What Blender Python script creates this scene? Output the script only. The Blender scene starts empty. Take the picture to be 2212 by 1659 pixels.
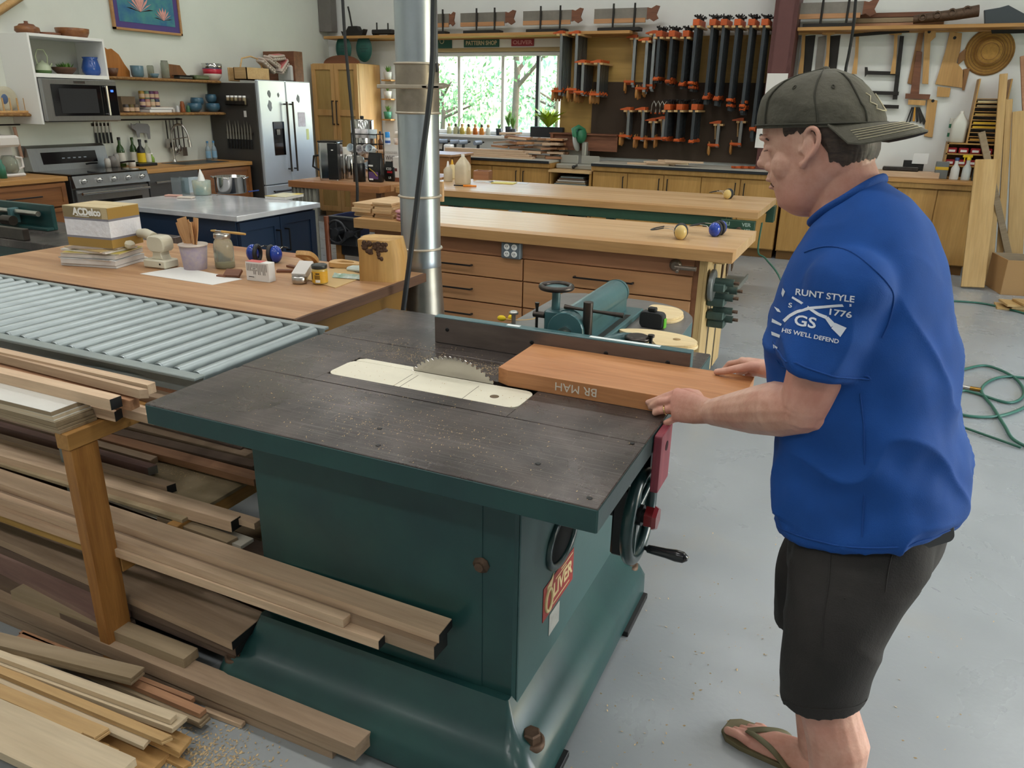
import bpy, bmesh, math, random
from mathutils import Vector, Matrix, Euler, noise as mnoise
from mathutils.bvhtree import BVHTree
random.seed(7)
S = bpy.context.scene
COL = S.collection
PI = math.pi
V = Vector

# ------------------------------------------------------------------ camera
F_PX, YAW, PITCH, ROLL, CAM_H = 1661.19, math.radians(-24.373), math.radians(-20.112), math.radians(-1.077), 1.64
fw = V((math.sin(YAW)*math.cos(PITCH), math.cos(YAW)*math.cos(PITCH), math.sin(PITCH)))
r0 = V((math.cos(YAW), -math.sin(YAW), 0)); d0 = fw.cross(r0)
rt = r0*math.cos(ROLL)+d0*math.sin(ROLL); dn = -r0*math.sin(ROLL)+d0*math.cos(ROLL)
cam_d = bpy.data.cameras.new('camera'); cam = bpy.data.objects.new('camera', cam_d); COL.objects.link(cam)
cam_d.sensor_width = 36; cam_d.lens = F_PX*36/2212; cam_d.clip_end = 300; cam_d.clip_start = .05
cam.matrix_world = Matrix(((rt.x, -dn.x, -fw.x, 0), (rt.y, -dn.y, -fw.y, 0), (rt.z, -dn.z, -fw.z, CAM_H), (0, 0, 0, 1)))
S.camera = cam

# ------------------------------------------------------------------ sky, lights, exposure
S.view_settings.view_transform = 'Standard'; S.view_settings.look = 'None'
S.view_settings.gamma = 1; S.view_settings.use_curve_mapping = False
S.view_settings.exposure = 0.22
W = bpy.data.worlds.new('sky'); S.world = W; W.use_nodes = True
_n = W.node_tree.nodes; _l = W.node_tree.links
_bg = _n['Background']; _sk = _n.new('ShaderNodeTexSky')
_sk.sky_type = 'NISHITA'; _sk.sun_disc = False; _sk.sun_elevation = math.radians(48); _sk.sun_rotation = math.radians(70)
_sk.air_density = 1.2; _sk.dust_density = 2.5; _sk.ozone_density = 1.0
_l.new(_sk.outputs[0], _bg.inputs[0]); _bg.inputs[1].default_value = 1.5
CEIL = 4.7
LED = [(x, y) for x in (-5.6, -2.9, -0.2, 2.5) for y in (-1.6, 1.4, 4.4, 7.4)]
LED_W = 17

# ------------------------------------------------------------------ helpers
def lin(c):
    return tuple((v/12.92 if v <= .04045 else ((v+.055)/1.055)**2.4) for v in c)
def hexc(h):
    h = h.lstrip('#'); return lin([int(h[i:i+2], 16)/255 for i in (0, 2, 4)])+(1,)
def newmat(name):
    m = bpy.data.materials.new(name); m.use_nodes = True
    return m, m.node_tree.nodes, m.node_tree.links, m.node_tree.nodes['Principled BSDF']
def setp(b, **k):
    for n, v in k.items():
        b.inputs[n.replace('_', ' ')].default_value = v
def mat(name, col, rough=.5, metal=0, var=.0, scale=8, bump=0, bscale=60, coat=0, trans=0, ior=1.45, alpha=1, emit=0, col2=None, stretch=None, objvar=0, spec=.5, sheen=0):
    """plain surface: base colour with an optional noise variation / second colour, optional fine bump"""
    m, n, l, b = newmat(name)
    c = hexc(col); setp(b, Base_Color=c, Roughness=rough, Metallic=metal, IOR=ior, Alpha=alpha)
    b.inputs['Specular IOR Level'].default_value = spec
    if coat: b.inputs['Coat Weight'].default_value = coat; b.inputs['Coat Roughness'].default_value = .15
    if trans: b.inputs['Transmission Weight'].default_value = trans
    if sheen: b.inputs['Sheen Weight'].default_value = sheen
    if emit: b.inputs['Emission Color'].default_value = c; b.inputs['Emission Strength'].default_value = emit
    tc = n.new('ShaderNodeTexCoord'); mp = n.new('ShaderNodeMapping'); l.new(tc.outputs['Object'], mp.inputs[0])
    if stretch: mp.inputs['Scale'].default_value = stretch
    out = None
    if var or col2:
        t = n.new('ShaderNodeTexNoise'); t.inputs['Scale'].default_value = scale; t.inputs['Detail'].default_value = 5; t.inputs['Roughness'].default_value = .6
        l.new(mp.outputs[0], t.inputs[0])
        mx = n.new('ShaderNodeMix'); mx.data_type = 'RGBA'
        rmp = n.new('ShaderNodeMapRange'); rmp.inputs[1].default_value = .32; rmp.inputs[2].default_value = .68
        l.new(t.outputs[0], rmp.inputs[0]); l.new(rmp.outputs[0], mx.inputs[0])
        a = hexc(col2) if col2 else tuple(v*(1-var) for v in c[:3])+(1,)
        mx.inputs[6].default_value = a; mx.inputs[7].default_value = c if col2 else tuple(min(1, v*(1+var)) for v in c[:3])+(1,)
        out = mx.outputs[2]
    if objvar:
        oi = n.new('ShaderNodeObjectInfo'); hs = n.new('ShaderNodeHueSaturation')
        mr = n.new('ShaderNodeMapRange'); mr.inputs[3].default_value = 1-objvar; mr.inputs[4].default_value = 1+objvar
        l.new(oi.outputs['Random'], mr.inputs[0]); l.new(mr.outputs[0], hs.inputs['Value'])
        if out: l.new(out, hs.inputs['Color'])
        else: hs.inputs['Color'].default_value = c
        out = hs.outputs[0]
    if out: l.new(out, b.inputs['Base Color'])
    if bump:
        t2 = n.new('ShaderNodeTexNoise'); t2.inputs['Scale'].default_value = bscale; t2.inputs['Detail'].default_value = 4
        l.new(mp.outputs[0], t2.inputs[0])
        bp = n.new('ShaderNodeBump'); bp.inputs['Strength'].default_value = bump; bp.inputs['Distance'].default_value = .01
        l.new(t2.outputs[0], bp.inputs['Height']); l.new(bp.outputs[0], b.inputs['Normal'])
    return m
def wood(name, light, dark, axis='x', grain=14, rough=.55, objvar=.12, bump=.08, ring=.5, coat=0):
    """streaky timber: noise stretched along the grain, per-object shift and brightness"""
    m, n, l, b = newmat(name)
    tc = n.new('ShaderNodeTexCoord'); oi = n.new('ShaderNodeObjectInfo')
    off = n.new('ShaderNodeVectorMath'); off.operation = 'ADD'
    cb = n.new('ShaderNodeCombineXYZ'); ml = n.new('ShaderNodeMath'); ml.operation = 'MULTIPLY'; ml.inputs[1].default_value = 31.7
    l.new(oi.outputs['Random'], ml.inputs[0])
    for i in range(3): l.new(ml.outputs[0], cb.inputs[i])
    l.new(tc.outputs['Object'], off.inputs[0]); l.new(cb.outputs[0], off.inputs[1])
    mp = n.new('ShaderNodeMapping'); l.new(off.outputs[0], mp.inputs[0])
    sc = [grain]*3; sc['xyz'.index(axis)] = grain*.09; mp.inputs['Scale'].default_value = sc
    t = n.new('ShaderNodeTexNoise'); t.inputs['Scale'].default_value = 1; t.inputs['Detail'].default_value = 6; t.inputs['Roughness'].default_value = .65; t.inputs['Distortion'].default_value = ring
    l.new(mp.outputs[0], t.inputs[0])
    r = n.new('ShaderNodeValToRGB'); r.color_ramp.elements[0].position = .33; r.color_ramp.elements[1].position = .66
    r.color_ramp.elements[0].color = hexc(dark); r.color_ramp.elements[1].color = hexc(light)
    l.new(t.outputs[0], r.inputs[0])
    mp2 = n.new('ShaderNodeMapping'); l.new(off.outputs[0], mp2.inputs[0])
    sc2 = [grain*9]*3; sc2['xyz'.index(axis)] = grain*.5; mp2.inputs['Scale'].default_value = sc2
    t2 = n.new('ShaderNodeTexNoise'); t2.inputs['Scale'].default_value = 1; t2.inputs['Detail'].default_value = 3; l.new(mp2.outputs[0], t2.inputs[0])
    mr = n.new('ShaderNodeMapRange'); mr.inputs[3].default_value = 1-objvar; mr.inputs[4].default_value = 1+objvar*.7; l.new(oi.outputs['Random'], mr.inputs[0])
    mr2 = n.new('ShaderNodeMapRange'); mr2.inputs[1].default_value = .3; mr2.inputs[2].default_value = .7; mr2.inputs[3].default_value = .9; mr2.inputs[4].default_value = 1.07; l.new(t2.outputs[0], mr2.inputs[0])
    mm = n.new('ShaderNodeMath'); mm.operation = 'MULTIPLY'; l.new(mr.outputs[0], mm.inputs[0]); l.new(mr2.outputs[0], mm.inputs[1])
    hs = n.new('ShaderNodeHueSaturation'); l.new(mm.outputs[0], hs.inputs['Value']); l.new(r.outputs[0], hs.inputs['Color'])
    l.new(hs.outputs[0], b.inputs['Base Color']); setp(b, Roughness=rough)
    if coat: b.inputs['Coat Weight'].default_value = coat; b.inputs['Coat Roughness'].default_value = .25
    if bump:
        bp = n.new('ShaderNodeBump'); bp.inputs['Strength'].default_value = bump; bp.inputs['Distance'].default_value = .005
        l.new(t2.outputs[0], bp.inputs['Height']); l.new(bp.outputs[0], b.inputs['Normal'])
    return m

class MB:
    def __init__(s): s.v = []; s.f = []; s.sm = []; s.mi = []; s.cur = 0
    def add(s, vs, fs, M=None, smooth=False):
        o = len(s.v)
        s.v += [tuple(M @ V(p)) if M else tuple(p) for p in vs]
        s.f += [tuple(i+o for i in f) for f in fs]; s.sm += [smooth]*len(fs); s.mi += [s.cur]*len(fs)
        return s
    def bx(s, x0, x1, y0, y1, z0, z1, b=0, M=None):
        return s.box(((x0+x1)/2, (y0+y1)/2, (z0+z1)/2), (x1-x0, y1-y0, z1-z0), b, M=M)
    def box(s, c, d, b=0, M=None, R=None):
        hx, hy, hz = d[0]/2, d[1]/2, d[2]/2
        T = Matrix.Translation(c)
        if R is not None: T = T @ (R if isinstance(R, Matrix) else Euler(R).to_matrix().to_4x4())
        if M is not None: T = M @ T
        b = min(b, hx*.9, hy*.9, hz*.9)
        if b <= 0:
            vs = [(sx*hx, sy*hy, sz*hz) for sx in (-1, 1) for sy in (-1, 1) for sz in (-1, 1)]
            fs = [(0, 1, 3, 2), (4, 6, 7, 5), (0, 4, 5, 1), (2, 3, 7, 6), (0, 2, 6, 4), (1, 5, 7, 3)]
            return s.add(vs, fs, T)
        vs = []; ix = {}
        for sx in (-1, 1):
            for sy in (-1, 1):
                for sz in (-1, 1):
                    for a in range(3):
                        p = [sx*(hx-b), sy*(hy-b), sz*(hz-b)]; p[a] = (sx*hx, sy*hy, sz*hz)[a]
                        ix[(sx, sy, sz, a)] = len(vs); vs.append(p)
        fs = []
        for a in range(3):
            o1, o2 = [i for i in range(3) if i != a]
            for sg in (-1, 1):
                q = []
                for u, w in ((-1, -1), (1, -1), (1, 1), (-1, 1)):
                    k = [0, 0, 0]; k[a] = sg; k[o1] = u; k[o2] = w; q.append(ix[(*k, a)])
                fs.append(tuple(q) if (sg > 0) == (a != 1) else tuple(q[::-1]))
        for a in range(3):
            o1, o2 = [i for i in range(3) if i != a]
            for s1 in (-1, 1):
                for s2 in (-1, 1):
                    def K(sa, ax):
                        k = [0, 0, 0]; k[a] = sa; k[o1] = s1; k[o2] = s2; return ix[(*k, ax)]
                    fs.append((K(-1, o1), K(1, o1), K(1, o2), K(-1, o2)))
        for sx in (-1, 1):
            for sy in (-1, 1):
                for sz in (-1, 1): fs.append(tuple(ix[(sx, sy, sz, a)] for a in range(3)))
        return s.add(vs, fs, T)
    def cyl(s, p0, p1, r0, r1=None, n=16, caps=True, M=None, smooth=True):
        p0, p1 = V(p0), V(p1); r1 = r0 if r1 is None else r1
        return s.tube([p0, p1], [r0, r1], n, caps, M, smooth)
    def tube(s, pts, r, n=10, caps=True, M=None, smooth=True, closed=False, flat=None):
        pts = [V(p) for p in pts]; N = len(pts)
        rs = r if isinstance(r, (list, tuple)) else [r]*N
        vs = []; up = None
        for i, p in enumerate(pts):
            if closed: t = pts[(i+1) % N]-pts[i-1]
            else: t = (pts[min(i+1, N-1)]-pts[max(i-1, 0)])
            t = t.normalized() if t.length > 1e-9 else V((0, 0, 1))
            if up is None:
                up = V((0, 0, 1)) if abs(t.z) < .95 else V((1, 0, 0))
            a = (up - t*up.dot(t)).normalized(); bb = t.cross(a); up = a
            for k in range(n):
                th = 2*PI*k/n
                vs.append(p + (a*math.cos(th)*(flat or 1) + bb*math.sin(th))*rs[i])
        fs = []
        for i in range(N if closed else N-1):
            j = (i+1) % N
            for k in range(n):
                k2 = (k+1) % n; fs.append((i*n+k, i*n+k2, j*n+k2, j*n+k))
        s.add(vs, fs, M, smooth)
        if caps and not closed:
            s.add(vs[:n], [tuple(range(n))[::-1]], M); s.add(vs[-n:], [tuple(range(n))], M)
        return s
    def lathe(s, prof, n=24, M=None, smooth=True, c=(0, 0, 0)):
        vs = []; fs = []
        for r, z in prof:
            for k in range(n):
                th = 2*PI*k/n; vs.append((c[0]+r*math.cos(th), c[1]+r*math.sin(th), c[2]+z))
        for i in range(len(prof)-1):
            for k in range(n):
                k2 = (k+1) % n; fs.append((i*n+k, i*n+k2, (i+1)*n+k2, (i+1)*n+k))
        s.add(vs, fs, M, smooth)
        if prof[0][0] > 1e-4: s.add(vs[:n], [tuple(range(n))[::-1]], M)
        if prof[-1][0] > 1e-4: s.add(vs[-n:], [tuple(range(n))], M)
        return s
    def prism(s, out, h0, h1, plane='xy', M=None, smooth=False, b=0):
        """polygon outline extruded; plane xy (h=z), xz (h=y), yz (h=x)"""
        f = {'xy': lambda a, b_, h: (a, b_, h), 'xz': lambda a, b_, h: (a, h, b_), 'yz': lambda a, b_, h: (h, a, b_)}[plane]
        n = len(out)
        if b:
            cx = sum(p[0] for p in out)/n; cy = sum(p[1] for p in out)/n
            R = max(math.hypot(p[0]-cx, p[1]-cy) for p in out)
            sh = lambda p: (p[0]+(cx-p[0])*b/R, p[1]+(cy-p[1])*b/R)
            sg = 1 if h1 > h0 else -1
            lv = [([sh(p) for p in out], h0), (out, h0+sg*b), (out, h1-sg*b), ([sh(p) for p in out], h1)]
        else: lv = [(out, h0), (out, h1)]
        vs = [f(p[0], p[1], h) for o, h in lv for p in o]; fs = []
        for k in range(len(lv)-1):
            for i in range(n):
                j = (i+1) % n; fs.append((k*n+i, k*n+j, (k+1)*n+j, (k+1)*n+i))
        s.add(vs, fs, M, smooth)
        s.add(vs[:n], [tuple(range(n))[::-1]], M); s.add(vs[-n:], [tuple(range(n))], M)
        return s
    def ball(s, c, r, n=12, M=None, m=None):
        r = (r, r, r) if not isinstance(r, (tuple, list)) else r; m = m or max(6, n//2)
        vs = [(c[0], c[1], c[2]-r[2])]; fs = []
        for i in range(1, m):
            ph = -PI/2+PI*i/m
            for k in range(n):
                th = 2*PI*k/n; vs.append((c[0]+r[0]*math.cos(ph)*math.cos(th), c[1]+r[1]*math.cos(ph)*math.sin(th), c[2]+r[2]*math.sin(ph)))
        vs.append((c[0], c[1], c[2]+r[2])); L = len(vs)-1
        for k in range(n):
            k2 = (k+1) % n; fs.append((0, 1+k2, 1+k)); fs.append((L, L-n+k, L-n+k2))
            for i in range(m-2): fs.append((1+i*n+k, 1+i*n+k2, 1+(i+1)*n+k2, 1+(i+1)*n+k))
        return s.add(vs, fs, M, True)
    def loft(s, rings, caps=True, M=None, smooth=True):
        n = len(rings[0]); vs = [p for r in rings for p in r]; fs = []
        for i in range(len(rings)-1):
            for k in range(n):
                k2 = (k+1) % n; fs.append((i*n+k, i*n+k2, (i+1)*n+k2, (i+1)*n+k))
        s.add(vs, fs, M, smooth)
        if caps: s.add(rings[0], [tuple(range(n))[::-1]], M, False); s.add(rings[-1], [tuple(range(n))], M, False)
        return s
    def mesh(s, name, mats):
        me = bpy.data.meshes.new(name); me.from_pydata([tuple(p) for p in s.v], [], s.f)
        me.polygons.foreach_set('use_smooth', s.sm); me.polygons.foreach_set('material_index', s.mi)
        for m in (mats if isinstance(mats, (list, tuple)) else [mats]): me.materials.append(m)
        bm = bmesh.new(); bm.from_mesh(me); bmesh.ops.recalc_face_normals(bm, faces=bm.faces); bm.to_mesh(me); bm.free()
        me.update(); return me
    def build(s, name, mats, parent=None, world=False, label=None):
        """one mesh object; world=True: the vertices are world positions, moved into the parent's frame"""
        if parent is not None and world:
            inv = mw(parent).inverted(); s.v = [tuple(inv @ V(p)) for p in s.v]
        if parent is None:      # a thing that is one mesh keeps its origin at its base
            xs, ys, zs = zip(*s.v); c = V(((min(xs)+max(xs))/2, (min(ys)+max(ys))/2, min(zs)))
            s.v = [tuple(V(p)-c) for p in s.v]
        o = bpy.data.objects.new(name, s.mesh(name, mats)); COL.objects.link(o)
        if parent is None: o.location = c
        kid(o, parent)
        if label: o['label'] = label
        return o
def mw(o):
    M = Matrix.LocRotScale(o.location, o.rotation_euler, o.scale)
    return mw(o.parent) @ M if o.parent else M
def tag(o, label, cat, group=None, kind=None):
    if label: o['label'] = label
    if cat: o['category'] = cat
    if group: o['group'] = group
    if kind: o['kind'] = kind
    return o
def thing(name, label, cat, loc=(0, 0, 0), rz=0, group=None, rot=None):
    o = bpy.data.objects.new(name, None); COL.objects.link(o); o.empty_display_size = .05
    o.location = loc; o.rotation_euler = rot or (0, 0, rz)
    return tag(o, label, cat, group)
def struct(name, mb, m, parent=None):
    o = mb.build(name, m, parent)
    if parent is None: o['kind'] = 'structure'
    return o
KIDS = {}
def kid(o, parent):
    o.parent = parent
    if parent is not None: KIDS.setdefault(parent.name, []).append(o)
    return o
def copy_tree(o, parent=None):
    c = o.copy(); COL.objects.link(c); kid(c, parent)
    for ch in KIDS.get(o.name, ()): copy_tree(ch, c)
    return c
def dup(o, loc, rz=None, label=None, group=None, rot=None, scale=None):
    c = copy_tree(o); c.location = loc
    if rz is not None: c.rotation_euler = (0, 0, rz)
    if rot is not None: c.rotation_euler = rot
    if scale is not None: c.scale = scale
    if label: c['label'] = label
    if group: c['group'] = group
    return c
def frame(o, x, y):
    """matrix with local x along x, local y along y, z = x cross y, origin o"""
    x = V(x).normalized(); z = x.cross(V(y)).normalized(); y = z.cross(x)
    return Matrix(((x.x, y.x, z.x, o[0]), (x.y, y.y, z.y, o[1]), (x.z, y.z, z.z, o[2]), (0, 0, 0, 1)))
def text_mesh(body, size=.1, align='CENTER', depth=.0005, bold=0, spacing=1, width=None):
    cu = bpy.data.curves.new('lettering', 'FONT'); cu.body = body; cu.size = size; cu.align_x = align; cu.align_y = 'CENTER'
    cu.extrude = depth; cu.offset = bold; cu.space_character = spacing; cu.resolution_u = 3
    ob = bpy.data.objects.new('lettering', cu); COL.objects.link(ob)
    dg = bpy.context.evaluated_depsgraph_get(); me = bpy.data.meshes.new_from_object(ob.evaluated_get(dg))
    bpy.data.objects.remove(ob); bpy.data.curves.remove(cu)
    if width:
        xs = [v.co.x for v in me.vertices]; k = width/max(1e-6, max(xs)-min(xs))
        for v in me.vertices: v.co.x *= k
    return me
def text(body, M, m, parent, size=.1, name='lettering', **k):
    """flat lettering as a part; M is its world frame"""
    me = text_mesh(body, size, **k); me.transform(mw(parent).inverted() @ M if parent else M)
    me.materials.clear(); me.materials.append(m)
    o = bpy.data.objects.new(name, me); COL.objects.link(o); kid(o, parent)
    return o
def rrect(x0, x1, y0, y1, r, n=4):
    o = []
    for cx, cy, a in ((x1-r, y1-r, 0), (x0+r, y1-r, 90), (x0+r, y0+r, 180), (x1-r, y0+r, 270)):
        for k in range(n+1):
            t = math.radians(a+90*k/n); o.append((cx+r*math.cos(t), cy+r*math.sin(t)))
    return o
def arc(cx, cy, r, a0, a1, n):
    return [(cx+r*math.cos(math.radians(a0+(a1-a0)*k/n)), cy+r*math.sin(math.radians(a0+(a1-a0)*k/n))) for k in range(n+1)]
def spline(pts, n=6, closed=False):
    """Catmull-Rom through the points"""
    P = [V(p) for p in pts]; N = len(P); out = []
    for i in range(N if closed else N-1):
        g = (lambda k: P[k % N]) if closed else (lambda k: P[max(0, min(N-1, k))])
        a, b, c, d = g(i-1), g(i), g(i+1), g(i+2)
        for k in range(n):
            t = k/n; out.append(.5*((2*b)+(c-a)*t+(2*a-5*b+4*c-d)*t*t+(3*b-a-3*c+d)*t**3))
    if not closed: out.append(P[-1])
    return out
def ux(p0, p1, s0, s1):      # linear map helper
    return lambda v: s0+(v-p0)*(s1-s0)/(p1-p0)
def _ray(px, py):
    return rt*((px-1106)/F_PX)+dn*((py-829.5)/F_PX)+fw
def G(px, py, z):            # point of the place on the level z that shows at this photo pixel
    d = _ray(px, py); return V((0, 0, CAM_H))+d*((z-CAM_H)/d.z)
def GY(px, py, y):           # the same on the plane y = const
    d = _ray(px, py); return V((0, 0, CAM_H))+d*(y/d.y)
def GX(px, py, x):
    d = _ray(px, py); return V((0, 0, CAM_H))+d*(x/d.x)
# ------------------------------------------------------------------ the setting
M_wall = mat('wall_paint', '#dcdedb', .7, var=.03, scale=2)
M_ceil = mat('ceiling_paint', '#e6e6e4', .8)
def floor_mat():
    m, n, l, b = newmat('grey_epoxy_floor')
    tc = n.new('ShaderNodeTexCoord')
    t = n.new('ShaderNodeTexNoise'); t.inputs['Scale'].default_value = 1.3; t.inputs['Detail'].default_value = 4; t.inputs['Roughness'].default_value = .5
    l.new(tc.outputs['Object'], t.inputs[0])
    r = n.new('ShaderNodeValToRGB'); e = r.color_ramp.elements
    e[0].position = .3; e[0].color = hexc('#8b9092'); e[1].position = .7; e[1].color = hexc('#9da2a4')
    l.new(t.outputs[0], r.inputs[0])
    # dusty stains
    t2 = n.new('ShaderNodeTexNoise'); t2.inputs['Scale'].default_value = 2.1; t2.inputs['Detail'].default_value = 10; t2.inputs['Roughness'].default_value = .6; t2.inputs['Distortion'].default_value = .4
    l.new(tc.outputs['Object'], t2.inputs[0])
    mr = n.new('ShaderNodeMapRange'); mr.inputs[1].default_value = .58; mr.inputs[2].default_value = .85; mr.inputs[4].default_value = .4; l.new(t2.outputs[0], mr.inputs[0])
    mx = n.new('ShaderNodeMix'); mx.data_type = 'RGBA'; mx.inputs[7].default_value = hexc('#a09885'); l.new(mr.outputs[0], mx.inputs[0]); l.new(r.outputs[0], mx.inputs[6])
    l.new(mx.outputs[2], b.inputs['Base Color'])
    rr = n.new('ShaderNodeMapRange'); rr.inputs[3].default_value = .16; rr.inputs[4].default_value = .42; l.new(t2.outputs[0], rr.inputs[0]); l.new(rr.outputs[0], b.inputs['Roughness'])
    b1 = n.new('ShaderNodeTexNoise'); b1.inputs['Scale'].default_value = 55; b1.inputs['Detail'].default_value = 3; l.new(tc.outputs['Object'], b1.inputs[0])
    bp = n.new('ShaderNodeBump'); bp.inputs['Strength'].default_value = .12; bp.inputs['Distance'].default_value = .004; l.new(b1.outputs[0], bp.inputs['Height']); l.new(bp.outputs[0], b.inputs['Normal'])
    return m
XL, XR, YN, YB = -7.5, 5.0, -4.5, 9.9
struct('floor', MB().bx(XL-.2, XR+.2, YN-.2, YB+.2, -.15, 0), floor_mat())
struct('ceiling', MB().bx(XL-.2, XR+.2, YN-.2, YB+.2, CEIL, CEIL+.15), M_ceil)
struct('wall_left', MB().bx(XL-.15, XL, YN, YB+.2, 0, CEIL), mat('wall_paint_pale_green', '#d6dad2', .7, var=.03, scale=2))
WX0, WX1, WZ0, WZ1 = -6.33, -3.45, 1.215, 2.26
mb = MB(); mb.bx(XL, WX0, YB, YB+.18, 0, CEIL); mb.bx(WX1, XR, YB, YB+.18, 0, CEIL); mb.bx(WX0, WX1, YB, YB+.18, 0, WZ0); mb.bx(WX0, WX1, YB, YB+.18, WZ1, CEIL)
struct('wall_back', mb, M_wall)
struct('wall_front', MB().bx(XL, XR, YN-.15, YN, 0, CEIL), M_wall)
# right wall with the raised overhead door the daylight comes through
DY0, DY1, DZ = 2.2, 5.6, 2.7
mb = MB(); mb.bx(XR, XR+.15, YN, DY0, 0, CEIL); mb.bx(XR, XR+.15, DY1, YB+.2, 0, CEIL); mb.bx(XR, XR+.15, DY0, DY1, DZ, CEIL)
struct('wall_right', mb, M_wall)
M_white = mat('white_paint', '#e9e9e6', .45)
M_frame = mat('window_vinyl', '#d9dad6', .4)
# back window: outer frame, three mullions, four panes, sill
w = bpy.data.objects.new('window_1', None); COL.objects.link(w); w['kind'] = 'structure'; w.location = ((WX0+WX1)/2, YB, WZ0)
mb = MB(); t = .05
mb.bx(WX0, WX1, YB+.02, YB+.12, WZ1-t, WZ1, .004); mb.bx(WX0, WX1, YB+.02, YB+.12, WZ0, WZ0+t, .004)
mb.bx(WX0, WX0+t, YB+.02, YB+.12, WZ0, WZ1, .004); mb.bx(WX1-t, WX1, YB+.02, YB+.12, WZ0, WZ1, .004)
mb.build('window_frame', M_frame, w, True)
mulls = [-5.38, -4.72, -4.22, -3.93]
edges = [WX0+t]
for i, mx_ in enumerate(mulls):
    MB().bx(mx_-.022, mx_+.022, YB+.03, YB+.1, WZ0+t, WZ1-t, .004).build('mullion', mat('dark_mullion', '#3c4044', .4) if i == 2 else M_frame, w, True)
    edges += [mx_-.022, mx_+.022]
edges.append(WX1-t)
def glass_pane():
    m, n, l, b = newmat('window_glass'); o = n['Material Output']
    tr = n.new('ShaderNodeBsdfTransparent'); tr.inputs[0].default_value = (.93, .97, .97, 1)
    gl = n.new('ShaderNodeBsdfGlossy'); gl.inputs['Roughness'].default_value = .02
    mx = n.new('ShaderNodeMixShader'); mx.inputs[0].default_value = .05
    l.new(tr.outputs[0], mx.inputs[1]); l.new(gl.outputs[0], mx.inputs[2]); l.new(mx.outputs[0], o.inputs[0])
    return m
M_pane = glass_pane()
for i in range(0, len(edges), 2):
    MB().bx(edges[i], edges[i+1], YB+.06, YB+.066, WZ0+t, WZ1-t).build('pane', M_pane, w, True)
MB().bx(WX0-.03, WX1+.03, YB-.1, YB+.03, WZ0-.04, WZ0, .006).build('window_sill', M_white, w, True)
MB().bx(WX0-.02, WX1+.02, YB-.012, YB+.03, WZ1, WZ1+.05, .004).build('head_trim', mat('head_trim', '#a9946b', .6), w, True)
# steel columns
struct('trim_1', MB().bx(-1.285, -1.235, 9.52, 9.88, .9, CEIL, .004).bx(-1.09, -1.04, 9.52, 9.88, .9, CEIL, .004).bx(-1.285, -1.045, 9.52, 9.545, .9, CEIL).bx(-1.285, -1.045, 9.86, 9.885, .9, CEIL), mat('red_oxide_steel', '#5f3a38', .5, var=.08, scale=6))
struct('trim_2', MB().bx(-7.46, -7.31, 9.72, 9.88, 2.53, CEIL, .006).bx(-7.49, -7.28, 9.7, 9.72, 2.53, CEIL), mat('grey_steel_column', '#6e6a66', .5, var=.08))
# overhead LED fixtures (housing, diffuser, lamp)
M_house = mat('lamp_housing', '#d8d8d8', .4, .3)
M_diff = mat('lamp_diffuser', '#ffffff', .4, emit=6)
for i, (lx, ly) in enumerate(LED):
    o = thing('ceiling_light', 'linear LED shop light under the white ceiling', 'light', (lx, ly, CEIL), 0, 'overhead shop lights')
    MB().bx(-.62, .62, -.16, .16, -.1, 0, .01).build('housing', M_house, o)
    MB().bx(-.6, .6, -.14, .14, -.112, -.1, .004).build('diffuser', M_diff, o)
    ld = bpy.data.lights.new('lamp', 'AREA'); ld.shape = 'RECTANGLE'; ld.size = 1.2; ld.size_y = .28; ld.energy = LED_W; ld.color = (1, .975, .935)
    lo = bpy.data.objects.new('lamp', ld); COL.objects.link(lo); lo.location = (0, 0, -.116); kid(lo, o)
# outside: ground and trees seen through the glass
M_grass = mat('grass', '#6f8a4a', .9, var=.2, scale=3)
gr = MB().bx(-60, 40, YB+.3, 90, -.4, -.2); gr.bx(XR+.3, 60, -30, YB+.3, -.4, -.2)
tag(gr.build('lawn', M_grass), 'green lawn outside the back window', 'ground', kind='structure')
M_bark = mat('bark', '#5a4a3c', .9, var=.2, scale=12)
def leafmat(nm, c, c2):
    m = mat(nm, c, .6, col2=c2, scale=1.5, objvar=.08); b = m.node_tree.nodes['Principled BSDF']
    b.inputs['Subsurface Weight'].default_value = 0
    return m
LEAF = [leafmat('leaves_a', '#93b27a', '#6d9468'), leafmat('leaves_b', '#a5bf94', '#7a9f7e')]
def tree(label, x, y, h, r, mi, seed, n=1300):
    rnd = random.Random(seed); o = thing('broadleaf_tree', label, 'tree', (x, y, -.2), 0, 'trees behind the window')
    mb = MB(); mb.tube([(0, 0, 0), (.1, 0, h*.35), (-.05, .1, h*.7)], [.13, .1, .04], 9)
    for k in range(6):
        a = k*1.1; mb.tube([(.05, 0, h*(.3+.06*k)), (math.cos(a)*r*.6, math.sin(a)*r*.6, h*(.5+.06*k))], [.08, .03], 6)
    mb.build('trunk', M_bark, o)
    mb = MB(); cl = [(rnd.gauss(0, r*.42), rnd.gauss(0, r*.42), h*(.38+.6*rnd.random()), r*rnd.uniform(.25, .5)) for _ in range(26)]
    for k in range(n):
        c = rnd.choice(cl); d = V((rnd.gauss(0, 1), rnd.gauss(0, 1), rnd.gauss(0, 1))).normalized()*c[3]*rnd.uniform(.55, 1)
        p = V(c[:3])+d; s = rnd.uniform(.07, .15); R = Euler((rnd.uniform(0, 6), rnd.uniform(0, 6), rnd.uniform(0, 6))).to_matrix()
        mb.add([p+R @ V(q) for q in ((-s, 0, 0), (0, -s*.5, .02), (s*1.2, 0, 0), (0, s*.5, .02))], [(0, 1, 2, 3)])
    mb.build('foliage', LEAF[mi], o)
tree('tall leafy tree outside the middle panes of the back window', -11.0, 24, 7.5, 2.6, 0, 3)
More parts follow.
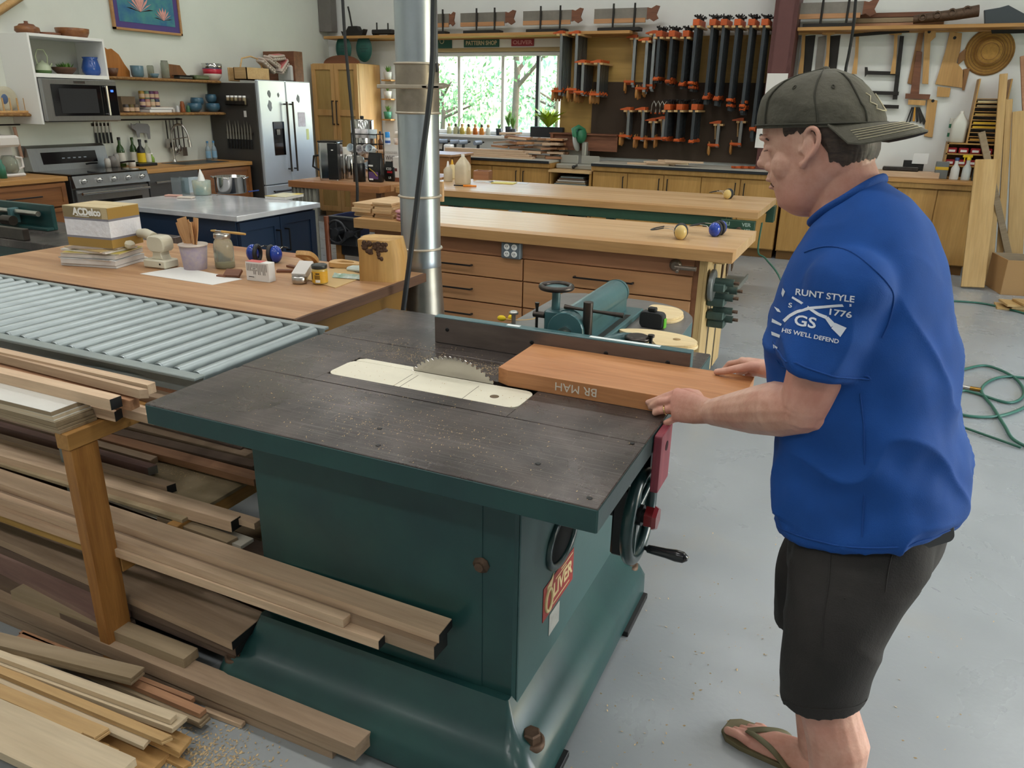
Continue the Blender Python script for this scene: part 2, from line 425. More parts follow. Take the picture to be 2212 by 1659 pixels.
tree('broad pale tree outside the right panes of the back window', -7.6, 26.0, 6.6, 2.4, 1, 5)
tree('leafy tree at the right edge of the window behind the clamps', -4.9, 18.5, 6.0, 1.5, 1, 8)
tree('low distant tree outside the left pane beside the duct', -20.5, 36.0, 3.4, 3.0, 0, 11)
tree('distant green tree low between the left panes', -14.5, 37.0, 3.2, 2.8, 1, 13)
# ------------------------------------------------------------------ cast iron table saw
def iron_top():
    m, n, l, b = newmat('worn_cast_iron_top')
    tc = n.new('ShaderNodeTexCoord')
    def noise(scale, detail=5, st=None, rough=.6, dist=0):
        t = n.new('ShaderNodeTexNoise'); t.inputs['Scale'].default_value = scale; t.inputs['Detail'].default_value = detail; t.inputs['Roughness'].default_value = rough; t.inputs['Distortion'].default_value = dist
        if st:
            mp = n.new('ShaderNodeMapping'); mp.inputs['Scale'].default_value = st; l.new(tc.outputs['Object'], mp.inputs[0]); l.new(mp.outputs[0], t.inputs[0])
        else: l.new(tc.outputs['Object'], t.inputs[0])
        return t.outputs[0]
    def rng(x, a, b_, c=0, d=1):
        r = n.new('ShaderNodeMapRange'); r.inputs[1].default_value = a; r.inputs[2].default_value = b_; r.inputs[3].default_value = c; r.inputs[4].default_value = d; l.new(x, r.inputs[0]); return r.outputs[0]
    def mix(f, a, b_):
        x = n.new('ShaderNodeMix'); x.data_type = 'RGBA'; l.new(f, x.inputs[0])
        for i, c in ((6, a), (7, b_)):
            if isinstance(c, str): x.inputs[i].default_value = hexc(c)
            else: l.new(c, x.inputs[i])
        return x.outputs[2]
    c = mix(rng(noise(3.2, 6, dist=.8), .35, .65), '#383230', '#5d5450')
    c = mix(rng(noise(1, 4, (3, 160, 1), .7), .52, .75, 0, .45), c, '#8d8784')      # scratches along the feed
    c = mix(rng(noise(1, 3, (120, 14, 1), .7), .62, .78, 0, .3), c, '#9b9591')
    c = mix(rng(noise(420, 2), .70, .74, 0, .6), c, '#c9b899')            # clinging dust
    l.new(c, b.inputs['Base Color']); setp(b, Metallic=.45)
    l.new(rng(noise(5, 6, dist=.5), .3, .7, .22, .42), b.inputs['Roughness'])
    bp = n.new('ShaderNodeBump'); bp.inputs['Strength'].default_value = .12; bp.inputs['Distance'].default_value = .002
    l.new(noise(1, 3, (4, 220, 1)), bp.inputs['Height']); l.new(bp.outputs[0], b.inputs['Normal'])
    return m
M_iron = iron_top()
M_green = mat('machine_green_enamel', '#1e4643', .36, col2='#183a3b', scale=5, bump=.05, bscale=25, coat=.2)
M_green2 = mat('machine_green_light', '#3f6468', .4, col2='#345659', scale=6, bump=.04, bscale=30, coat=.2)
M_green3 = mat('machine_green_dark', '#233f3e', .32, col2='#1c3335', scale=5, coat=.35)
M_steel = mat('bright_steel', '#b9b6b1', .28, 1, var=.06, scale=20)
M_dsteel = mat('dark_steel', '#4a4440', .35, .9, var=.15, scale=20)
M_black = mat('black_metal', '#1c1c1d', .4, .2)
M_rust = mat('rusty_bolt', '#5d4a3c', .6, .5, var=.25, scale=40)
TX0, TX1, TY0, TY1, TZ = -1.652, -.40, 1.31, 2.448, .88
saw = thing('table_saw', 'old green cast iron table saw with dark scratched iron top', 'table saw', (-1.02, 1.85, 0))
# top: three strips with the two mitre slots between them, then the slot fillers
SL = [(1.638, 1.662), (2.028, 2.052)]
mb = MB(); ys = [TY0, SL[0][0], SL[0][1], SL[1][0], SL[1][1], TY1]
IX0, IX1, IY0, IY1 = -1.383, -.768, 1.722, 1.888
mb.bx(TX0, TX1, ys[0], ys[1], TZ-.03, TZ, .0015); mb.bx(TX0, TX1, ys[4], ys[5], TZ-.03, TZ, .0015)
mb.bx(TX0, IX0, ys[2], ys[3], TZ-.03, TZ, .0015); mb.bx(IX1, TX1, ys[2], ys[3], TZ-.03, TZ, .0015)
mb.bx(IX0, IX1, ys[2], IY0, TZ-.03, TZ); mb.bx(IX0, IX1, IY1, ys[3], TZ-.03, TZ)
mb.build('table_top', M_iron, saw, True)
for a, b_ in SL: MB().bx(TX0+.004, TX1-.001, a+.0015, b_-.0015, TZ-.03, TZ-.0012).build('mitre_slot_bar', M_iron, saw, True)
mb = MB(); mb.bx(TX0, TX1, TY0-.0015, TY0+.02, TZ-.058, TZ-.003, .002); mb.bx(TX0, TX1, TY1-.02, TY1, TZ-.058, TZ-.003, .002)
mb.bx(TX0-.0015, TX0+.02, TY0, TY1, TZ-.058, TZ-.003, .002); mb.bx(TX1-.02, TX1+.0015, TY0, TY1, TZ-.058, TZ-.003, .002)
mb.bx(TX0+.02, TX1-.02, TY0+.02, TY1-.02, TZ-.045, TZ-.031)
mb.build('table_apron', M_green, saw, True)
for (hx, hy) in ((-1.012, 1.449), (-.96, 1.366), (-.587, 1.445), (-.43, 1.65), (-.43, 1.345)):
    MB().lathe([(.0065, 0), (.0065, .0008), (.004, .0008)], 12, c=(hx, hy, TZ)).build('bolt_hole', M_black, saw, True)
M_insert = mat('cream_throat_plate', '#ded8c4', .45, var=.04, scale=12)
mb = MB(); mb.prism(rrect(IX0, IX1, IY0, 1.858, .03, 4), TZ-.006, TZ+.0006); mb.build('throat_plate', M_insert, saw, True)
mb = MB(); mb.prism([(IX0+.01, 1.8595), (-1.175, 1.8595), (-1.175, IY1), (IX0+.03, IY1), (IX0+.012, IY1-.012)], TZ-.006, TZ+.0006); mb.build('throat_plate', M_insert, saw, True)
MB().lathe([(.013, 0), (.013, .001), (.009, .001)], 16, c=(-.857, 1.776, TZ)).build('finger_hole', mat('hole_brown', '#6b5a45', .8), saw, True)
M_pen = mat('pencil_line', '#5b564c', .8)
for x0 in (-1.15, -1.13, -.93): MB().box((x0, 1.775, TZ+.0008), (.0012, .11, .0004), R=(0, 0, .04)).build('pencil_mark', M_pen, saw, True)
# blade with teeth
bc = V((-1.035, 1.862, .747)); br = .196; out = []
for k in range(72):
    a = 2*PI*k/72
    for rr, da in ((br-.009, 0), (br-.002, .25), (br, .6), (br-.008, .8)):
        t = a+da*2*PI/72; out.append((bc.x+rr*math.cos(t), bc.z+rr*math.sin(t)))
mb = MB(); mb.prism(out, bc.y-.0015, bc.y+.0015, 'xz')
mb.build('saw_blade', mat('blade_steel', '#b4b0ab', .22, 1, var=.08, scale=9), saw, True, 'bright steel circular blade')
# rip fence
fen = MB()
FY = 2.146
fen.prism([(FY, TZ+.0005), (FY, TZ+.088), (FY+.006, TZ+.09), (FY+.03, TZ+.09), (FY+.034, TZ+.086), (FY+.036, TZ+.03), (FY+.085, TZ+.016), (FY+.09, TZ+.0005)], -1.258, -.405, 'yz')
f = fen.build('rip_fence', M_green2, saw, True)
MB().bx(-1.257, -.406, FY-.003, FY, TZ+.002, TZ+.086).build('fence_face', mat('fence_face_steel', '#6a5f5a', .38, .5, var=.15, scale=7, stretch=(1, 1, 6)), f, True, 'brown worn steel face')
for hx in (-1.21, -.905, -.66, -.47): MB().lathe([(.007, 0), (.007, .0012), (.003, .0012)], 12, M=Matrix.Translation((hx, FY-.003, TZ+.05)) @ Matrix.Rotation(PI/2, 4, 'X')).build('screw_hole', M_black, f, True)
for a, b_ in ((-1.0, -.955), (-.72, -.5)): MB().bx(a, b_, FY+.008, FY+.024, TZ+.09, TZ+.0908).build('ruler_tape', mat('white_tape', '#dfe5e4', .5), f, True)
# rear table wing with round end, then the fence carriage that stands on it
ow = [(-1.135, TY1+.004), (-1.135, 3.02), (-1.05, 3.06), (-.80, 3.06)]+[(-.80+.26*math.sin(math.radians(a)), 2.80+.26*math.cos(math.radians(a))) for a in range(10, 100, 12)]+[(-.535, 2.6), (-.55, TY1+.004)]
MB().prism(ow[::-1], TZ-.004, TZ, 'xy').build('rear_table', mat('grey_iron', '#6f6c69', .42, .3, var=.12, scale=14, bump=.05), saw, True)
MB().prism(ow[::-1], TZ-.09, TZ-.0042, 'xy').build('rear_table_rim', M_green2, saw, True)
car = MB(); car.bx(-.905, -.735, 2.245, 2.84, TZ, TZ+.022, .003); car.bx(-.90, -.745, 2.24, 2.31, TZ+.02, TZ+.05, .004)
c0 = car.build('fence_carriage', M_green2, saw, True)
MB().prism([(-.90, TZ+.02), (-.775, TZ+.02), (-.775, TZ+.065)]+[(-.8375+.0625*math.cos(math.radians(a)), TZ+.065+.0625*math.sin(math.radians(a))) for a in range(0, 181, 15)], 2.255, 2.30, 'xz', b=.004).build('end_plate', M_green2, c0, True)
mb = MB(); mb.cyl((-.8375, 2.295, TZ+.082), (-.8375, 2.79, TZ+.082), .05, n=28); mb.bx(-.885, -.79, 2.3, 2.79, TZ+.02, TZ+.08); mb.cyl((-.8375, 2.79, TZ+.082), (-.8375, 2.82, TZ+.082), .052, .047, 28)
mb.build('cylinder', M_green2, c0, True)
MB().cyl((-.8375, 2.2555, TZ+.06), (-.8375, 2.24, TZ+.06), .024, n=6).cyl((-.8375, 2.245, TZ+.06), (-.8375, 2.222, TZ+.06), .009, n=12).build('hex_nut', M_steel, c0, True)
MB().bx(-.772, -.75, 2.36, 2.72, TZ+.0215, TZ+.0225).build('slot', M_dsteel, c0, True)
mb = MB(); mb.cyl((-.772, 2.285, TZ+.02), (-.772, 2.285, TZ+.165), .016, n=20); mb.lathe([(.025, 0), (.025, .018), (.02, .024)], 20, c=(-.772, 2.285, TZ+.03)); mb.build('clamp_post', M_dsteel, c0, True)
MB().tube([(-.85, 2.275, TZ+.143), (-.815, 2.28, TZ+.14), (-.73, 2.295, TZ+.134), (-.66, 2.305, TZ+.13)], [.008, .0055, .0055, .009], 10).build('tommy_bar', M_dsteel, c0, True)
hx, hy, hz = -.895, 2.315, TZ+.195
mb = MB(); mb.tube([(hx+.05*math.cos(a*PI/14), hy+.05*math.sin(a*PI/14), hz) for a in range(28)], .0095, 10, closed=True); mb.build('handwheel_rim', M_dsteel, c0, True)
mb = MB(); mb.lathe([(.047, -.004), (.03, .002), (.012, .004), (0, .004)], 24, c=(hx, hy, hz)); mb.cyl((hx, hy, hz-.075), (hx, hy, hz), .014, n=16); mb.bx(hx-.03, hx+.035, hy-.03, hy+.03, TZ+.03, TZ+.12, .006); mb.build('handwheel_stem', M_green2, c0, True)
mb = MB(); mb.cyl((hx-.07, hy-.02, TZ+.1), (hx-.03, hy-.02, TZ+.1), .011, n=12); mb.tube([(hx-.058, hy-.022, TZ+.14), (hx-.058, hy-.022, TZ+.12), (hx-.058, hy-.022, TZ+.05), (hx-.06, hy-.024, TZ+.015)], [.008, .005, .005, .007], 8); mb.build('lock_lever', M_dsteel, c0, True)
MB().lathe([(.008, 0), (.008, .035), (.017, .037), (.018, .044), (.012, .048)], 18, c=(-1.12, 2.475, TZ)).build('stop_pin', M_steel, saw, True)
# protractor casting right of the carriage
mb = MB(); mb.tube([(-.735, 2.30, TZ+.018), (-.72, 2.36, TZ+.018), (-.69, 2.41, TZ+.018), (-.66, 2.42, TZ+.018), (-.63, 2.40, TZ+.018)], .016, 8, flat=1.6); mb.build('index_arm', M_green2, saw, True)
mb = MB(); mb.lathe([(.026, 0), (.026, .045), (.042, .047), (.042, .055), (.03, .06)], 22, c=(-.62, 2.345, TZ)); mb.cyl((-.575, 2.345, TZ), (-.575, 2.345, TZ+.06), .006, n=10); mb.lathe([(.011, 0), (.011, .008)], 10, c=(-.575, 2.345, TZ+.06)); mb.build('index_post', M_dsteel, saw, True)
# cabinet and flared base
CX0, CX1, CY0, CY1 = -1.405, -.618, 1.412, 2.24
mb = MB(); mb.bx(CX0, CX1, CY0, CY1, .16, TZ-.045, .008); cab = mb.build('cabinet', M_green, saw, True)
MB().bx(CX1-.001, CX1+.004, CY0+.01, CY1-.005, .2, TZ-.058, .002).build('side_panel', mat('machine_green_grey', '#3f5a5a', .42, var=.06, scale=5, bump=.04, bscale=20), cab, True)
MB().bx(CX0+.02, CX1-.09, CY0-.003, CY0+.001, .2, TZ-.1, .001).build('front_panel', M_green, cab, True)
rings = []
for z, of, r in ((.02, .0, .05), (.085, .0, .06), (.115, -.012, .06), (.15, -.05, .04), (.18, -.085, .02), (.24, -.11, .01)):
    x0, x1, y0, y1 = -1.515-of*.9, -.515+of, 1.275-of*1.05, 2.35+of
    rings.append([(p[0], p[1], z) for p in rrect(x0, x1, y0, y1, r, 4)])
MB().loft(rings).build('base_casting', M_green, saw, True)
for bx_, by_, bz_ in ((-.562, 1.40, .135), (-.57, 2.27, .132), (-1.46, 1.33, .122)):
    MB().lathe([(.034, -.01), (.034, .004), (.028, .006)], 20, c=(bx_, by_, bz_)).lathe([(.024, .004), (.024, .026), (.02, .03)], 6, smooth=False, c=(bx_, by_, bz_)).build('anchor_bolt', M_rust, saw, True)
for y0, y1 in ((1.36, 1.52), (2.06, 2.3)): MB().bx(-.62, -.50, y0, y1, 0, .02, .002).build('foot_plate', M_black, saw, True)
for y0, y1 in ((1.36, 1.52), (2.06, 2.3)): MB().bx(-1.5, -1.38, y0, y1, 0, .02, .002).build('foot_plate', M_black, saw, True)
# oval hand hole, name plates
hole = [(1.695+.1*math.cos(2*PI*k/24), .545+.07*math.sin(2*PI*k/24)) for k in range(24)]
mb = MB(); mb.tube([(CX1+.006, p[0], p[1]) for p in hole], .011, 8, closed=True); mb.build('hand_hole_rim', M_green3, cab, True)
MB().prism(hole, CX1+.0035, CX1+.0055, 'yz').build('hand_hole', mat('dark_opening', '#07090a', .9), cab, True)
M_red = mat('sign_red', '#8f2f2b', .5, var=.08, scale=10); M_cream = mat('sign_cream', '#cdb98a', .5); M_plate = mat('aluminium_plate', '#b8b8b2', .4, .4, var=.12, scale=50)
PX = CX1+.0045; Fs = lambda y, z, dx=.0: frame((PX+.002+dx, y, z), (0, 1, 0), (0, 0, 1))
pl = MB().bx(PX, PX+.0015, 1.575, 1.80, .352, .457, .0005).build('name_plate', M_red, cab, True, 'red maker plate with cream lettering')
text('LIVER', Fs(1.715, .405), M_cream, pl, .062, bold=.002, depth=.0003, width=.145)
mb = MB(); mb.tube([(PX+.002, 1.612+.022*math.cos(2*PI*k/20),   .402+.034*math.sin(2*PI*k/20)) for k in range(20)], .0055, 6, closed=True); mb.prism([(1.6, .429), (1.6, .45), (1.628, .456), (1.645, .469), (1.64, .449), (1.632, .432)], PX+.0012, PX+.0022, 'yz'); mb.build('lettering', M_cream, pl, True)
for z, y0, y1 in ((.444, 1.70, 1.79), (.435, 1.66, 1.74), (.365, 1.645, 1.77)): MB().bx(PX+.001, PX+.002, y0, y1, z, z+.004).build('lettering', M_cream, pl, True)
MB().bx(PX, PX+.0015, 1.625, 1.70, .275, .343, .0005).build('serial_plate', M_plate, cab, True, 'small aluminium serial plate')
MB().lathe([(.022, 0), (.022, .004), (.012, .006), (.012, .016)], 8, M=Matrix.Translation((-.711, CY0, .6)) @ Matrix.Rotation(PI/2, 4, 'X')).build('bolt', M_rust, cab, True)
# tilt handwheel on the right side
wc = V((-.425, 1.765, .628)); wr = .118
hw = MB(); hw.tube([(wc.x, wc.y+wr*math.cos(2*PI*k/36), wc.z+wr*math.sin(2*PI*k/36)) for k in range(36)], .0165, 12, closed=True)
h0 = hw.build('handwheel', M_green3, saw, True)
mb = MB()
for k in range(5):
    a = 2*PI*k/5+.5; mb.tube([(wc.x-.012, wc.y+.02*math.cos(a), wc.z+.02*math.sin(a)), (wc.x-.006, wc.y+wr*.5*math.cos(a), wc.z+wr*.5*math.sin(a)), (wc.x, wc.y+wr*.97*math.cos(a), wc.z+wr*.97*math.sin(a))], [.013, .01, .009], 8)
mb.build('spokes', M_green3, h0, True)
MB().cyl((CX1, wc.y, wc.z), (wc.x+.02, wc.y, wc.z), .019, n=16).cyl((wc.x-.03, wc.y, wc.z), (wc.x+.01, wc.y, wc.z), .028, n=16).build('hub', M_black, h0, True)
MB().cyl((wc.x+.018, wc.y, wc.z), (wc.x+.045, wc.y, wc.z), .03, n=6, smooth=False).cyl((wc.x+.04, wc.y, wc.z), (wc.x+.05, wc.y, wc.z), .036, .03, n=6, smooth=False).build('lock_knob', mat('red_lacquer', '#7c1f22', .3, coat=.4), h0, True, 'dark red lock knob')
hp = V((wc.x, wc.y+.03, wc.z-wr+.004))
MB().lathe([(.006, 0), (.006, .02), (.011, .024), (.012, .04), (.0135, .075), (.0165, .1), (.0155, .12), (.007, .132), (0, .133)], 16, M=Matrix.Translation(hp) @ Matrix.Rotation(PI/2, 4, 'Y')).build('crank_handle', mat('black_handle', '#26282a', .25, .3, coat=.4), h0, True)
MB().bx(-.485, -.445, wc.y-.05, wc.y-.02, wc.z-.11, wc.z+.09, .006).build('bracket', M_black, saw, True)
MB().bx(-.6, -.415, 1.79, 1.9, .72, .815, .008).build('switch_box', M_black, saw, True)
# push block hanging from the table edge
pb = thing('push_block', 'dark red wooden push block with round hole hung on the saw edge', 'push block', (-.388, 1.8, .72))
o_ = rrect(1.735, 1.845, .715, .872, .004, 2)
MB().prism(o_, -.397, -.377, 'yz', b=.002).build('block', wood('purpleheart', '#93404d', '#6d2733', 'z', 20), pb, True)
MB().lathe([(.013, 0), (.013, .001)], 18, M=Matrix.Translation((-.377, 1.795, .825)) @ Matrix.Rotation(PI/2, 4, 'Y')).build('hole', mat('hole_dark_red', '#2c0f14', .9), pb, True)
# the workpiece
wp = thing('mahogany_board', 'thick red-brown mahogany board being pushed into the blade', 'board', (-.55, 2.0, TZ+.001))
mb = MB(); mb.prism([(-.897, 1.885), (-.86, 1.869), (-.222, 1.869), (-.222, 2.141), (-.897, 2.141)], TZ+.001, TZ+.047, b=.001)
mb.build('plank', wood('mahogany', '#bd8558', '#a56c40', 'x', 16, .5), wp, True)
text('BR MAH', frame((-.655, 1.8682, TZ+.026), (-1, 0, 0), (0, 0, -1)), mat('chalk', '#d8cfc0', .9), wp, .034, depth=.0003, width=.12)
# templates and tape measure on the rear table
M_birch = wood('pale_plywood', '#dcc79b', '#cdb486', 'x', 10, .6, .06)
def template(label, pts, z, grp=None):
    o = thing('plywood_template', label, 'template', (*[sum(p[i] for p in pts)/len(pts) for i in (0, 1)], z))
    sp = spline([(p[0], p[1], 0) for p in pts], 5, True)
    for k in range(2):
        MB().prism([(p.x+.004*k, p.y-.006*k) for p in sp], z+.0092*(1-k), z+.0092*(1-k)+.009, 'xy', b=.0008).build('plywood_layer', M_birch, o, True)
    return o
tp = template('curved pale plywood template with a hole beside the index post', [(-.735, 2.53), (-.655, 2.575), (-.56, 2.575), (-.49, 2.55), (-.455, 2.50), (-.475, 2.45), (-.53, 2.42), (-.57, 2.41), (-.6, 2.45), (-.68, 2.49)], TZ)
MB().lathe([(.013, 0), (.013, .0008), (.0, .0008)], 16, c=(-.525, 2.5, TZ+.0185)).build('hole', mat('hole_tan', '#9c8157', .8), tp, True)
template('rounded pale plywood template half hidden by the fence carriage', [(-.725, 2.86), (-.78+.06, 2.94), (-.63, 2.93), (-.585, 2.86), (-.6, 2.77), (-.66, 2.745), (-.71, 2.8)], TZ)
tm = thing('tape_measure', 'black tape measure with a green tab on the rear saw table', 'tape measure', (-.655, 2.67, TZ), -.1)
MB().prism(rrect(-.045, .045, 0, .06, .016, 4), -.018, .018, 'xz', b=.004).build('case', mat('black_rubber', '#202224', .55), tm)
MB().bx(-.018, .012, -.012, .012, .06, .075, .003).build('thumb_lock', M_black, tm)
MB().bx(.045, .05, -.012, .012, .004, .04, .002).build('end_hook', mat('lime_green', '#5fae2e', .4), tm)
ey = thing('ear_plugs', 'yellow corded ear plugs beside the stop pin', 'ear plugs', (-1.17, 2.5, TZ-.005))
mb = MB(); mb.ball((-.01, .0, .012), (.018, .011, .011), 10); mb.ball((.015, .03, .012), (.011, .017, .011), 10); mb.build('plug', mat('foam_yellow', '#e2c21f', .7), ey)
mb = MB(); mb.tube(spline([(.0, .0, .01), (.05, .03, .004), (.09, .08, .004), (.06, .14, .004)], 6), .003, 6); mb.build('cord', mat('cord_tan', '#c9a25f', .7), ey)
# ------------------------------------------------------------------ roller conveyor
M_grey = mat('grey_enamel', '#8f9896', .42, col2='#7d8786', scale=5, bump=.03)
M_roll = mat('galvanised_roller', '#97a1a2', .36, .5, var=.08, scale=9)
cv = thing('roller_conveyor', 'grey steel roller conveyor at the left end of the saw table', 'conveyor', (-2.7, 1.83, 0))
for nm, y0, y1 in (('near', 1.505, 1.545), ('far', 2.095, 2.125)):
    mb = MB(); mb.bx(-3.75, -1.68, y0, y1, .872, .882, .002)
    yy = y0 if nm == 'far' else y1-.006
    mb.bx(-3.75, -1.68, (y0 if nm == 'far' else y1-.006), (y0+.006 if nm == 'far' else y1), .79, .874)
    mb.bx(-3.75, -1.68, y0, y1, .784, .79)
    mb.build('side_rail', M_grey, cv, True)
rx = -1.722; k = 0
roll_me = None
while rx > -3.72:
    if roll_me is None:
        mb = MB(); mb.cyl((0, 1.556, 0), (0, 2.086, 0), .0242, n=20, caps=False); mb.cyl((0, 1.552, 0), (0, 1.558, 0), .0215, .0242, 20); mb.cyl((0, 2.09, 0), (0, 2.084, 0), .0215, .0242, 20)
        mb.cyl((0, 1.545, 0), (0, 2.094, 0), .006, n=8)
        mb.v = [tuple(V(p)-V((0, 1.83, 0))) for p in mb.v]
        roll_me = mb.mesh('roller', M_roll)
    o = bpy.data.objects.new('roller', roll_me); COL.objects.link(o); kid(o, cv); o.location = (rx+2.7, 0, .862)
    rx -= .0772
for lx in (-3.45, -2.35):
    for ly in (1.53, 2.11): MB().bx(lx-.02, lx+.02, ly-.012, ly+.012, 0, .785, .003).build('leg', M_grey, cv, True)
for ly in (1.525, 2.11): MB().bx(-3.45, -2.35, ly-.01, ly+.01, .09, .12).build('stretcher', M_grey, cv, True)
# ------------------------------------------------------------------ lumber rack and its boards
M_fir = wood('fir_framing', '#a9763a', '#8a5a28', 'z', 26, .55, .04, ring=.9)
M_firY = wood('fir_beam', '#b5874a', '#9c7038', 'y', 12, .6, .04)
M_firX = wood('fir_rail', '#b08a45', '#95722f', 'x', 12, .6, .04)
M_maple = wood('rough_maple', '#cfb496', '#b99a7e', 'x', 12, .7, .08)
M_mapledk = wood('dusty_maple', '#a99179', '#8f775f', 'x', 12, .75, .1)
M_cherry = wood('cherry_strip', '#b08462', '#8f6448', 'x', 14, .65, .1)
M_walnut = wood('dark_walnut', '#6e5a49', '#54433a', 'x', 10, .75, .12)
M_taupe = wood('taupe_plywood', '#a08d72', '#877458', 'x', 8, .7, .06)
M_pale = wood('pale_birch', '#d2c0a2', '#c4af90', 'x', 9, .6, .07)
M_honey = wood('honey_birch', '#caa877', '#b99562', 'x', 9, .6, .06)
M_pine = wood('pine', '#c9a26c', '#b38a54', 'x', 9, .6, .06)
M_purple = wood('purpleheart_board', '#8a6f63', '#74564f', 'x', 12, .7, .06)
M_endp = mat('black_end_paint', '#17191a', .6)
M_mel = mat('white_melamine', '#d3d1cb', .35, var=.04, scale=9)
rk = thing('lumber_rack', 'yellow fir lumber rack standing left of the green saw', 'rack', (-2.9, 1.6, 0))
PXa, PXb = -1.897, -1.857
for x0 in (PXa, -3.45):
    MB().bx(x0, x0+.04, 1.222, 1.305, 0, .735, .002).build('post', M_fir, rk, True)
    MB().bx(x0, x0+.04, 1.97, 2.05, 0, .735, .002).build('post', M_fir, rk, True)
    MB().bx(x0-.004, x0+.044, 1.215, 2.06, .737, .785, .002).build('top_beam', M_firY, rk, True)
    MB().bx(x0, x0+.04, 1.308, 2.05, .30, .355, .002).build('lower_beam', M_firY, rk, True)
MB().bx(-3.5, -1.9, 1.309, 1.325, .325, .356, .002).build('front_rail', M_firX, rk, True)
MB().bx(-3.5, -1.735, 1.44, 2.06, .43, .442, .001).build('shelf_panel', mat('dusty_plywood', '#8d7c5e', .8, col2='#a08f72', scale=12), rk, True)
MB().bx(-1.778, -1.735, 1.42, 2.06, .385, .43, .002).build('shelf_beam', M_firY, rk, True)
MB().bx(-3.4, -3.36, 1.42, 2.06, .355, .43, .002).build('shelf_beam', M_firY, rk, True)
def plank(label, nr, zt, t, m, nl=None, fr=None, w=None, L=2.2, end=None, name='board', cat='board', yaw=None, group=None, layers=1):
    """a board lying flat: near right top corner, a point on the near top edge further left, width from the far right corner"""
    a = G(*nr, zt)
    d = (G(*nl, zt)-a).normalized() if nl else V((-math.cos(yaw or 0), -math.sin(yaw or 0), 0))
    nrm = V((-d.y, d.x, 0)); nrm = nrm if nrm.y > 0 else -nrm
    if fr: w = max(.012, abs((G(*fr, zt)-a).dot(nrm)))
    ang = math.atan2(-d.y, -d.x)
    o = thing(name, label, cat, (a.x, a.y, zt-t), ang, group)
    cut = 0
    if fr:
        cut = (G(*fr, zt)-a).dot(-d); cut = max(-.05, min(.05, cut))
    h = t/layers
    for k in range(layers):
        z0 = h*k+.0004*(k > 0); j = 0 if layers == 1 else random.uniform(-.004, .004)
        MB().prism([(-L, 0), (j, 0), (cut+j, w), (-L, w)], z0, h*(k+1), 'xy', b=min(.0012, h*.3)).build('plank' if layers == 1 else 'ply_strip', m, o)
    if end:
        MB().prism([(.0008, .0005), (.0014, .0005), (cut+.0014, w-.0005), (cut+.0008, w-.0005)], .0008, t-.0008, 'xy').build('painted_end', end, o, label='black painted end grain')
    return o
# top of the rack
zz = .7855
for k in range(6):
    t_ = (.009, .006, .012, .006, .009, .0115)[k]
    o = thing('plywood_sheet', ['lowest thin plywood sheet of the stack on the rack corner', 'second thin plywood sheet from the bottom of the rack corner stack', 'thick plywood sheet in the middle of the rack corner stack', 'thin white edged sheet above the middle of the rack stack', 'white edged sheet just under the top white panel', 'white melamine panel on top of the stack at the rack corner'][k], 'plywood', (-1.885, 1.2, zz), .006*(k-3))
    w0 = .012 - .004*k
    MB().bx(-1.3, w0, .012, .012+.112, 0, t_).build('sheet', M_taupe if k not in (3, 4) else M_pale, o)
    if k >= 3: MB().bx(-1.3, w0, .012, .012+.112, t_, t_+.0008).build('white_face', M_mel, o)
    zz += t_+.0012
plank('short black-ended offcut wedged under the thicker board on the rack', (246, 890), .822, .03, M_maple, fr=(262, 880), L=.12, end=M_endp)
plank('maple board with bark edge and black painted end on top of the rack', (236, 863), .878, .032, M_maple, (0, 806), fr=(261, 854), L=1.2, end=M_endp)
plank('thin cherry strip lying behind the black-ended board on the rack', (280, 866), .862, .03, M_cherry, (0, 792), fr=(299, 857), L=1.2)
plank('pale maple stick with square end lying askew on the rack', (299, 842), .895, .026, M_maple, (12, 770), fr=(319, 841), L=.92)
plank('palest maple stick tilted on top of the rack near the rollers', (318, 832), .902, .03, M_maple, (52, 772), fr=(335, 825), L=.9)
plank('grey aluminium strip lying against the conveyor rail', (341, 816), .84, .012, M_grey, (0, 768), w=.018, L=1.3, name='metal_strip', cat='strip')
plank('pinkish board half hidden under the conveyor rail on the rack', (300, 815), .826, .025, M_cherry, (0, 756), w=.06, L=1.4)
plank('light board running from the rack under the saw table corner', (330, 900), .813, .026, M_maple, (200, 866), w=.045, L=.9)
plank('brown board under the saw table corner behind the lighter one', (420, 880), .808, .022, M_mapledk, (200, 826), w=.06, L=1.0)
plank('thin stick across the gap between the rack and the rollers', (400, 852), .815, .02, M_cherry, (250, 815), w=.03, L=.9)
# shelf level
plank('thick strip with black end overhanging the shelf beside the saw', (498, 1127), .468, .036, M_maple, (208, 1044), w=.04, L=1.9, end=M_endp)
plank('long narrow strip reaching from the shelf to the saw cabinet', (549, 1131), .462, .02, M_maple, (203, 1028), w=.03, L=2.0)
plank('strip with black end standing on the dusty shelf', (359, 1050), .478, .03, M_mapledk, (194, 1003), fr=(379, 1043), L=1.8, end=M_endp)
plank('reddish strip with grey end on the dusty shelf', (318, 1011), .478, .03, M_purple, (194, 976), fr=(339, 1004), L=1.8, end=mat('grey_end_paint', '#7d7b75', .7))
plank('strip with a split red end at the back of the dusty shelf', (324, 995), .474, .022, M_mapledk, (191, 958), fr=(340, 986), L=1.8)
plank('long pale board running from the shelf to the saw cabinet', (548, 1036), .474, .025, M_cherry, (199, 943), w=.05, L=2.2)
plank('brown strip behind the long pale board on the shelf', (545, 1008), .478, .03, M_walnut, (260, 940), w=.045, L=2.1)
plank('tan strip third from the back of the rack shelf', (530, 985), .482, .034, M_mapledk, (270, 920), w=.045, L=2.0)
plank('dark strip second from the back of the rack shelf', (520, 968), .49, .04, M_walnut, (290, 908), w=.05, L=2.0)
